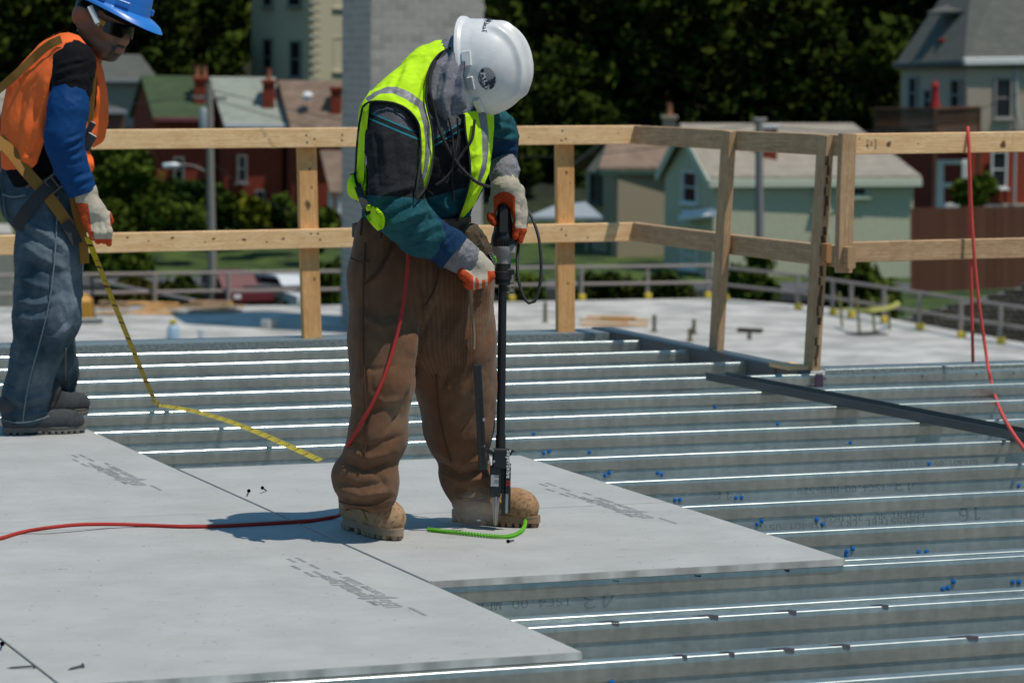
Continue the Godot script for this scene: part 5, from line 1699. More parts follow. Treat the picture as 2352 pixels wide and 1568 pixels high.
func hat(par: Node3D, xf: Transform3D, m: Material, called := "hard_hat", white := false) -> MeshInstance3D:
	var segs := 128
	var rings := 44
	var mb := MB.new()
	for i in rings + 4:
		for j in segs + 1:
			var a := TAU * j / segs
			var sx := sin(a)
			var cz := cos(a)
			var rx := 0.110
			var rz := 0.134
			var p := Vector3.ZERO
			if i <= rings:
				var e := float(i) / rings * PI / 2
				var k := pow(cos(e), 0.80)
				p = Vector3(sx * rx * k, 0.145 * pow(sin(e), 0.92), cz * rz * k)
				# three ribs along the top
				for c in [0.0, -0.046, 0.046]:
					var w := exp(-pow((p.x - c) / (0.010 if c == 0.0 else 0.0075), 2.0)) * smoothstep(0.35, 0.62, sin(e)) * smoothstep(0.118, 0.09, absf(p.z + 0.01))
					p += p.normalized() * 0.0115 * w
				# shoulder step just above the brim
				if i <= 4: p *= Vector3(1.0 + 0.006 * (4 - i), 1, 1.0 + 0.006 * (4 - i))
			else:
				var t := float(i - rings) / 3.0
				p = Vector3.ZERO
			mb.vert(p, Vector3.UP, Vector2(float(j) / segs, float(i) / rings))
	# brim rows are built separately, outwards from the first ring
	for i in rings:
		for j in segs:
			var q := i * (segs + 1) + j
			var w := q + segs + 1
			mb.ix.append_array([q, q + 1, w, q + 1, w + 1, w])
	var first := mb.v.size()
	for i in 6:
		for j in segs + 1:
			var a := TAU * j / segs
			var t := i / 5.0
			var out := 0.010 + 0.056 * pow(maxf(0.0, cos(a)), 1.9)
			var d := Vector3(sin(a) * 0.110 * 1.024, 0, cos(a) * 0.134 * 1.024)
			var p := d + Vector3(sin(a) * out * 0.7, 0, cos(a) * out) * t
			p.y = -0.010 * t - 0.016 * t * t * pow(maxf(0.0, cos(a)), 2.0) - (0.006 * t if i == 5 else 0.0)
			mb.vert(p, Vector3.UP, Vector2(float(j) / segs, 1.0 + t))
	for i in 5:
		for j in segs:
			var q := first + i * (segs + 1) + j
			var w := q + segs + 1
			mb.ix.append_array([q, w, q + 1, q + 1, w, w + 1])
	for i in range(0, mb.ix.size(), 3):
		var a := mb.v[mb.ix[i]]
		var fnn := (mb.v[mb.ix[i + 2]] - a).cross(mb.v[mb.ix[i + 1]] - a)
		if fnn.dot(Vector3.UP * 1.0 if mb.ix[i] >= first else a + Vector3(0, 0.02, 0)) < 0:
			var w := mb.ix[i + 1]
			mb.ix[i + 1] = mb.ix[i + 2]; mb.ix[i + 2] = w
	mb.smooth()
	for i in 6:
		var q := first + i * (segs + 1)
		var n := (mb.n[q] + mb.n[q + segs]).normalized()
		mb.n[q] = n; mb.n[q + segs] = n
	for i in rings + 1:
		var q := i * (segs + 1)
		var n := (mb.n[q] + mb.n[q + segs]).normalized()
		mb.n[q] = n; mb.n[q + segs] = n
	for j in segs + 1: mb.n[rings * (segs + 1) + j] = Vector3.UP
	mb.thick(0.003)
	# side lugs
	for s in [-1.0, 1.0]:
		mb.box(Transform3D(Basis(Vector3.UP, s * 0.25), Vector3(s * 0.1090, 0.016, -0.035)), Vector3(0.008, 0.026, 0.042), 0.0035)
		mb.box(Transform3D(Basis(Vector3.UP, -s * 0.1), Vector3(s * 0.1115, 0.014, 0.032)), Vector3(0.007, 0.022, 0.036), 0.003)
		mb.box(Transform3D(Basis(Vector3.UP, -s * 0.6), Vector3(s * 0.083, 0.016, 0.096)), Vector3(0.010, 0.02, 0.045), 0.004)
	var o := put(called, mb, m, par)
	o.transform = chain(par).affine_inverse() * xf
	return o

func hat_point(a: float, e: float, off: float) -> Vector3:
	var k := pow(cos(e), 0.80)
	var p := Vector3(sin(a) * 0.110 * k, 0.145 * pow(sin(e), 0.92), cos(a) * 0.134 * k)
	return p + (p * Vector3(1, 0.9, 0.75)).normalized() * off

func glove(par: Node3D, palm: Array, fingers: Array, D: float, seed: int, orange: Callable, called := "glove") -> void:
	var b := Body.new()
	b.k = 260.0
	b.cell = 0.003
	caps(b, D, palm)
	caps(b, D, fingers, 0.84 if D < 10.0 else 0.72)
	var mb := b.build()
	fold(mb, [], seed, 0.0022, Vector3(16, 16, 16))
	var g := gvals(mb, orange)
	var cream: Material = M.glove_cream
	var o := multi(called, [[localize(mb.cut(mb.neg(g)), par), cream], [localize(mb.cut(g), par), M.glove_orange]], par)

func boot(par: Node3D, heel: Vector3, toe: Vector3, upper: Color, sole: Color, lace: Color, seed: int, tall := 0.14, flat := 1.0) -> void:
	var z := (toe - heel)
	z.y = 0
	var k := z.length() / 0.292
	z = z.normalized()
	var xf := Transform3D(Basis(Vector3.UP.cross(z), Vector3.UP, z).scaled(Vector3.ONE), heel)
	var b := Body.new()
	b.k = 95.0
	b.cell = 0.005
	b.cap(Vector3(0, 0.058, 0.040), Vector3(0, 0.062, 0.14), 0.037, 0.041)
	b.cap(Vector3(0.002, 0.064, 0.15), Vector3(0.002, 0.064, 0.222), 0.040, 0.042)
	b.cap(Vector3(0, 0.062, 0.21), Vector3(0, 0.056, 0.245), 0.043, 0.041)
	b.cap(Vector3(0, 0.085, 0.055), Vector3(0, tall, 0.035), 0.043, 0.052)
	b.cap(Vector3(0, 0.10, 0.085), Vector3(0, 0.085, 0.14), 0.034, 0.03)
	var mb := b.build()
	for i in mb.v.size(): if mb.v[i].y < 0.026: mb.v[i].y = lerpf(0.026, mb.v[i].y, 0.05)
	mb.smooth()
	var fn := FastNoiseLite.new()
	fn.seed = seed
	fn.frequency = 1.0
	for i in mb.v.size():
		var p := mb.v[i]
		mb.v[i] += mb.n[i] * (0.0016 * fn.get_noise_3d(p.x * 55, p.y * 55, p.z * 55) - 0.0022 * exp(-pow((p.z - 0.165 - 0.012 * sin(p.x * 60)) / 0.005, 2.0)) * smoothstep(0.06, 0.09, p.y) - 0.0018 * exp(-pow((p.z - 0.145) / 0.004, 2.0)) * smoothstep(0.07, 0.09, p.y))
		var t := clampf(0.5 + 0.9 * fn.get_noise_3d(p.x * 30, p.y * 30, p.z * 30), 0, 1)
		var c := upper.lerp(Color(upper.r * 0.74, upper.g * 0.68, upper.b * 0.62), t)
		# scuffed toe
		var sc := smoothstep(0.2, 0.25, p.z) * clampf(fn.get_noise_3d(p.x * 90, p.y * 90 + 9, p.z * 90) * 2.2, 0, 1)
		mb.c[i] = c.lerp(Color(upper.r * 0.45, upper.g * 0.32, upper.b * 0.25), sc)
	mb.smooth()
	var o := put("boot", localize(MB.new().add(mb, xf * Transform3D(Basis.from_scale(Vector3(1, flat, k)), Vector3.ZERO)), par), vmat(0.92), par)
	# sole with lugs
	var sm := MB.new()
	var prof := []
	for i in 40:
		var a := TAU * i / 40.0
		var w := 0.046 if cos(a) > 0 else 0.039
		prof.append(Vector2(sin(a) * w * (1.0 - 0.12 * exp(-pow((cos(a) + 0.1) / 0.35, 2.0))), 0.146 + 0.148 * signf(cos(a)) * pow(absf(cos(a)), 0.8)))
	for band in [[0.014, 0.030, 1.0], [0.0295, 0.0355, 1.05]]:
		for i in 40:
			var p0: Vector2 = prof[i]
			var p1: Vector2 = prof[(i + 1) % 40]
			var s: float = band[2]
			sm.oquad(Vector3(p0.x * s, band[0], p0.y), Vector3(p1.x * s, band[0], p1.y), Vector3(p1.x * s, band[1], p1.y), Vector3(p0.x * s, band[1], p0.y), Vector3(p0.x, 0, p0.y - 0.146))
			sm.otri(Vector3(p0.x * s, band[1], p0.y), Vector3(p1.x * s, band[1], p1.y), Vector3(0, band[1], 0.146), Vector3.UP)
			sm.otri(Vector3(p0.x * s, band[0], p0.y), Vector3(p1.x * s, band[0], p1.y), Vector3(0, band[0], 0.146), Vector3.DOWN)
	for i in 13:
		var zz := 0.016 + i * 0.0218
		if i in [3, 4]: continue
		var ww := 0.085
		for p in prof: if absf(p.y - zz) < 0.012: ww = absf(p.x) * 2.0
		for s in [-1, 1]: sm.box(Transform3D(Basis(), Vector3(s * ww * 0.262, 0.0095, zz)), Vector3(ww * 0.5, 0.018, 0.017), 0.004)
	put("sole", localize(MB.new().add(sm, xf * Transform3D(Basis.from_scale(Vector3(1, flat, k)), Vector3.ZERO)), par), smat(sole, 0.95), o)
	if lace.a > 0.5:
		var lc := MB.new()
		for s in [-1.0, 1.0]:
			lc.tube(curve([xf * Vector3(s * 0.004, 0.135, 0.1), xf * Vector3(s * 0.02, 0.132, 0.125), xf * Vector3(s * 0.034, 0.11, 0.15), xf * Vector3(s * 0.047, 0.082, 0.175), xf * Vector3(s * 0.052, 0.05, 0.21)], 0.008), 0.0022, 5)
			lc.tube(curve([xf * Vector3(s * 0.004, 0.14, 0.1), xf * Vector3(s * 0.025, 0.15, 0.11), xf * Vector3(s * 0.03, 0.128, 0.13), xf * Vector3(s * 0.008, 0.132, 0.115)], 0.006), 0.0022, 5)
		for i in 4: lc.tube(PackedVector3Array([xf * Vector3(-0.028, 0.112 + i * 0.009 - 0.002, 0.15 - i * 0.011), xf * Vector3(0, 0.118 + i * 0.010, 0.152 - i * 0.011), xf * Vector3(0.028, 0.112 + i * 0.009, 0.15 - i * 0.011)]), 0.0022, 5)
		put("lace", localize(lc, par), smat(lin(0.50, 0.33, 0.04), 0.8), o)

func worker_leaning() -> void:
	var D := 9.15
	var t := thing("person", "worker in a white hard hat and yellow-green vest bending over a long black screwdriver", "person", G(1000, 1222, 0))
	var W := func(u: float, v: float, dd: float) -> Vector3: return P(u, v, 9.15 + dd)
	M.glove_cream = cloth(201, lin(0.50, 0.45, 0.36), 0.12)
	M.glove_orange = cloth(202, lin(0.62, 0.085, 0.025), 0.15, 0.7)
	# ---- the body under the clothes: one continuous surface
	var skin := Color(0.22, 0.105, 0.065)
	var b := Body.new()
	b.cell = 0.014
	b.k = 55.0
	caps(b, D, [
		[[948, 540, 0.05, 84], [985, 300, 0.0, 74], [1010, 190, 0.0, 36], [1062, 175, -0.03, 36]],
		[[900, 590, -0.03, 62], [880, 860, -0.08, 45], [850, 1130, -0.06, 34]], [[1040, 610, 0.12, 58], [1056, 880, 0.2, 44], [1085, 1120, 0.26, 32]],
		[[900, 290, -0.15, 36], [915, 480, -0.25, 30], [1070, 590, -0.08, 20]], [[1105, 290, 0.12, 40], [1140, 330, 0.23, 30], [1157, 415, 0.18, 20]]])
	var bm := b.build()
	# head axes: looking down, crown to the right
	var up := L(0.93, 0.20, 0.30).normalized()
	var fw := L(0.24, -0.95, -0.05)
	fw = (fw - up * fw.dot(up)).normalized()
	var left := up.cross(fw)
	var hx := Transform3D(Basis(left, up, fw), W.call(1082, 168, -0.03)).scaled_local(Vector3.ONE * 0.93)
	bm.c.fill(skin)
	bm.add(head_mesh(hx, skin, Color(0.05, 0.03, 0.025), Color(0.012, 0.01, 0.01), 1.0, hx.affine_inverse() * W.call(1030, 190, 0.0)))
	sub("body", bm, vmat(0.55), t)
	# ---- trousers
	var tb := Body.new()
	tb.cell = 0.0062
	tb.k = 48.0
	caps(tb, D, [
		[[885, 540, -0.06, 68], [873, 640, -0.07, 65], [877, 780, -0.08, 66], [878, 880, -0.09, 63], [868, 1000, -0.08, 57], [842, 1066, -0.07, 47]],
		[[1010, 545, 0.10, 70], [1040, 650, 0.10, 84], [1046, 780, 0.13, 86], [1048, 880, 0.17, 84], [1054, 985, 0.21, 72], [1064, 1062, 0.24, 50]], [[955, 690, 0.02, 62], [968, 790, 0.05, 58], [985, 850, 0.1, 46]],
		[[945, 560, 0.02, 88], [950, 640, 0.03, 86]], [[850, 600, 0.10, 36], [880, 640, 0.12, 45]],
		[[796, 1092, -0.06, 24], [838, 1100, -0.06, 52], [866, 1100, -0.07, 33]], [[838, 1135, -0.065, 50]], [[862, 1128, -0.08, 34]],
		[[1042, 1097, 0.25, 20], [1080, 1100, 0.26, 40], [1092, 1140, 0.27, 38]], [[1062, 1130, 0.25, 26]]])
	var tm := tb.build()
	tm = tm.cut(gvals(tm, func(p: Vector3, _n: Vector3) -> float: return UV(p).y - 503.0 - (UV(p).x - 830.0) * 0.06))
	tm = tm.cut(gvals(tm, func(p: Vector3, _n: Vector3) -> float: return (1172.0 if UV(p).x < 960 else 1158.0) + 5.0 * sin(UV(p).x * 0.06) - UV(p).y))
	fold(tm, [
		[-7, 10, 935, 893, 915, 950, 880, 1000], [8, 16, 955, 780, 940, 860, 915, 935], [-6, 8, 1005, 690, 970, 770, 950, 880], [6, 12, 985, 690, 955, 760, 930, 830],
		[-11, 11, 790, 1062, 840, 1080, 900, 1062], [9, 12, 800, 1035, 850, 1052, 905, 1035], [-6, 9, 805, 1012, 850, 1026, 920, 1000], [-6, 8, 775, 1100, 820, 1118, 880, 1108], [6, 9, 770, 1122, 830, 1138, 895, 1128], [-5, 7, 785, 1146, 840, 1156, 900, 1142], [-5, 7, 860, 1085, 885, 1110, 893, 1130],
		[-3.0, 4, 838, 600, 836, 760, 838, 900, 842, 1050], [2.4, 5, 845, 600, 843, 760, 845, 900], [-3.4, 4, 900, 560, 870, 620, 836, 652], [3, 6, 906, 566, 876, 628, 842, 660], [-2.5, 4, 806, 588, 830, 600, 848, 596],
		[-6, 10, 1050, 640, 1040, 700, 1010, 760], [7, 12, 1075, 650, 1060, 720, 1030, 790], [-8, 14, 1080, 780, 1040, 850, 1005, 905], [8, 16, 1120, 790, 1085, 870, 1040, 945], [-6, 12, 1130, 880, 1090, 950, 1050, 1000],
		[-12, 11, 1000, 1060, 1050, 1090, 1120, 1078], [9, 12, 1000, 1030, 1060, 1062, 1125, 1050], [-6, 8, 1035, 1115, 1075, 1128, 1115, 1118], [6, 8, 1040, 1132, 1080, 1142, 1120, 1134],
		[-4, 7, 830, 700, 870, 730, 915, 720], [4, 9, 830, 725, 880, 752, 930, 740], [-4, 8, 820, 830, 860, 850, 905, 838], [-4, 8, 815, 930, 850, 945, 890, 930], [4, 9, 850, 905, 885, 925, 920, 915], [-3.5, 5, 998, 560, 1000, 640, 985, 700], [-9, 8, 975, 660, 965, 760, 952, 860, 945, 905], [8, 12, 1120, 640, 1115, 720, 1085, 820, 1040, 900], [-7, 10, 1085, 620, 1090, 700, 1060, 800], [-4, 4, 775, 1158, 840, 1168, 895, 1160], [5, 6, 1010, 1085, 1060, 1104, 1120, 1096]], 3, 0.0038, Vector3(6, 3, 6))
	var fn := FastNoiseLite.new()
	fn.seed = 12
	fn.frequency = 1.0
	fn.fractal_octaves = 4
	paint(tm, func(p: Vector3, _n: Vector3) -> Color:
		var q := UV(p)
		var dust := clampf(0.2 + fn.get_noise_3d(p.x * 7, p.y * 5, p.z * 7), 0, 1) * 0.35
		for s in [[915, 945, 32, 0.75], [895, 800, 45, 0.25], [1100, 900, 60, 0.4], [1090, 1130, 45, 0.35], [840, 1140, 50, 0.2], [905, 740, 26, 0.3], [1120, 720, 40, 0.3]]: dust += s[3] * exp(-q.distance_squared_to(Vector2(s[0], s[1])) / (s[2] * s[2]))
		return Color(0.20, 0.088, 0.039).lerp(Color(0.30, 0.21, 0.13), clampf(dust * 0.7, 0, 0.8)))
	# wales run down each leg: the texture goes round the leg by its angle
	for i in tm.v.size():
		var q := UV(tm.v[i])
		var right := q.x < 948.0 + maxf(0.0, (640.0 - q.y) * 0.15)
		var lc := 872.0 if right else 1052.0
		var dc: float = (CB.inverse() * (tm.v[i] - Vector3(0, HC, 0))).z + 9.15 + (-0.08 if right else 0.18)
		tm.uv[i] = Vector2(atan2((q.x - lc) * 9.15 / F, dc) * 0.095 * 2.0, q.y * 0.0025)
	M.corduroy = smat(Color.WHITE, 0.95)
	M.corduroy.vertex_color_use_as_albedo = true
	M.corduroy.rim_enabled = true
	M.corduroy.rim = 0.2
	var cim: Image = tone(203, 512, 512, [[0.02, 0.5, 1, 1], [0.2, 0.5, 1, 1]], Color.WHITE * 0.80, Color.WHITE, 1.2).get_image()
	var bim := Image.create(512, 8, false, Image.FORMAT_RGB8)
	for x in 512:
		var w := 0.5 + 0.5 * sin(TAU * x * 98.0 / 512.0)
		for y in 512:
			var c := cim.get_pixel(x, y)
			cim.set_pixel(x, y, c * (0.87 + 0.13 * w))
	M.corduroy.albedo_texture = ImageTexture.create_from_image(cim)
	var tr := sub("trousers", tm, M.corduroy, t)
	var leg := skin_of([tm])
	var seam := smat(lin(0.075, 0.032, 0.015), 0.95)
	for q in [["side_seam", [[838, 556], [835, 640], [834, 760], [837, 880], [842, 980], [836, 1055]]], ["pocket_edge", [[902, 552], [886, 592], [864, 628], [836, 652]]], ["pocket_edge", [[806, 592], [824, 600], [846, 598]]], ["hem", [[778, 1150], [800, 1158], [835, 1162], [868, 1160], [892, 1152]]], ["fly_seam", [[1004, 566], [1006, 620], [998, 665], [978, 700]]], ["inner_seam", [[1002, 860], [1006, 930], [1018, 1000], [1036, 1062]]], ["hem", [[1048, 1143], [1070, 1149], [1095, 1150], [1118, 1146]]], ["belt_loop", [[832, 500], [828, 540]]], ["belt_loop", [[878, 508], [874, 548]]]]:
		var w := []
		for p in q[1]: w.append(on(leg, p[0], p[1], -0.0005 if q[0] != "belt_loop" else 0.012))
		sub(q[0], cord(w, 0.0024 if q[0] != "belt_loop" else 0.004, 0.012), seam, tr)
	# belt, loops, pocket edge, drawstring
	var bt := MB.new()
	var ring := []
	for i in 25:
		var a := TAU * i / 24.0
		ring.append(W.call(945, 520, 0.03) + L(cos(a) * 0.168, 0.012 * cos(a), sin(a) * 0.128))
	var ups := PackedVector3Array()
	for i in 25: ups.append(L(cos(TAU * i / 24.0), 0, sin(TAU * i / 24.0)))
	bt.sweep(PackedVector3Array(ring), ups, PackedVector2Array([Vector2(-0.019, -0.002), Vector2(0.019, -0.002), Vector2(0.019, 0.002), Vector2(-0.019, 0.002)]), false)
	sub("belt", bt, smat(lin(0.06, 0.025, 0.014), 0.5), t)
	sub("drawstring", cord([on(leg, 1075, 648, 0.02), on(leg, 1080, 690, 0.02), on(leg, 1086, 740, 0.02), on(leg, 1089, 770, 0.015), on(leg, 1088, 802, 0.015)], 0.004), smat(lin(0.20, 0.16, 0.11), 0.9), t)
	# tool pouch behind the near hand
	var pch := Body.new()
	pch.cell = 0.006
	caps(pch, D, [[[1070, 545, -0.02, 26], [1100, 575, 0.0, 22]], [[1085, 540, 0.0, 20], [1112, 600, 0.02, 15]]])
	var pm := pch.build()
	fold(pm, [[-5, 6, 1080, 530, 1100, 560, 1112, 590]], 9, 0.006, Vector3(25, 25, 25))
	sub("pouch", pm, cloth(204, lin(0.12, 0.09, 0.06), 0.25), t)
	# ---- shirt
	var sb := Body.new()
	sb.cell = 0.0062
	sb.k = 60.0
	caps(sb, D, [
		[[925, 500, 0.03, 92], [955, 420, 0.0, 98], [972, 320, -0.03, 100], [985, 240, 0.02, 80], [1000, 175, 0.02, 50]], [[1020, 500, 0.04, 52], [1045, 400, -0.02, 60], [1055, 300, -0.02, 62]],
		[[893, 272, -0.15, 50], [985, 178, -0.05, 52]], [[1015, 160, -0.02, 46], [1105, 275, 0.12, 44]],
		[[896, 275, -0.17, 52], [903, 350, -0.21, 52], [908, 440, -0.25, 49], [915, 484, -0.26, 49], [965, 532, -0.20, 44], [1040, 575, -0.11, 35], [1064, 590, -0.085, 31]],
		[[1108, 290, 0.13, 44], [1140, 300, 0.2, 38], [1146, 345, 0.23, 34], [1155, 390, 0.2, 29]]])
	var sm := sb.build()
	fold(sm, [
		[-9, 8, 870, 478, 905, 455, 955, 440], [8, 9, 865, 462, 905, 440, 958, 424], [-7, 7, 885, 505, 930, 480, 968, 460], [7, 8, 892, 522, 940, 498, 985, 482], [-6, 6, 905, 540, 950, 515, 1000, 500], [5, 7, 925, 552, 968, 530, 1012, 512], [-5, 6, 945, 565, 985, 543, 1025, 525], [-4, 5, 975, 580, 1010, 560, 1040, 540],
		[5, 9, 880, 300, 888, 370, 895, 420], [-5, 8, 900, 300, 910, 370, 918, 425], [4, 8, 925, 320, 932, 380, 935, 420], [-4, 7, 860, 300, 868, 360, 870, 430],
		[-6, 10, 1000, 340, 1030, 400, 1060, 440], [6, 11, 1020, 330, 1050, 385, 1080, 420], [-6, 10, 985, 420, 1030, 450, 1080, 460], [6, 10, 980, 450, 1030, 480, 1075, 485], [-5, 8, 1000, 500, 1040, 505, 1070, 500],
		[-6, 5, 1128, 285, 1150, 280, 1172, 284], [6, 6, 1126, 297, 1150, 292, 1176, 296], [-6, 5, 1126, 308, 1152, 304, 1178, 308], [6, 6, 1124, 320, 1152, 316, 1180, 320], [-6, 5, 1124, 332, 1152, 328, 1182, 334], [5, 6, 1124, 344, 1152, 342, 1184, 348], [-5, 5, 1126, 355, 1154, 354, 1184, 360]], 21, 0.007, Vector3(6, 7, 6))
	var on_fore := func(p: Vector3) -> bool:
		return p.distance_to(Geometry3D.get_closest_point_to_segment(p, P(930, 505, 8.92), P(1066, 590, 9.065))) < 0.066
	var far_arm := func(p: Vector3) -> bool: return UV(p).x > 1118.0 and UV(p).y > 250.0
	var line := func(off_a: float, off_b: float) -> Callable:
		return func(p: Vector3, _n: Vector3) -> float:
			var q := UV(p)
			if far_arm.call(p): return 40.0
			return q.y - (off_a + (q.x - 852.0) * 0.42 if q.x < 985 else off_b - (q.x - 1000.0) * 0.6)
	var heather := cloth(205, lin(0.135, 0.14, 0.16), 0.4)
	var teal_line := cloth(206, lin(0.02, 0.20, 0.25), 0.1)
	var char := cloth(207, lin(0.032, 0.034, 0.039), 0.4)
	var teal := cloth(208, lin(0.028, 0.135, 0.165), 0.35)
	var navy := cloth(209, lin(0.018, 0.06, 0.15), 0.35)
	var pieces := []
	var rest := sm
	for q in [[line.call(258, 316), heather], [line.call(261.5, 319.5), teal_line], [line.call(272, 331), char], [line.call(276, 335), teal_line]]:
		var g := gvals(rest, q[0])
		pieces.append([localize(rest.cut(rest.neg(g)), t), q[1]])
		rest = rest.cut(g)
	var g2 := gvals(rest, func(p: Vector3, _n: Vector3) -> float:
		var q := UV(p)
		if far_arm.call(p): return 30.0
		return q.y - (449.0 + (q.x - 860.0) * 0.06 if q.x < 968 else 458.0 - (q.x - 970.0) * 0.28))
	pieces.append([localize(rest.cut(rest.neg(g2)), t), char])
	rest = rest.cut(g2)
	var g3 := gvals(rest, func(p: Vector3, _n: Vector3) -> float:
		var q := UV(p)
		if far_arm.call(p): return q.y - 318.0 - (q.x - 1150) * 0.2
		return (q.x - 963) * 0.79 + (q.y - 529) * 0.61 if on_fore.call(p) else -20.0)
	pieces.append([localize(rest.cut(rest.neg(g3)), t), teal])
	var nv := rest.cut(g3)
	nv = nv.cut(gvals(nv, func(p: Vector3, _n: Vector3) -> float:
		var q := UV(p)
		if far_arm.call(p): return 374.0 - q.y
		return 1040.0 - q.x + (585.0 - q.y) * 0.8))
	pieces.append([localize(nv, t), navy])
	multi("shirt", pieces, t)
	var grey := cloth(210, lin(0.30, 0.30, 0.33), 0.3)
	for q in [[[[1028, 570, -0.115, 38], [1050, 583, -0.095, 37], [1074, 596, -0.075, 34]], 211], [[[1154, 370, 0.21, 31], [1157, 393, 0.185, 31.5], [1159, 416, 0.17, 30]], 212]]:
		var cb := Body.new()
		cb.cell = 0.005
		cb.k = 150.0
		caps(cb, D, [q[0]])
		var cm := cb.build()
		var a: Array = q[0][0]
		var e: Array = q[0][2]
		var pa := P(a[0], a[1], D + a[2])
		var pe := P(e[0], e[1], D + e[2])
		var ax := (pe - pa).normalized()
		cm = cm.cut(gvals(cm, func(p: Vector3, _n: Vector3) -> float: return minf((p - pa).dot(ax) + 0.004, (pe - p).dot(ax) + 0.012)))
		fold(cm, [], q[1], 0.005, Vector3(22, 22, 22))
		sub("cuff", cm.thick(0.003), grey, t)
	# ---- vest over the shirt
	var vb := Body.new()
	vb.cell = 0.006
	vb.k = 60.0
	caps(vb, D, [
		[[925, 480, 0.03, 104], [955, 420, 0.0, 107], [972, 320, -0.03, 108], [985, 240, 0.015, 88], [1000, 175, 0.015, 58]], [[1025, 470, 0.04, 62], [1050, 400, -0.03, 68], [1062, 300, -0.02, 68]],
		[[891, 266, -0.165, 64], [985, 176, -0.05, 60]], [[1015, 156, -0.02, 54], [1105, 275, 0.12, 50]], [[935, 300, -0.19, 40], [968, 400, -0.18, 30]], [[1090, 300, 0.04, 45], [1088, 420, 0.03, 38], [1070, 480, 0.03, 28]]])
	var vm := vb.build()
	fold(vm, [[7, 10, 985, 150, 960, 200, 940, 260], [-6, 9, 1000, 140, 975, 190, 962, 235], [5, 9, 940, 150, 925, 190, 915, 215], [-5, 8, 925, 160, 905, 200], [6, 8, 960, 300, 970, 360, 965, 430], [-5, 6, 982, 300, 985, 360, 975, 420], [6, 8, 1085, 290, 1095, 350, 1088, 420, 1070, 470], [-6, 7, 1072, 330, 1085, 400, 1070, 460], [7, 8, 1110, 300, 1112, 350, 1105, 400], [-8, 8, 1060, 470, 1080, 440, 1100, 430]], 31, 0.009, Vector3(5, 6, 5))
	var poly_r := PackedVector2Array([Vector2(1062, 84), Vector2(1025, 84), Vector2(955, 100), Vector2(895, 145), Vector2(855, 200), Vector2(825, 245), Vector2(852, 233), Vector2(898, 235), Vector2(931, 248), Vector2(954, 271), Vector2(964, 298), Vector2(966, 363), Vector2(958, 425), Vector2(956, 458), Vector2(966, 448), Vector2(980, 425), Vector2(994, 363), Vector2(992, 297), Vector2(979, 231), Vector2(984, 165), Vector2(1003, 130), Vector2(1025, 115), Vector2(1060, 100)])
	var poly_b := PackedVector2Array([Vector2(825, 243), Vector2(848, 236), Vector2(843, 290), Vector2(838, 350), Vector2(842, 400), Vector2(838, 440), Vector2(800, 440), Vector2(790, 400), Vector2(805, 300)])
	var poly_l := PackedVector2Array([Vector2(1064, 258), Vector2(1134, 250), Vector2(1135, 290), Vector2(1131, 340), Vector2(1124, 395), Vector2(1108, 432), Vector2(1090, 470), Vector2(1064, 500), Vector2(1048, 507), Vector2(1058, 480), Vector2(1070, 450), Vector2(1080, 400), Vector2(1077, 350), Vector2(1070, 310)])
	var spine: Vector3 = W.call(960, 320, 0.03)
	var fdir := L(0.75, 0, 0.65)
	vm = vm.cut(gvals(vm, func(p: Vector3, n: Vector3) -> float:
		var q := UV(p)
		var g := maxf(poly_dist(q, poly_r), maxf(poly_dist(q, poly_b), poly_dist(q, poly_l)))
		if n.dot((Vector3(0, HC, 0) - p).normalized()) < 0.06: g = maxf(g, minf(-(p - spine).dot(fdir) * 400.0, 462.0 - q.y))
		return g))
	var poly_s := PackedVector2Array([Vector2(838, 226), Vector2(860, 211), Vector2(888, 199), Vector2(911, 199), Vector2(941, 211), Vector2(974, 236), Vector2(988, 290), Vector2(989, 346), Vector2(981, 396), Vector2(965, 434), Vector2(964, 424), Vector2(974, 379), Vector2(977, 330), Vector2(973, 290), Vector2(961, 247), Vector2(931, 227), Vector2(901, 214), Vector2(872, 215), Vector2(845, 234)])
	var poly_s2 := PackedVector2Array([Vector2(1096, 250), Vector2(1116, 250), Vector2(1122, 300), Vector2(1122, 345), Vector2(1116, 392), Vector2(1100, 428), Vector2(1096, 420), Vector2(1108, 370), Vector2(1107, 310)])
	var gs := gvals(vm, func(p: Vector3, n: Vector3) -> float:
		return maxf(poly_dist(UV(p), poly_s), poly_dist(UV(p), poly_s2)) if n.dot(Vector3(0, HC, 0) - p) > 0 else -9.0)
	M.hivis = cloth(213, lin(0.58, 0.93, 0.022), 0.06, 0.8)
	var vest := sub("vest", vm.cut(vm.neg(gs)).thick(0.002), M.hivis, t)
	var bands := vm.cut(gs)
	for side in [1.0, -1.0]:
		var one := bands.cut(gvals(bands, func(p: Vector3, _n: Vector3) -> float: return (UV(p).x - 1045.0) * side))
		sub("reflective_band", one.thick(0.002), smat(lin(0.20, 0.205, 0.215), 0.5), vest)
	var vs := skin_of([vm, sm])
	var pip := MB.new()
	for ln in [[[832, 246], [852, 233], [898, 235], [931, 248], [954, 271], [964, 298], [966, 363], [958, 425], [956, 456]], [[1060, 98], [1025, 114], [1003, 130], [984, 165], [979, 231], [992, 297], [994, 363], [980, 425], [958, 456]], [[1066, 262], [1070, 310], [1077, 350], [1080, 400], [1070, 450], [1050, 506]], [[832, 248], [824, 290], [819, 340], [815, 400], [806, 420]]]:
		var w := []
		for p in ln: w.append(on(vs, p[0], p[1], 0.004))
		pip.tube(curve(w, 0.015), 0.0032, 6)
	sub("piping", pip, smat(lin(0.012, 0.02, 0.012), 0.9), vest)
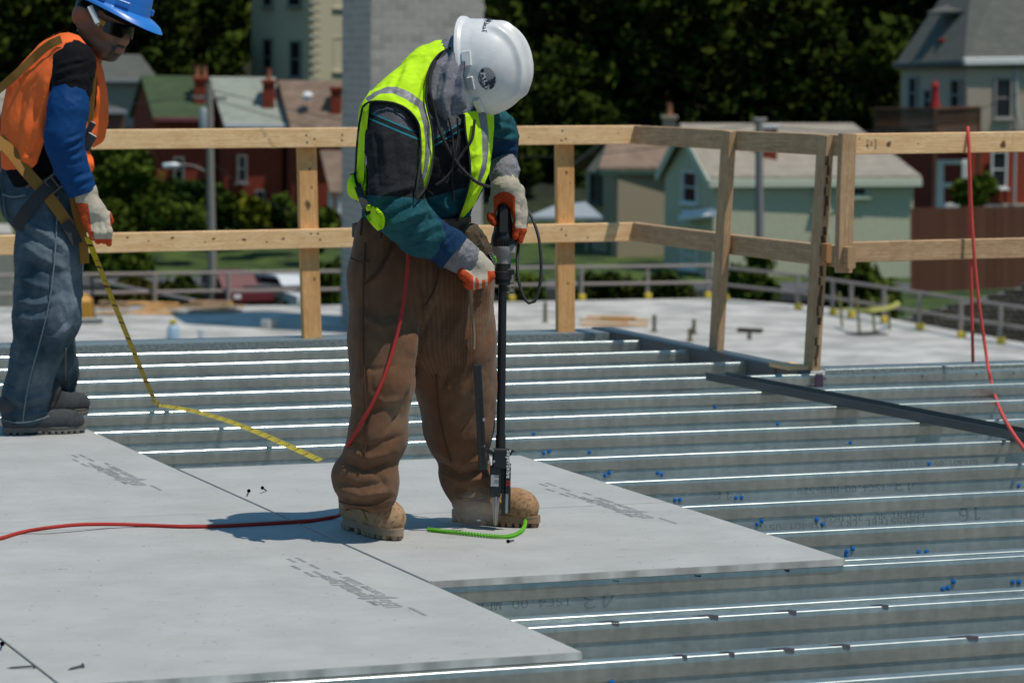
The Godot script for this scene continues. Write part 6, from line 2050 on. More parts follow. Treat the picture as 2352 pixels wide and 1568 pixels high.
	var bk := sheet([W.call(830, 246, -0.02), W.call(822, 300, 0.0), W.call(817, 350, 0.02), W.call(812, 405, 0.03), W.call(806, 440, 0.03)], [W.call(850, 236, -0.10), W.call(843, 300, -0.10), W.call(838, 350, -0.09), W.call(836, 405, -0.06), W.call(830, 445, -0.03)], 8, func(f: float, s: float) -> Vector3: return L(-0.006 * sin(s * PI), 0, 0.01 * sin(f * 7.0 + s * 3.0)))
	sub("back_edge", bk.thick(0.002), M.hivis, vest)
	# loose side loop and tail of the vest at the back of the waist
	var lp := sheet([on(vs, 806, 402, 0.0), on(vs, 797, 420, 0.0), on(vs, 800, 448, 0.0), on(vs, 822, 462, 0.0)], [on(vs, 812, 400, 0.02), on(vs, 815, 420, 0.03), on(vs, 822, 440, 0.03), on(vs, 832, 458, 0.03)], 5, func(f: float, s: float) -> Vector3: return L(0, 0, 0.01 * sin(s * PI)))
	sub("side_loop", lp.thick(0.002), M.hivis, vest)
	var tail := sheet([on(vs, 842, 470, 0.02), on(vs, 838, 490, 0.03), on(vs, 850, 512, 0.03), on(vs, 866, 530, 0.03)], [on(vs, 866, 478, 0.03), on(vs, 880, 492, 0.05), on(vs, 884, 508, 0.05), on(vs, 880, 525, 0.05)], 6, func(f: float, s: float) -> Vector3: return L(0, 0, 0.012 * sin(s * 9.0 + f * 5.0)))
	sub("hem_tail", tail.thick(0.002), M.hivis, vest)
	sub("side_strap", strap(vs, [[812, 398], [822, 430], [834, 462], [848, 492]], 0.02, 0.012), M.black_soft, vest)
	var hat_o: Vector3 = W.call(1094, 157, -0.02)
	var hat_u := L(0.93, 0.16, 0.32).normalized()
	# ---- neck cloth hanging from under the hat
	var nb := Body.new()
	nb.cell = 0.005
	nb.k = 75.0
	caps(nb, D, [[[1082, 160, -0.03, 66], [1052, 130, -0.02, 44]], [[1060, 165, -0.06, 60], [1028, 185, -0.09, 44], [1018, 232, -0.13, 28], [1030, 266, -0.135, 12]], [[1070, 205, -0.11, 42], [1070, 238, -0.12, 26]], [[1050, 225, -0.13, 26], [1052, 255, -0.13, 16]], [[1020, 140, -0.03, 34], [1008, 185, -0.05, 26]], [[1100, 215, -0.05, 36], [1100, 232, -0.05, 26]]])
	var nm := nb.build()
	nm = nm.cut(gvals(nm, func(p: Vector3, n: Vector3) -> float:
		var q := UV(p)
		var edge := 276.0 if q.x < 1028 else (276.0 - (q.x - 1028.0) * 1.9 if q.x < 1036 else 268.0 - (q.x - 1036.0) * 0.30)
		var front := -(p - hx.origin).dot(fw) * F / D + 58.0
		return minf(minf(edge - q.y, 40.0 + 0.0 * front), (0.008 - (p - hat_o).dot(hat_u)) * F / D)))
	fold(nm, [[9, 9, 1050, 110, 1028, 170, 1020, 230, 1026, 268], [-8, 7, 1062, 120, 1045, 180, 1036, 240, 1036, 262], [8, 9, 1070, 130, 1062, 190, 1058, 250], [-7, 7, 1080, 150, 1076, 200, 1072, 252], [7, 8, 1090, 170, 1090, 215, 1088, 248], [-7, 7, 1035, 115, 1010, 165, 1000, 215], [-5, 5, 1045, 246, 1070, 250, 1095, 244]], 41, 0.007, Vector3(9, 5, 9))
	sub("neck_cloth", nm.thick(0.003), cloth(214, lin(0.27, 0.275, 0.32), 0.3), t)
	# ---- hard hat
	var hm := smat(lin(0.84, 0.84, 0.84), 0.28)
	hm.clearcoat_enabled = true
	hm.clearcoat = 0.4
	hm.albedo_texture = tone(215, 256, 256, [[0.02, 0.8, 1, 1], [0.15, 0.5, 1, 4]], Color(0.90, 0.90, 0.90), Color(1, 1, 1), 1.2)
	tri(hm, 3.0)
	var hup := L(0.93, 0.16, 0.32).normalized()
	var hfw := L(0.19, -0.98, -0.04)
	hfw = (hfw - hup * hfw.dot(hup)).normalized()
	var hat_xf := Transform3D(Basis(hup.cross(hfw), hup, hfw), W.call(1094, 157, -0.02)).scaled_local(Vector3.ONE * 1.04)
	var ho := hat(t, hat_xf, hm)
	# worn round sticker on the right side and print at the back
	var st := MB.new()
	var sc := Vector2(-PI / 2 + 0.22, 0.40)
	var chip := FastNoiseLite.new()
	chip.seed = 3
	chip.frequency = 1.0
	var pale := MB.new()
	for i in 10:
		for j in 28:
			var a0 := TAU * j / 28.0
			var a1 := TAU * (j + 1) / 28.0
			var q := []
			for w in [[i, a0], [i, a1], [i + 1, a1], [i + 1, a0]]:
				var r: float = w[0] / 10.0
				q.append(hat_point(sc.x + r * cos(w[1]) * 0.25, sc.y + r * sin(w[1]) * 0.17, 0.0013))
			var away := Vector2(i * cos(a0), i * sin(a0)) / 10.0
			var dst := pale if away.x < 0.15 and away.y > -0.1 and i < 10 or chip.get_noise_2d(away.x * 4.0, away.y * 4.0) > 0.3 else st
			dst.oquad(q[0], q[1], q[2], q[3], q[0])
	var so := put("sticker", st, smat(lin(0.02, 0.028, 0.055), 0.5), ho)
	so.set_meta("label", "worn round dark sticker on the hat's side")
	put("sticker_wear", pale, smat(lin(0.36, 0.35, 0.34), 0.7), so)
	var white := smat(lin(0.6, 0.6, 0.6), 0.6)
	var write := func(s: String, a: float, e: float, h: float, _turn: float, m: Material, bold: bool):
		# letter by letter round the shell
		for i in s.length():
			var ai: float = a + (i - (s.length() - 1) * 0.5) * h * 0.80 / (0.125 * pow(cos(e), 0.8))
			var p := hat_point(ai, e, 0.0012)
			var n := (p * Vector3(1, 0.9, 0.75)).normalized()
			var x := Vector3.UP.cross(n).normalized()
			lettering("printed_letter", s[i], chain(ho) * Transform3D(Basis(x, n.cross(x), n), p), h, m, ho, "Droid Sans", 1.0, bold)
	write.call("ALR", sc.x + 0.06, sc.y - 0.02, 0.021, 0.0, white, true)
	write.call("MASTARTS", sc.x - 0.02, sc.y - 0.10, 0.006, 0.0, white, false)
	write.call("CORPORATION", sc.x - 0.02, sc.y - 0.14, 0.005, 0.0, white, false)
	var ink := smat(lin(0.02, 0.022, 0.04), 0.6)
	write.call("FIRST", -PI + 0.46, 0.42, 0.014, 0.0, ink, true)
	write.call("SAFETY", -PI - 0.24, 0.42, 0.014, 0.0, ink, true)
	var rg := MB.new()
	var rc := hat_point(-PI + 0.14, 0.42, 0.002)
	var rn := (rc * Vector3(1, 0.9, 0.75)).normalized()
	var rx := Vector3.UP.cross(rn).normalized()
	var rp := PackedVector3Array()
	for i in 25: rp.append(rc + (rx * cos(TAU * i / 24.0) + rn.cross(rx) * sin(TAU * i / 24.0)) * 0.012)
	rg.tube(rp, 0.0007, 4, false)
	rg.box(Transform3D(Basis(rx, rn.cross(rx), rn), rc), Vector3(0.014, 0.005, 0.0008))
	rg.box(Transform3D(Basis(rx, rn.cross(rx), rn), rc + rn * 0.0003), Vector3(0.005, 0.014, 0.0008))
	put("printed_cross", rg, ink, ho)
	sub("ratchet", MB.new().box(Transform3D(Basis(hup, 0.3) * Basis(hup.cross(hfw), hup, hfw), W.call(1062, 70, 0.0)), Vector3(0.05, 0.02, 0.03), 0.006), M.black, ho)
	# ---- gloves
	var tool_d := 9.32
	glove(t, [[[1158, 408, 0.0, 27], [1164, 432, -0.012, 30], [1180, 458, -0.012, 22]], [[1150, 428, -0.01, 22], [1140, 455, -0.012, 14]], [[1186, 440, 0.015, 20], [1194, 466, 0.02, 14]]],
		[[[1180, 458, -0.022, 12], [1186, 492, -0.03, 10.5], [1188, 520, -0.03, 10], [1184, 542, -0.03, 9]], [[1193, 462, -0.004, 12], [1199, 498, -0.006, 10.5], [1200, 528, -0.008, 10], [1195, 552, -0.008, 9]], [[1198, 464, 0.018, 11], [1206, 495, 0.02, 10], [1204, 520, 0.018, 9]], [[1194, 460, 0.035, 10], [1203, 488, 0.04, 9], [1200, 508, 0.036, 8]],
		[[1142, 448, -0.012, 14], [1131, 478, -0.014, 11.5], [1129, 500, -0.014, 10.5], [1134, 511, -0.014, 10]]], tool_d, 51,
		func(p: Vector3, n: Vector3) -> float:
			var q := UV(p)
			var c := P(1160, 500, tool_d)
			var to := (c - p) * Vector3(1, 0.4, 1)
			var e := absf(q.x - 1158.5)
			var inner := minf((25.0 - e) * 0.05, (q.y - 440.0 - e * e * 0.02) * 0.05)
			var tip := (q.y - (524.0 if q.x > 1160 else 488.0)) * 0.02
			return maxf(inner, tip))
	glove(t, [[[1070, 594, -0.075, 29], [1090, 606, -0.07, 30], [1108, 616, -0.065, 25]], [[1082, 618, -0.065, 26], [1098, 626, -0.06, 22]]],
		[[[1118, 612, -0.075, 15], [1126, 634, -0.085, 11], [1116, 644, -0.075, 10], [1104, 640, -0.06, 9]], [[1108, 622, -0.085, 13], [1114, 644, -0.095, 10.5], [1104, 651, -0.085, 10], [1094, 646, -0.07, 9]], [[1096, 628, -0.092, 13], [1100, 648, -0.10, 10.5], [1090, 654, -0.09, 10], [1082, 648, -0.075, 9]], [[1084, 630, -0.095, 12], [1086, 648, -0.10, 10], [1076, 654, -0.092, 9], [1070, 648, -0.08, 9]],
		[[1058, 612, -0.10, 12], [1066, 630, -0.115, 13], [1080, 644, -0.115, 11]]], D, 52,
		func(p: Vector3, n: Vector3) -> float:
			var q := UV(p)
			var th := minf((q.y - 606.0 - (q.x - 1050.0) * 0.75) * 0.06, (1087.0 - q.x) * 0.06)
			var gaps := (q.y - 640.0 - 4.0 * sin(q.x * 0.55)) * 0.05 if q.x > 1088 else -1.0
			var inner := minf((q.x - 1120.0) * 0.06, (q.y - 622.0) * 0.06)
			return maxf(th, maxf(minf(gaps, 0.3 * sin((q.x - 1092) * 0.42) + 0.05), inner)))
	# ---- boots
	var tan := Color(0.44, 0.295, 0.175)
	boot(t, G(794, 1211, 0), G(917, 1243, 0), tan, lin(0.30, 0.22, 0.15), lin(0.5, 0.35, 0.05), 61)
	boot(t, G(1040, 1196, 0), G(1238, 1212, 0), Color(0.40, 0.25, 0.135), lin(0.27, 0.17, 0.10), lin(0.5, 0.35, 0.05), 62)
	# ---- cords about the neck and chest
	var cs := skin_of([vm, sm, nm])
	var k := func(a: Array, r: float) -> MB:
		var w := []
		for p in a: w.append(on(cs, p[0], p[1], 0.009))
		return cord(w, r, 0.015)
	sub("black_cord", k.call([[1000, 140], [988, 175], [988, 215], [1000, 262], [1012, 305], [1030, 345], [1052, 378], [1075, 402], [1098, 420], [1125, 429]], 0.0048), M.black_soft, t)
	sub("black_cord", k.call([[1090, 275], [1084, 320], [1062, 352], [1040, 385], [1022, 410], [1002, 425]], 0.0042), M.black_soft, t)
	sub("hood_string", k.call([[1030, 270], [1038, 310], [1042, 350], [1038, 400], [1042, 462]], 0.0028), M.black_soft, t)
	sub("hood_string", k.call([[1050, 270], [1052, 310], [1046, 350], [1034, 390], [1026, 420]], 0.0028), M.black_soft, t)

func worker_standing() -> void:
	var D := 11.6
	var t := thing("person", "worker in a blue hard hat and orange vest standing at the left edge, looking down", "person", G(100, 990, 0))
	var W := func(u: float, v: float, dd: float) -> Vector3: return P(u, v, 11.6 + dd)
	var skin := Color(0.27, 0.115, 0.068)
	var up := L(0.27, 0.95, 0.05).normalized()
	var fw := L(0.82, -0.25, 0.52)
	fw = (fw - up * fw.dot(up)).normalized()
	var left := up.cross(fw)
	var hx := Transform3D(Basis(left, up, fw), W.call(236, 52, -0.02)).scaled_local(Vector3.ONE * 1.13)
	var b := Body.new()
	b.cell = 0.015
	b.k = 55.0
	caps(b, D, [
		[[95, 440, 0.05, 36], [110, 300, 0.0, 46], [140, 200, 0.0, 54], [180, 122, 0.0, 34], [205, 95, 0.0, 36]],
		[[95, 450, -0.06, 48], [105, 700, -0.06, 36], [62, 950, 0.0, 28]], [[110, 450, 0.08, 48], [130, 700, 0.35, 34], [135, 925, 0.72, 26]],
		[[165, 165, -0.16, 32], [148, 330, -0.20, 25], [195, 440, -0.17, 18], [220, 500, -0.17, 14]], [[170, 180, 0.2, 34], [160, 300, 0.26, 26], [170, 400, 0.2, 18]]])
	var bm := b.build()
	bm.c.fill(skin)
	bm.add(head_mesh(hx, skin, Color(0.022, 0.014, 0.012), Color(0.01, 0.008, 0.007)))
	sub("body", bm, vmat(0.5), t)
	# ---- jeans
	var tb := Body.new()
	tb.cell = 0.0075
	tb.k = 48.0
	caps(tb, D, [
		[[50, 415, 0.0, 50], [60, 470, 0.0, 56]], [[110, 410, 0.0, 58], [118, 470, 0.0, 62]],
		[[108, 480, -0.06, 66], [112, 580, -0.08, 69], [108, 680, -0.08, 66], [104, 735, -0.08, 64], [80, 820, -0.05, 48], [60, 900, -0.02, 44], [54, 955, 0.0, 50]],
		[[120, 480, 0.08, 58], [128, 600, 0.15, 52], [130, 720, 0.35, 44], [135, 850, 0.6, 38], [134, 932, 0.72, 36]], [[128, 725, -0.12, 40], [120, 760, -0.12, 36]]])
	var tm := tb.build()
	tm = tm.cut(gvals(tm, func(p: Vector3, _n: Vector3) -> float: return UV(p).y - 388.0))
	tm = tm.cut(gvals(tm, func(p: Vector3, _n: Vector3) -> float: return (977.0 - maxf(0.0, UV(p).x - 60.0) * 0.16 if UV(p).x < 118 else 955.0) + 3.0 * sin(UV(p).x * 0.12) - UV(p).y))
	fold(tm, [
		[9, 8, 45, 500, 85, 530, 135, 560], [-9, 7, 50, 525, 90, 556, 140, 580], [8, 8, 50, 560, 90, 590, 145, 615], [-8, 7, 48, 590, 85, 615, 125, 635], [7, 8, 45, 640, 80, 655, 120, 665], [-8, 6, 40, 672, 80, 682, 120, 676], [7, 6, 38, 690, 78, 700, 118, 694], [-8, 6, 35, 708, 75, 718, 112, 710], [7, 6, 32, 726, 72, 736, 110, 730], [-6, 6, 30, 745, 70, 752, 100, 750],
		[10, 10, 150, 640, 165, 700, 160, 745, 130, 775], [-9, 8, 140, 700, 148, 740, 128, 766, 105, 768], [-7, 8, 118, 780, 98, 800, 85, 840], [7, 9, 60, 790, 50, 840, 45, 890], [-7, 7, 20, 820, 45, 835, 85, 822], [-6, 6, 15, 880, 50, 900, 100, 880], [8, 8, 15, 905, 50, 925, 105, 905], [-9, 7, 8, 925, 50, 942, 110, 925], [8, 7, 6, 948, 50, 958, 112, 945],
		[-2.6, 3, 128, 500, 120, 620, 108, 720, 78, 820, 58, 910, 50, 960], [2.4, 4, 134, 500, 126, 620, 114, 720, 84, 820, 64, 910], [-2.5, 3, 2, 442, 40, 452, 60, 446], [-6, 6, 100, 880, 112, 860, 118, 830], [6, 7, 150, 820, 152, 870, 150, 920]], 71, 0.007, Vector3(6, 5, 6))
	var fn := FastNoiseLite.new()
	fn.seed = 15
	fn.frequency = 1.0
	fn.fractal_octaves = 4
	paint(tm, func(p: Vector3, _n: Vector3) -> Color:
		var q := UV(p)
		var w := 0.25 + 0.5 * fn.get_noise_3d(p.x * 6, p.y * 4, p.z * 6)
		for s in [[150, 690, 40, 0.6], [150, 750, 26, 0.7], [115, 560, 50, 0.3], [90, 850, 40, 0.25], [160, 620, 30, 0.35]]: w += s[3] * exp(-q.distance_squared_to(Vector2(s[0], s[1])) / (s[2] * s[2]))
		return Color(0.035, 0.068, 0.098).lerp(Color(0.22, 0.28, 0.33), clampf(w, 0, 0.9)))
	var jn := sub("jeans", tm, cloth(220, Color.WHITE, 0.25, 0.95, true), t)
	var jl := skin_of([tm])
	for q in [["side_seam", [[132, 450], [129, 520], [124, 600], [113, 690], [92, 780], [70, 860], [56, 930], [52, 968]], 0.16], ["pocket_edge", [[4, 446], [28, 452], [58, 448]], 0.2], ["pocket_edge", [[6, 450], [14, 500], [30, 520]], 0.12], ["hem", [[6, 964], [40, 971], [80, 966], [112, 955]], 0.14], ["inner_seam", [[150, 800], [150, 870], [152, 925]], 0.12]]:
		var w := []
		for p in q[1]: w.append(on(jl, p[0], p[1], -0.0008))
		sub(q[0], cord(w, 0.0026, 0.012), smat(lin(q[2] * 0.9, q[2] * 1.15, q[2] * 1.3), 0.95), jn)
	# ---- dark T-shirt with blue sleeves
	var sb := Body.new()
	sb.cell = 0.0075
	sb.k = 60.0
	caps(sb, D, [[[92, 400, 0.0, 72], [115, 300, 0.0, 74], [142, 210, 0.0, 76], [165, 150, 0.0, 56], [184, 116, 0.0, 44]], [[165, 140, -0.12, 46], [150, 180, -0.1, 50]], [[190, 150, 0.15, 42]],
		[[170, 148, -0.17, 47], [163, 200, -0.19, 46]], [[150, 385, -0.02, 48], [165, 250, -0.02, 52]], [[66, 405, 0.0, 58], [80, 380, 0.0, 60]]])
	var sm := sb.build()
	fold(sm, [[5, 5, 130, 172, 160, 160, 195, 150], [-5, 5, 128, 184, 165, 172, 205, 166], [5, 5, 135, 150, 165, 140, 195, 136], [-4, 4, 130, 196, 170, 190, 208, 200], [5, 6, 195, 250, 208, 255, 220, 250], [-5, 6, 195, 270, 208, 275, 218, 270]], 81, 0.006, Vector3(7, 7, 7))
	sm = sm.cut(gvals(sm, func(p: Vector3, _n: Vector3) -> float:
		var q := UV(p)
		if p.distance_to(Geometry3D.get_closest_point_to_segment(p, P(166, 165, 11.42), P(158, 260, 11.39))) > 0.088 or q.y < 175: return 20.0
		return 197.0 + (q.x - 125.0) * 0.30 - q.y))
	sub("t_shirt", sm, cloth(221, lin(0.012, 0.011, 0.014), 0.3, 0.9), t)
	var ab := Body.new()
	ab.cell = 0.006
	ab.k = 70.0
	caps(ab, D, [[[163, 185, -0.19, 41], [155, 250, -0.21, 41.5], [146, 308, -0.22, 38], [148, 340, -0.215, 34], [160, 380, -0.20, 33], [182, 425, -0.18, 28], [192, 446, -0.175, 24]]])
	var am := ab.build()
	am = am.cut(gvals(am, func(p: Vector3, _n: Vector3) -> float: return minf(UV(p).y - 182.0, 452.0 - UV(p).y - (UV(p).x - 170) * 0.33)))
	fold(am, [[-5, 4, 150, 318, 168, 312, 182, 304], [5, 4, 150, 328, 170, 322, 184, 314], [-5, 4, 152, 338, 172, 332, 184, 324], [5, 4, 155, 348, 174, 342, 186, 334], [-4, 4, 158, 358, 176, 352, 188, 345], [4, 4, 160, 368, 178, 362, 190, 356], [-4, 4, 162, 380, 182, 374, 194, 368], [-5, 5, 165, 408, 185, 400, 205, 395], [5, 5, 168, 420, 190, 412, 210, 405], [-5, 5, 172, 432, 192, 425, 212, 417]], 83, 0.004, Vector3(8, 8, 8))
	sub("sleeve", am, cloth(222, lin(0.006, 0.055, 0.19), 0.12, 0.7), t)
	var hem := MB.new()
	var hp := []
	for i in 25:
		var a := TAU * i / 24.0
		hp.append(W.call(192, 442, -0.175) + L(cos(a) * 0.037, 0.012 * cos(a), sin(a) * 0.034))
	hem.tube(PackedVector3Array(hp), 0.0045, 6, false)
	sub("glove_binding", hem, smat(lin(0.03, 0.22, 0.06), 0.85), t)
	# ---- orange vest
	M.orange = cloth(223, lin(1.0, 0.18, 0.042), 0.05, 0.8)
	var vb := Body.new()
	vb.cell = 0.0068
	vb.k = 60.0
	caps(vb, D, [[[75, 385, 0.0, 60], [90, 330, 0.0, 76], [100, 270, 0.0, 82], [120, 210, 0.0, 88], [150, 150, 0.0, 70], [175, 118, 0.0, 50]], [[55, 370, 0.0, 46], [60, 300, 0.0, 48], [70, 220, 0.0, 50]], [[163, 138, -0.13, 52], [140, 190, -0.12, 56], [95, 300, -0.11, 42], [80, 360, -0.10, 40]], [[180, 118, -0.06, 44], [205, 140, -0.1, 34]]])
	var vm := vb.build()
	fold(vm, [[6, 10, 75, 220, 60, 280, 48, 340], [-5, 10, 92, 220, 74, 285, 62, 350], [6, 10, 105, 190, 95, 250, 92, 320], [-4, 10, 58, 190, 44, 250, 40, 320], [-6, 6, 118, 130, 90, 165, 70, 200], [6, 6, 105, 120, 75, 150, 50, 180], [-7, 6, 92, 320, 80, 345, 62, 352], [7, 7, 95, 340, 82, 362, 55, 366]], 91, 0.003, Vector3(4, 4, 4))
	var poly_b := PackedVector2Array([Vector2(20, 162), Vector2(38, 140), Vector2(85, 100), Vector2(137, 76), Vector2(157, 74), Vector2(181, 82), Vector2(204, 110), Vector2(222, 145), Vector2(224, 165), Vector2(214, 140), Vector2(205, 122), Vector2(188, 105), Vector2(171, 103), Vector2(150, 118), Vector2(132, 140), Vector2(120, 164), Vector2(113, 188), Vector2(112, 203), Vector2(108, 258), Vector2(105, 306), Vector2(94, 345), Vector2(83, 376), Vector2(70, 389), Vector2(31, 391), Vector2(6, 392), Vector2(-10, 365), Vector2(0, 334), Vector2(0, 214)])
	vm = vm.cut(gvals(vm, func(p: Vector3, n: Vector3) -> float:
		var g := poly_dist(UV(p), poly_b)
		if n.dot((Vector3(0, HC, 0) - p).normalized()) < 0.06: g = maxf(g, minf((150.0 - UV(p).x), 388.0 - UV(p).y))
		return g))
	var vest := sub("vest", vm.thick(0.002), M.orange, t)
	var vs := skin_of([vm, sm, tm])
	var front := sheet([W.call(200, 108, -0.10), W.call(214, 150, -0.12), W.call(219, 195, -0.11), W.call(221, 235, -0.10), W.call(212, 262, -0.10), W.call(194, 285, -0.10), W.call(182, 312, -0.09), W.call(180, 335, -0.09)],
		[W.call(206, 108, -0.07), W.call(226, 152, -0.03), W.call(245, 203, 0.0), W.call(255, 240, 0.02), W.call(250, 273, 0.02), W.call(238, 300, 0.02), W.call(228, 325, 0.0), W.call(212, 338, -0.02)], 12,
		func(f: float, s: float) -> Vector3: return L(0.012 * sin(f * 9.0) * s, 0, 0.035 * sin(s * PI) + 0.012 * sin(f * 14.0 + s * 4.0)))
	sub("front_panel", front.thick(0.002), M.orange, vest)
	var flap := sheet([W.call(186, 340, -0.07), W.call(187, 355, -0.07), W.call(190, 375, -0.07), W.call(197, 393, -0.07)], [W.call(200, 338, -0.03), W.call(212, 362, -0.03), W.call(216, 382, -0.03), W.call(210, 397, -0.03)], 6, func(f: float, s: float) -> Vector3: return L(0, 0, 0.02 * sin(s * PI) + 0.006 * sin(f * 12)))
	sub("front_flap", flap.thick(0.002), M.orange, vest)
	# ---- harness webbing
	var web := smat(lin(0.28, 0.135, 0.022), 0.85)
	var dark := smat(lin(0.03, 0.032, 0.036), 0.85)
	sub("harness_strap", strap(vs, [[-6, 318], [25, 350], [60, 395], [100, 440], [135, 485], [160, 522]], 0.042, 0.012), web, t)
	sub("harness_strap", strap(vs, [[-8, 208, 0.03], [20, 185, 0.02], [50, 158], [85, 125], [112, 103], [140, 90]], 0.030, 0.010), web, t)
	sub("leg_strap", strap(vs, [[36, 525], [52, 495], [80, 460], [112, 428], [145, 400], [160, 392]], 0.045, 0.018), dark, t)
	sub("leg_strap", strap(vs, [[148, 510], [165, 535], [178, 560]], 0.04, 0.022), dark, t)
	var bk := MB.new()
	var bp := on(vs, 126, 418, 0.03)
	var bb := Basis(L(0.75, 0.6, 0).normalized(), L(-0.6, 0.75, 0).normalized(), L(0, 0, 1))
	for q in [[0.0, 0.026, 0.062, 0.008], [0.0, -0.026, 0.062, 0.008], [0.028, 0.0, 0.008, 0.058], [-0.028, 0.0, 0.008, 0.058], [0.0, 0.0, 0.008, 0.05]]: bk.box(Transform3D(bb, bp + bb.x * q[0] + bb.y * q[1]), Vector3(q[2], q[3], 0.006 + 0.001 * absf(q[0]) * 40), 0.002)
	sub("buckle", bk, smat(lin(0.09, 0.085, 0.07), 0.4, 0.6), t)
	sub("hanging_strap", MB.new().sweep(curve([W.call(168, 445, -0.16), W.call(176, 490, -0.15), W.call(188, 540, -0.13), W.call(194, 605, -0.12)], 0.02), PackedVector3Array(range(40).map(func(_i): return L(0.5, 0, 0.9))), PackedVector2Array([Vector2(-0.017, -0.001), Vector2(0.017, -0.001), Vector2(0.017, 0.001), Vector2(-0.017, 0.001)])), web, t)
	sub("chest_strap", MB.new().sweep(curve([W.call(215, 170, -0.13), W.call(212, 220, -0.13), W.call(208, 270, -0.13), W.call(203, 312, -0.13)], 0.02), PackedVector3Array(range(40).map(func(_i): return L(-0.3, 0, 0.9))), PackedVector2Array([Vector2(-0.009, -0.001), Vector2(0.009, -0.001), Vector2(0.009, 0.001), Vector2(-0.009, 0.001)])), web, t)
	var cb := MB.new()
	cb.box(Transform3D(Basis(L(0.3, -0.95, 0).normalized(), 0.0) * Basis(L(0.85, -0.5, 0).normalized(), L(0.5, 0.85, 0).normalized(), L(0, 0, 1)), W.call(203, 325, -0.15)), Vector3(0.036, 0.062, 0.014), 0.004)
	cb.box(Transform3D(Basis(L(0.5, 0.85, 0).normalized(), L(-0.85, 0.5, 0).normalized(), L(0, 0, 1)), W.call(203, 300, -0.14)), Vector3(0.07, 0.022, 0.008), 0.003)
	sub("chest_buckle", cb, smat(lin(0.06, 0.062, 0.065), 0.4, 0.5), t)
	# ---- glove: relaxed hand, fingers hanging
	glove(t, [[[196, 448, -0.175, 24], [204, 470, -0.175, 25], [216, 486, -0.175, 26], [230, 496, -0.175, 19]], [[212, 496, -0.17, 19]], [[196, 440, -0.175, 26], [192, 434, -0.177, 24]]],
		[[[207, 500, -0.18, 10], [208, 530, -0.195, 9.5], [211, 546, -0.185, 8.5]], [[218, 502, -0.185, 10.5], [220, 536, -0.205, 9.5], [224, 554, -0.19, 8.5]], [[230, 502, -0.185, 10.5], [235, 536, -0.205, 9.5], [238, 553, -0.19, 8.5]], [[242, 496, -0.18, 10.5], [250, 532, -0.195, 9.5], [250, 560, -0.18, 9]], [[248, 492, -0.15, 10], [254, 508, -0.14, 9]],
		[[194, 480, -0.19, 14], [196, 502, -0.195, 13], [203, 522, -0.195, 10]]], D, 53,
		func(p: Vector3, n: Vector3) -> float:
			var q := UV(p)
			var th := (202.0 + (q.y - 470.0) * 0.12 - q.x) * 0.05 if q.y > 466 else -1.0
			return maxf(th, maxf((q.y - 549.0) * 0.06, maxf((q.x - 252.0) * 0.05 if q.y < 520 else -1.0, n.dot(L(-1, 0, 0.25)) - 0.72 if q.y > 515 else -1.0))))
	# ---- boots
	boot(t, G(4, 999, 0), G(196, 993, 0), Color(0.058, 0.066, 0.078), lin(0.15, 0.14, 0.13), Color(0, 0, 0, 0), 63, 0.14, 0.78)
	boot(t, G(100, 960, 0), G(200, 950, 0), Color(0.055, 0.062, 0.072), lin(0.15, 0.14, 0.13), Color(0, 0, 0, 0), 64, 0.14, 0.78)
	# ---- hat, glasses, pencil, ear stud
	var hm := smat(lin(0.02, 0.19, 0.62), 0.3)
	hm.clearcoat_enabled = true
	hm.clearcoat = 0.4
	var hup := L(0.36, 0.92, 0.02).normalized()
	var hfw := L(0.82, -0.36, 0.42)
	hfw = (hfw - hup * hfw.dot(hup)).normalized()
	hat(t, Transform3D(Basis(hup.cross(hfw), hup, hfw), W.call(252, 5, -0.02)).scaled_local(Vector3.ONE * 1.16), hm)
	var vis := MB.new()
	for i in 8:
		for j in 25:
			var a := lerpf(-1.25, 1.25, j / 24.0)
			var r := i / 7.0
			var p := Vector3(sin(a) * (0.085 + 0.012 * r), -0.002 - 0.026 * r * r * cos(a), cos(a) * 0.085 + r * 0.085 * pow(cos(a), 0.7) if cos(a) > 0 else 0.0)
			vis.vert(hx * (p + Vector3(0, 0.046, 0.008)), Vector3.UP)
	for i in 7:
		for j in 24:
			var q := i * 25 + j
			vis.ix.append_array([q, q + 25, q + 1, q + 1, q + 25, q + 26])
	vis.smooth()
	sub("cap_visor", vis.thick(0.004), M.black_soft, t)
	var bd := MB.new()
	for i in 25:
		pass
	var band := Body.new()
	band.cell = 0.006
	band.cap(Vector3(0, 0.085, -0.035), Vector3(0, 0.085, 0.02), 0.068, 0.068)
	sub("cap", MB.new().add(band.build(), hx), M.black_soft, t)
	# safety glasses: wrap lens, yellow-black temples
	var lens := MB.new()
	for i in 7:
		for j in 31:
			var a := lerpf(-1.12, 1.12, j / 30.0)
			var y := lerpf(-1, 1, i / 6.0)
			var hh := 0.021 * (1.0 - 0.25 * pow(absf(a) / 1.12, 3.0)) * (1.0 - 0.45 * exp(-pow(a / 0.12, 2.0)) * (1.0 if y < 0 else 0.0))
			lens.vert(hx * Vector3(sin(a) * 0.078, -0.004 + y * hh, 0.034 + cos(a) * 0.068 - 0.003 * y), Vector3.UP)
	for i in 6:
		for j in 30:
			var q := i * 31 + j
			lens.ix.append_array([q, q + 1, q + 31, q + 1, q + 32, q + 31])
	lens.smooth()
	var gm := smat(Color(0.03, 0.035, 0.04, 0.82), 0.08)
	gm.transparency = BaseMaterial3D.TRANSPARENCY_ALPHA
	var gl := sub("safety_glasses", lens.thick(0.0018), gm, t)
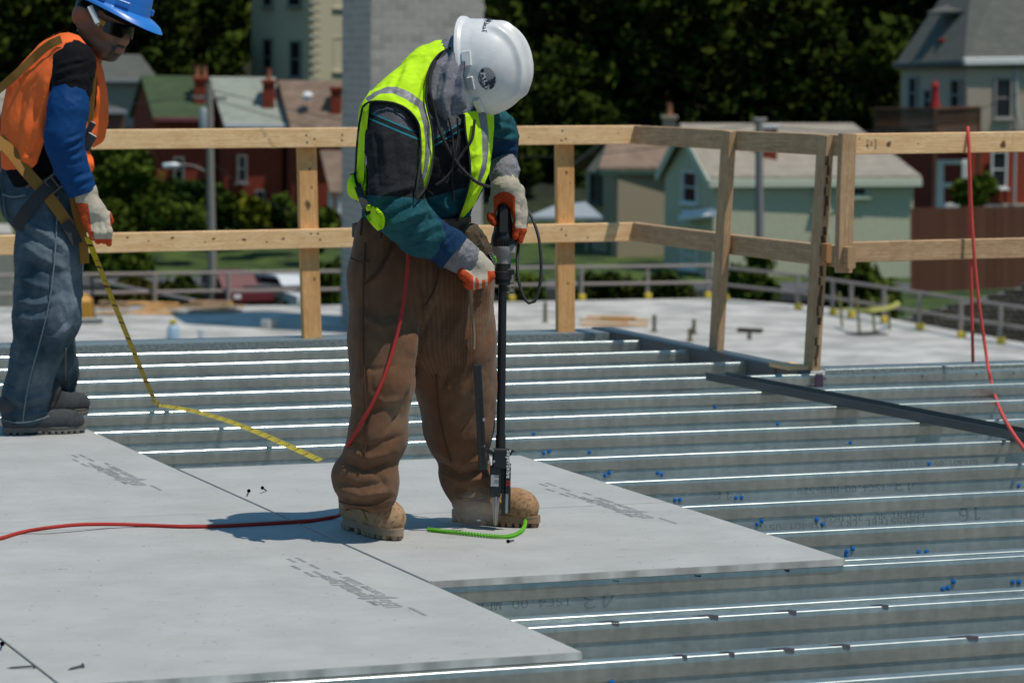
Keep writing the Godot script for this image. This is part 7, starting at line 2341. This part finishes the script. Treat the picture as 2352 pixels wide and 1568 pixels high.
	for s in [-1.0, 1.0]:
		sub("temple", MB.new().bar(hx * Vector3(s * 0.071, 0.004, 0.064), hx * Vector3(s * 0.080, 0.012, 0.024), 0.017 * 1.1, 0.004, up, 0.001), smat(lin(0.55, 0.28, 0.01), 0.5), gl)
		sub("temple_tip", MB.new().bar(hx * Vector3(s * 0.080, 0.012, 0.024), hx * Vector3(s * 0.081, 0.014, -0.03), 0.006, 0.004, up, 0.001), M.black, gl)
	sub("eyebrow", MB.new().bar(hx * Vector3(-0.045, 0.026, 0.07), hx * Vector3(-0.014, 0.024, 0.088), 0.009, 0.005, up, 0.002), smat(lin(0.01, 0.008, 0.007), 0.9), t)
	sub("eyebrow", MB.new().bar(hx * Vector3(0.045, 0.026, 0.07), hx * Vector3(0.014, 0.024, 0.088), 0.009, 0.005, up, 0.002), smat(lin(0.01, 0.008, 0.007), 0.9), t)
	for s in [-1.0, 1.0]: sub("eye", MB.new().lathe(PackedVector2Array([Vector2(0, -0.011), Vector2(0.008, -0.008), Vector2(0.011, 0), Vector2(0.008, 0.008), Vector2(0, 0.011)]), hx * Transform3D(Basis(Vector3.RIGHT, PI / 2), Vector3(s * 0.031, 0.004, 0.071)), 12), smat(lin(0.5, 0.47, 0.44), 0.2), t)
	sub("pencil", MB.new().bar(W.call(205, 14, -0.14), W.call(224, 54, -0.15), 0.020, 0.010, L(1, 0.4, 0), 0.003), smat(lin(0.62, 0.63, 0.65), 0.4), t)
	sub("pencil_point", MB.new().bar(W.call(224, 54, -0.15), W.call(226, 60, -0.15), 0.010, 0.006, L(1, 0.4, 0), 0.002), smat(lin(0.25, 0.2, 0.15), 0.6), t)
	sub("ear_stud", MB.new().lathe(PackedVector2Array([Vector2(0, -0.003), Vector2(0.003, 0), Vector2(0, 0.003)]), hx * Transform3D(Basis(), Vector3(-0.083, -0.033, -0.012)), 8), smat(lin(0.8, 0.8, 0.8), 0.1, 1.0), t)

# ---- tool, cords, tape, screws and litter
func screwdriver() -> void:
	var D := 9.32
	var t := thing("screw_gun", "long black collated screwdriver standing upright in the leaning worker's gloved hands", "screwdriver", G(1146, 1208, 0))
	var W := func(u: float, v: float, dd: float) -> Vector3: return P(u, v, 9.32 + dd)
	var s := D / F
	var axis: Vector3 = (W.call(1160, 480, 0) - W.call(1150, 1010, 0)).normalized()
	var x := L(1, 0, 0)
	x = (x - axis * x.dot(axis)).normalized()
	var bs := Basis(x, axis, x.cross(axis))
	var mid := func(v: float) -> float: return 1150.0 + (1010.0 - v) * 0.0125
	var at := func(v: float, du := 0.0, dd := 0.0) -> Vector3: return W.call(mid.call(v) + du, v, dd)
	# grip and motor housing
	var b := Body.new()
	b.cell = 0.004
	b.k = 160.0
	caps(b, D, [[[1158, 466, 0.0, 15], [1157, 520, 0.0, 18.5]], [[1157, 520, 0.0, 18.5], [1158, 548, 0.0, 22]], [[1147, 560, 0, 17], [1171, 560, 0, 17]], [[1147, 545, 0, 15], [1168, 545, 0, 16]]])
	var hm := b.build()
	hm = hm.cut(gvals(hm, func(p: Vector3, _n: Vector3) -> float: return 566.0 - UV(p).y))
	sub("motor_housing", hm, smat(lin(0.014, 0.014, 0.016), 0.45), t)
	sub("trigger_panel", MB.new().box(Transform3D(bs, at.call(505, 0.0, -0.026)), Vector3(0.026, 0.075, 0.014), 0.005), smat(lin(0.02, 0.02, 0.022), 0.6), t)
	for i in 5: sub("vent", MB.new().box(Transform3D(bs, at.call(557, -12.0 + i * 6.0, -0.030)), Vector3(0.0035, 0.02, 0.004), 0.001), smat(lin(0.004, 0.004, 0.004), 0.8), t)
	var grey := smat(lin(0.30, 0.29, 0.29), 0.5)
	var o: Vector3 = at.call(606, 0.0)
	var rot := Transform3D(bs, o)
	sub("gearbox", MB.new().lathe(PackedVector2Array([Vector2(0, 0.05), Vector2(0.034, 0.05), Vector2(0.034, 0.034), Vector2(0.025, 0.022), Vector2(0.0235, 0.0), Vector2(0, 0)]), rot, 24), grey, t)
	sub("gearbox_lug", MB.new().box(Transform3D(bs, at.call(572, 20.0, -0.012)), Vector3(0.02, 0.03, 0.03), 0.006), grey, t)
	sub("collar", MB.new().lathe(PackedVector2Array([Vector2(0.0, 0.034), Vector2(0.0225, 0.034), Vector2(0.0225, 0.006), Vector2(0.026, 0.004), Vector2(0.026, -0.018), Vector2(0, -0.018)]), Transform3D(bs, at.call(628)), 24), M.black, t)
	sub("clamp", MB.new().box(Transform3D(bs, at.call(624, 12.0, -0.004)), Vector3(0.036, 0.018, 0.03), 0.004), M.black, t)
	sub("collar", MB.new().lathe(PackedVector2Array([Vector2(0.0, 0.014), Vector2(0.0225, 0.014), Vector2(0.0225, -0.012), Vector2(0.017, -0.016), Vector2(0, -0.016)]), Transform3D(bs, at.call(643)), 24), M.black, t)
	sub("pole", MB.new().tube(PackedVector3Array([at.call(655), at.call(830), at.call(1030)]), 0.0123, 20), smat(lin(0.012, 0.013, 0.016), 0.4), t)
	sub("lower_sleeve", MB.new().lathe(PackedVector2Array([Vector2(0, 0.02), Vector2(0.0145, 0.02), Vector2(0.0145, -0.018), Vector2(0, -0.018)]), Transform3D(bs, at.call(1014)), 20), M.black, t)
	# screw feed: body, guide, label, window, rails and nose
	var bk := smat(lin(0.013, 0.013, 0.015), 0.35)
	var body := MB.new()
	body.box(Transform3D(bs, at.call(1052, 1.0)), Vector3(0.05, 0.058, 0.046), 0.005)
	body.box(Transform3D(bs, at.call(1105, -11.0)), Vector3(0.032, 0.092, 0.04), 0.004)
	body.box(Transform3D(bs, at.call(1098, 17.0, 0.006)), Vector3(0.018, 0.09, 0.034), 0.004)
	body.box(Transform3D(bs, at.call(1098, 4.0, 0.012)), Vector3(0.02, 0.088, 0.012), 0.001)
	sub("feed_body", body, bk, t)
	sub("label_plate", MB.new().box(Transform3D(bs, at.call(1103, -12.5, -0.0205)), Vector3(0.023, 0.036, 0.0012)), smat(lin(0.40, 0.40, 0.41), 0.4, 0.3), t)
	sub("label_header", MB.new().box(Transform3D(bs, at.call(1088, -12.5, -0.0206)), Vector3(0.023, 0.006, 0.0014)), M.black, t)
	lettering("label_text", "Posi. 1 Fixed\n\nAdjust\nDepth\n\nAdjust\nWidth", Transform3D(bs * Basis(Vector3.BACK, PI), at.call(1104, -8.5, -0.0212)), 0.0035, M.black, t)
	var red := smat(lin(0.45, 0.02, 0.02), 0.6)
	lettering("side_lettering", "SuperDrive", Transform3D(bs * Basis(Vector3.BACK, -PI / 2), at.call(1066, 18.5, -0.0255)), 0.011, M.white_paint, t, "Droid Sans", 1.0, true).set_meta("label", "lettering SuperDrive")
	lettering("side_lettering", "75", Transform3D(bs * Basis(Vector3.BACK, -PI / 2), at.call(1109, 18.5, -0.0135)), 0.012, red, t, "Droid Sans", 1.0, true).set_meta("label", "red lettering 75")
	for du in [-20.0, -17.0]: sub("bolt", MB.new().lathe(PackedVector2Array([Vector2(0.004, 0), Vector2(0.003, 0.002), Vector2(0, 0.002)]), Transform3D(bs * Basis(Vector3.RIGHT, PI / 2), at.call(1036 if du == -20.0 else 1060, du + 2.0, -0.0235)), 8), grey, t)
	sub("feed_lever", MB.new().tube(PackedVector3Array([at.call(1045, 22.0, -0.01), at.call(1034, 28.0, -0.012), at.call(1038, 33.0, -0.012)]), 0.0035, 6), M.black, t)
	var st := smat(lin(0.42, 0.43, 0.42), 0.3, 0.9)
	sub("nose_rail", MB.new().box(Transform3D(bs, at.call(1152, 8.0, 0.0)), Vector3(0.012, 0.07, 0.012), 0.001), M.black, t)
	sub("nose_rail", MB.new().box(Transform3D(bs, at.call(1148, 15.0, 0.004)), Vector3(0.010, 0.075, 0.012), 0.001), st, t)
	sub("nose_rail", MB.new().box(Transform3D(bs, at.call(1150, 22.0, 0.004)), Vector3(0.006, 0.075, 0.012), 0.001), M.black, t)
	var cl := smat(Color(0.60, 0.55, 0.55, 0.55), 0.15)
	cl.transparency = BaseMaterial3D.TRANSPARENCY_ALPHA
	var nose := MB.new()
	nose.slab([at.call(1130, -20.0, -0.014), at.call(1130, 1.0, -0.014), at.call(1206, -6.0, -0.006), at.call(1206, -14.0, -0.006)], L(0, 0, -0.02))
	sub("nose_piece", nose, smat(lin(0.33, 0.29, 0.28), 0.3, 0.5), t)
	sub("driver_bit", MB.new().tube(PackedVector3Array([at.call(1140, -9.0, -0.018), at.call(1207, -10.0, -0.010)]), 0.0026, 6), st, t)
	# side bar
	sub("side_bar", MB.new().bar(at.call(836, -56.0, -0.165), at.call(1078, -40.0, -0.06), 0.023, 0.012, x, 0.002), smat(lin(0.014, 0.018, 0.022), 0.4), t)
	sub("side_bar_fin", MB.new().bar(at.call(920, -47.0, -0.137), at.call(1070, -36.5, -0.072), 0.005, 0.012, x, 0.001), M.black, t)
	sub("link", MB.new().bar(at.call(1030, -40.0, -0.05), at.call(1040, -18.0, -0.02), 0.011, 0.01, axis, 0.002), M.black, t)
	for v in [964.0, 1025.0, 1062.0]: sub("bolt", MB.new().lathe(PackedVector2Array([Vector2(0.005, 0), Vector2(0.004, 0.003), Vector2(0, 0.003)]), Transform3D(bs * Basis(Vector3.RIGHT, PI / 2), at.call(v, -40.0 if v < 1050 else -26.0, (-0.118 + (v - 964.0) * 0.00043) if v < 1050 else -0.034)), 8), grey, t)
	# power cable: a loop hanging from the grip
	sub("power_cable", cord([W.call(1190, 440, 0.06), W.call(1207, 474, 0.03), W.call(1224, 505, 0.0), W.call(1238, 550, -0.02), W.call(1243, 610, -0.03), W.call(1239, 660, -0.03), W.call(1228, 692, -0.03), W.call(1214, 696, -0.03), W.call(1200, 676, -0.03), W.call(1191, 640, -0.02), W.call(1188, 600, 0.0), W.call(1192, 555, 0.02), W.call(1193, 520, 0.03)], 0.0046), smat(lin(0.022, 0.024, 0.028), 0.6), t)
	sub("guard_wire", MB.new().tube(PackedVector3Array([W.call(1150, 540, 0.03), W.call(1125, 562, 0.04), W.call(1108, 578, 0.04)]), 0.003, 6), M.black_soft, t)
	# screws poking out by the clamp
	for q in [[1166, 660], [1166, 672], [1163, 650]]: sub("loaded_screw", MB.new().tube(PackedVector3Array([at.call(q[1], 8.0), at.call(q[1], 8.0) + x * 0.022]), 0.0022, 6), M.screw, t)

func green_strip(called: String, label: String, pts: Array) -> void:
	var t := thing(called, label, "screw strip", pts[pts.size() / 2])
	var g := smat(lin(0.16, 0.56, 0.015), 0.45)
	g.backlight_enabled = true
	g.backlight = lin(0.06, 0.2, 0.01)
	var c := curve(pts, 0.0115)
	var mb := MB.new()
	for i in c.size():
		var d := (c[mini(i + 1, c.size() - 1)] - c[maxi(i - 1, 0)]).normalized()
		var y := Vector3.UP
		y = (y - d * y.dot(d)).normalized()
		var bs := Basis(d, y, d.cross(y))
		mb.box(Transform3D(bs, c[i] + y * 0.0075), Vector3(0.0075, 0.004, 0.010), 0.001)
		mb.box(Transform3D(bs, c[i] + y * 0.0025), Vector3(0.004, 0.005, 0.008), 0.001)
		mb.box(Transform3D(bs, c[i] + y * 0.011), Vector3(0.005, 0.004, 0.004), 0.001)
	sub("teeth", mb, g, t).set_meta("kind", "stuff")
	var bd := MB.new()
	var q := PackedVector3Array()
	for p in c: q.append(p + Vector3(0, 0.0055, 0))
	var up := PackedVector3Array()
	for i in q.size(): up.append(Vector3.UP)
	bd.sweep(q, up, PackedVector2Array([Vector2(-0.002, -0.0015), Vector2(0.002, -0.0015), Vector2(0.002, 0.0015), Vector2(-0.002, 0.0015)]))
	sub("band", bd, g, t)

func loose_screw(label: String, head: Vector3, tip: Vector3) -> void:
	var t := thing("loose_screw", label, "screw", (head + tip) * 0.5, 0.0, "loose screws on the panels")
	var d := (tip - head).normalized()
	var x := d.cross(Vector3.UP if absf(d.y) < 0.9 else Vector3.RIGHT).normalized()
	var ln := (tip - head).length()
	var xf := Transform3D(Basis(x, d, x.cross(d)), head)
	sub("head", MB.new().lathe(PackedVector2Array([Vector2(0, 0), Vector2(0.0055, 0), Vector2(0.0058, 0.0012), Vector2(0.0026, 0.005)]), xf, 12), M.screw, t)
	var pr := PackedVector2Array([Vector2(0.0022, 0.004)])
	var y := 0.006
	while y < ln * 0.8:
		pr.append(Vector2(0.0019, y)); pr.append(Vector2(0.0029, y + 0.0008)); pr.append(Vector2(0.0019, y + 0.0016))
		y += 0.0025
	pr.append(Vector2(0.0019, ln * 0.82)); pr.append(Vector2(0.0, ln))
	sub("shank", MB.new().lathe(pr, xf, 8, true), M.screw, t)

func small_things() -> void:
	screwdriver()
	green_strip("screw_strip", "bright green plastic screw strip curling on the panel by the tool's nose", [G(1160, 1176, 0.035), G(1176, 1176, 0.04), G(1192, 1181, 0.034), G(1205, 1196, 0.02), G(1205, 1213, 0.006), G(1192, 1228, 0.001), G(1168, 1237, 0.0), G(1125, 1236, 0.0), G(1070, 1230, 0.0), G(1020, 1225, 0.0), G(984, 1221, 0.0)])
	green_strip("screw_strip", "short bright green screw strip held behind the leaning worker's near glove", [P(1118, 582, 9.16), P(1124, 590, 9.16), P(1132, 596, 9.16), P(1136, 604, 9.17)])
	green_strip("screw_strip", "small end of green screw strip sticking out right of the tool's collar", [P(1174, 605, 9.33), P(1184, 604, 9.33)])
	for i in 5: loose_screw(["dark screw in the green strip by the near glove, topmost", "dark screw in the green strip by the near glove, second from its top", "dark screw in the green strip by the near glove, third from its top", "dark screw in the green strip by the near glove, last but one", "dark screw in the green strip by the near glove, lowest"][i], P(1121 + i * 2.5, 584 + i * 5, 9.13), P(1134 + i * 1.6, 578 + i * 7, 9.14))
	# red air hose or cord from the left edge to the worker's waist
	var D := 9.0
	var t := thing("extension_cord", "red cord lying across the panels and rising to the leaning worker's waist", "cord", G(400, 1204, 0))
	var r := 0.0056
	var cm := cloth(230, lin(0.46, 0.045, 0.04), 0.1, 0.6)
	sub("cord", cord([G(-60, 1248, r), G(0, 1236, r), G(50, 1222, r), G(110, 1212, r + 0.012), G(180, 1205, r + 0.014), G(260, 1204, r + 0.006), G(330, 1206, r), G(420, 1209, r), G(500, 1208, r), G(580, 1204, r), G(650, 1200, r), G(710, 1196, r), G(750, 1190, r), G(778, 1183, r + 0.01), P(800, 1160, 9.20), P(800, 1100, 9.24), P(790, 1045, 9.2), P(799, 1022, 9.03), P(822, 985, 8.975), P(856, 925, 8.955), P(884, 860, 8.955), P(906, 790, 8.965), P(922, 720, 8.965), P(932, 650, 8.965), P(937, 600, 8.965), P(934, 566, 8.97), P(925, 540, 9.0)], r, 0.02), cm, t)
	# coral cord over the right guardrail
	t = thing("extension_cord", "coral cord draped over the right guardrail and down across the joists", "cord", P(2224, 300, 13.8))
	var cc := cloth(231, lin(0.72, 0.10, 0.085), 0.08, 0.6)
	var top := PZ(2224, 297, -12.69) + Vector3(0, 0.008, 0)
	sub("cord", cord([PZ(2236, 838, -12.86), PZ(2233, 700, -12.86), PZ(2230, 560, -12.85), PZ(2228, 430, -12.80), PZ(2226, 330, -12.725), top, PZ(2226, 325, -12.655), PZ(2229, 400, -12.645), PZ(2233, 500, -12.64), PZ(2240, 600, -12.62), PZ(2250, 700, -12.60), PZ(2263, 790, -12.58), PZ(2272, 850, -12.5), PZ(2284, 900, -12.3), G(2300, 945, 0.012), G(2325, 990, 0.03), G(2352, 1028, 0.03), G(2400, 1090, 0.0)], 0.0075, 0.02), cc, t)
	# measuring tape
	t = thing("measuring_tape", "long yellow measuring tape hanging from the standing worker's glove to the joists", "tape measure", G(360, 930, -0.02))
	var ty := smat(Color.WHITE, 0.45)
	var im := Image.create(1024, 32, false, Image.FORMAT_RGB8)
	im.fill(Color(0.74, 0.66, 0.06))
	for i in 64:
		im.fill_rect(Rect2i(i * 16, 0, 2, 9 if i % 4 else 20), Color(0.16, 0.14, 0.04))
		if i % 4 == 1: im.fill_rect(Rect2i(i * 16 + 3, 13, 6, 13), Color(0.12, 0.1, 0.03))
		if i % 12 == 9: im.fill_rect(Rect2i(i * 16, 14, 5, 9), Color(0.5, 0.14, 0.03))
	ty.albedo_texture = ImageTexture.create_from_image(im)
	ty.uv1_scale = Vector3(0.55, 14.0, 1)
	var tp := curve([P(200, 545, 11.42), P(222, 600, 11.5), P(258, 690, 11.68), P(295, 780, 11.9), P(330, 865, 12.15), P(352, 915, 12.32)], 0.03)
	var tup := PackedVector3Array()
	for i in tp.size(): tup.append(L(-0.35, -0.25, 0.9))
	var bowed := PackedVector2Array([Vector2(-0.0125, 0.0), Vector2(-0.006, -0.0022), Vector2(0.006, -0.0022), Vector2(0.0125, 0.0), Vector2(0.006, -0.0014), Vector2(-0.006, -0.0014)])
	sub("blade", MB.new().sweep(tp, tup, bowed), ty, t)
	tp = curve([P(352, 915, 12.32), G(362, 930, -0.005), G(385, 933, 0.0), G(440, 943, 0.004), G(510, 962, 0.012), G(580, 988, 0.014), G(650, 1018, 0.01), G(735, 1057, 0.003)], 0.03)
	tup = PackedVector3Array()
	for i in tp.size(): tup.append(L(-0.25, 0.9, 0.3) if i > 3 else L(0.3, 0.5, 0.8))
	sub("blade", MB.new().sweep(tp, tup, bowed), ty, t)
	# screws lying on the panels
	loose_screw("loose screw lying at the bottom left corner, left of the panel joint", G(80, 1529, 0.0055), G(12, 1534, 0.002))
	loose_screw("loose screw lying at the bottom left, right of the panel joint, pointing left", G(190, 1528, 0.0055), G(152, 1538, 0.002))
	loose_screw("loose screw standing half driven at the left edge by the panel joint", G(4, 1478, 0.016), G(5, 1479, -0.012))
	loose_screw("loose screw standing half driven left of the leaning worker's cuff", G(571, 1127, 0.018), G(571, 1128, -0.012))
	loose_screw("loose screw leaning, right of the half driven one by the worker's cuff", G(602, 1120, 0.018), G(613, 1127, 0.0))
	loose_screw("dark screw lying under the green strip's bend", G(1167, 1243, 0.005), G(1182, 1240, 0.002))
	# chalk line
	# litter on the lower deck
	var lumber := func(label: String, u: float, v: float, w: float, h: float, m: Material, n: int):
		var o := thing("lumber_pile", label, "lumber", at_slab(u, v), 0.0, "piles of timber on the lower deck")
		for i in n:
			var p := at_slab(u + rng.randf_range(-w, w) * 0.25, v - (i % 3) * h * 0.3)
			sub("plank", MB.new().bar(p + L(-w * 0.0055, 0.05 + (i % 3) * 0.07, rng.randf_range(-0.4, 0.4)), p + L(w * 0.0055, 0.05 + (i % 3) * 0.07, rng.randf_range(-0.4, 0.4)), 0.06, 0.14, Vector3.UP, 0.01), m, o)
	lumber.call("flat pile of yellowish timber on the lower deck, just right of the measuring tape", 350, 722, 95, 18, M.wood_warm, 9)
	lumber.call("flat pile of grey timber on the lower deck in front of the red pickup", 490, 718, 110, 16, M.wood_grey, 10)
	lumber.call("few thin planks on the lower deck right of the leaning worker's tool", 1405, 748, 120, 8, M.wood_warm, 5)
	lumber.call("pale planks heaped on the lower deck between tape and standing worker", 245, 722, 70, 20, M.wood_grey, 8)
	var pole := thing("leaning_pole", "long pale pole leaning on the far guardrail left of the pickup", "pole", at_slab(530, 715))
	sub("pole", MB.new().tube(PackedVector3Array([at_slab(540, 714) + Vector3(0, 0.05, 0), P(190, 640, 98)]), 0.06, 6), M.pipe, pole)
	t = thing("pallet_jack", "small yellow machine on the lower deck beside the standing worker's knee", "machine", at_slab(195, 745))
	var c0 := at_slab(193, 742)
	sub("body", MB.new().box(Transform3D(Basis(L(1, 0, 0), 0.25), c0 + Vector3(0, 0.4, 0)), Vector3(0.4, 0.7, 0.5), 0.08), smat(lin(0.55, 0.26, 0.02), 0.5), t)
	sub("base", MB.new().box(Transform3D(Basis(), c0 + Vector3(0.1, 0.08, 0)), Vector3(0.7, 0.14, 0.5), 0.03), M.dark_steel, t)
	sub("handle", MB.new().tube(PackedVector3Array([c0 + L(0.25, 0.1, 0), c0 + L(0.2, 1.2, 0)]), 0.04, 6), M.black, t)
	t = thing("concrete_block", "single grey block lying on the lower deck right of the lumber", "block", at_slab(618, 752))
	sub("block", MB.new().box(Transform3D(Basis(Vector3.UP, 0.5), at_slab(618, 754) + Vector3(0, 0.12, 0)), Vector3(0.36, 0.24, 0.3), 0.02), M.mortar, t)
	t = thing("white_bucket", "small white bucket on the lower deck by the back rim", "bucket", at_slab(465, 781))
	sub("pail", MB.new().lathe(PackedVector2Array([Vector2(0, 0), Vector2(0.12, 0), Vector2(0.15, 0.28), Vector2(0.155, 0.3), Vector2(0, 0.3)]), Transform3D(Basis(), at_slab(465, 783)), 14), M.white_paint, t)
	t = thing("yellow_bottle", "clear water cooler with a yellow lid on the lower deck in the tower's shadow", "water cooler", at_slab(397, 780))
	sub("bottle", MB.new().lathe(PackedVector2Array([Vector2(0, 0), Vector2(0.16, 0), Vector2(0.16, 0.3), Vector2(0.06, 0.4), Vector2(0, 0.4)]), Transform3D(Basis(), at_slab(397, 780)), 12), smat(lin(0.30, 0.42, 0.52), 0.2), t)
	sub("lid", MB.new().lathe(PackedVector2Array([Vector2(0.08, 0), Vector2(0.1, 0.1), Vector2(0, 0.12)]), Transform3D(Basis(), at_slab(397, 780) + Vector3(0, 0.4, 0)), 10), M.yellow, t)
	for q in [[1252, 740, 0.55, "short steel stub standing on the lower deck left of the corner post"], [1503, 762, 0.45, "second short steel stub on the lower deck, right of the first"], [1594, 768, 0.4, "thick dark stub on the lower deck left of the first return post"], [1585, 785, 0.35, "lowest short stub on the lower deck left of the first return post"]]:
		t = thing("steel_stub", q[3], "stub", at_slab(q[0], q[1]), 0.0, "stubs standing on the lower deck")
		sub("stub", MB.new().tube(PackedVector3Array([at_slab(q[0], q[1]), at_slab(q[0], q[1]) + Vector3(0, q[2], 0)]), 0.055, 8), smat(lin(0.12, 0.09, 0.05), 0.8), t)
		sub("base_plate", MB.new().box(Transform3D(Basis(), at_slab(q[0], q[1]) + Vector3(0, 0.02, 0)), Vector3(0.16, 0.03, 0.16), 0.005), smat(lin(0.12, 0.09, 0.05), 0.8), t)
	t = thing("broom_head", "dark squeegee lying on the lower deck between the two return posts", "squeegee", at_slab(1722, 774))
	sub("bar", MB.new().bar(at_slab(1694, 768) + Vector3(0, 0.12, 0), at_slab(1752, 770) + Vector3(0, 0.12, 0), 0.12, 0.1, Vector3.UP, 0.02), smat(lin(0.03, 0.018, 0.01), 0.8), t)
	sub("handle", MB.new().tube(PackedVector3Array([at_slab(1722, 770) + Vector3(0, 0.05, 0), at_slab(1722, 780)]), 0.05, 6), smat(lin(0.03, 0.018, 0.01), 0.8), t)
	t = thing("opening_barrier", "yellow barrier frame with caution ribbon round an opening near the lower deck's right rail", "barrier", at_slab(1998, 765))
	for q in [[1975, 766], [2010, 768], [1935, 752], [2045, 758]]: sub("leg", MB.new().bar(at_slab(q[0], q[1]), at_slab(q[0] - 8, q[1]) + Vector3(0, 0.95, 0), 0.07, 0.05, L(1, 0, 0), 0.01), smat(lin(0.22, 0.21, 0.08), 0.7), t)
	var rb := curve([at_slab(1935, 752) + Vector3(0, 0.5, 0), at_slab(1975, 766) + Vector3(0, 0.62, 0), at_slab(2012, 768) + Vector3(0, 0.66, 0), at_slab(2045, 758) + Vector3(0, 0.62, 0), at_slab(2066, 752) + Vector3(0, 0.68, 0)], 0.1)
	var ru := PackedVector3Array()
	for i in rb.size(): ru.append(L(0, 0.3, 1))
	sub("ribbon", MB.new().sweep(rb, ru, PackedVector2Array([Vector2(-0.07, -0.005), Vector2(0.07, -0.005), Vector2(0.07, 0.005), Vector2(-0.07, 0.005)])), smat(lin(0.34, 0.33, 0.08), 0.6), t)
	sub("hole_cover", MB.new().box(Transform3D(Basis(), at_slab(1992, 768) + Vector3(0, 0.02, 0)), Vector3(0.9, 0.03, 0.7)), smat(lin(0.03, 0.03, 0.03), 0.9), t)

func dust_puff(env: Environment) -> void:
	env.volumetric_fog_enabled = true
	env.volumetric_fog_density = 0.0
	for q in [[P(1108, 1182, 9.22), Vector3(0.12, 0.07, 0.10), 1.0], [P(1085, 1170, 9.2), Vector3(0.15, 0.10, 0.12), 0.7], [P(1060, 1176, 9.2), Vector3(0.2, 0.07, 0.16), 0.55], [P(1100, 1150, 9.2), Vector3(0.10, 0.09, 0.09), 0.5]]:
		var f := FogVolume.new()
		f.shape = RenderingServer.FOG_VOLUME_SHAPE_ELLIPSOID
		f.size = q[1]
		var m := FogMaterial.new()
		m.density = q[2]
		m.albedo = Color(0.95, 0.93, 0.9)
		m.edge_fade = 0.8
		f.material = m
		f.name = name_of("dust_puff", self)
		add_child(f, true)
		f.position = q[0]
		f.set_meta("kind", "stuff")
		tag(f, "faint drilling dust drifting by the tool's nose and far boot", "dust", "drilling dust")
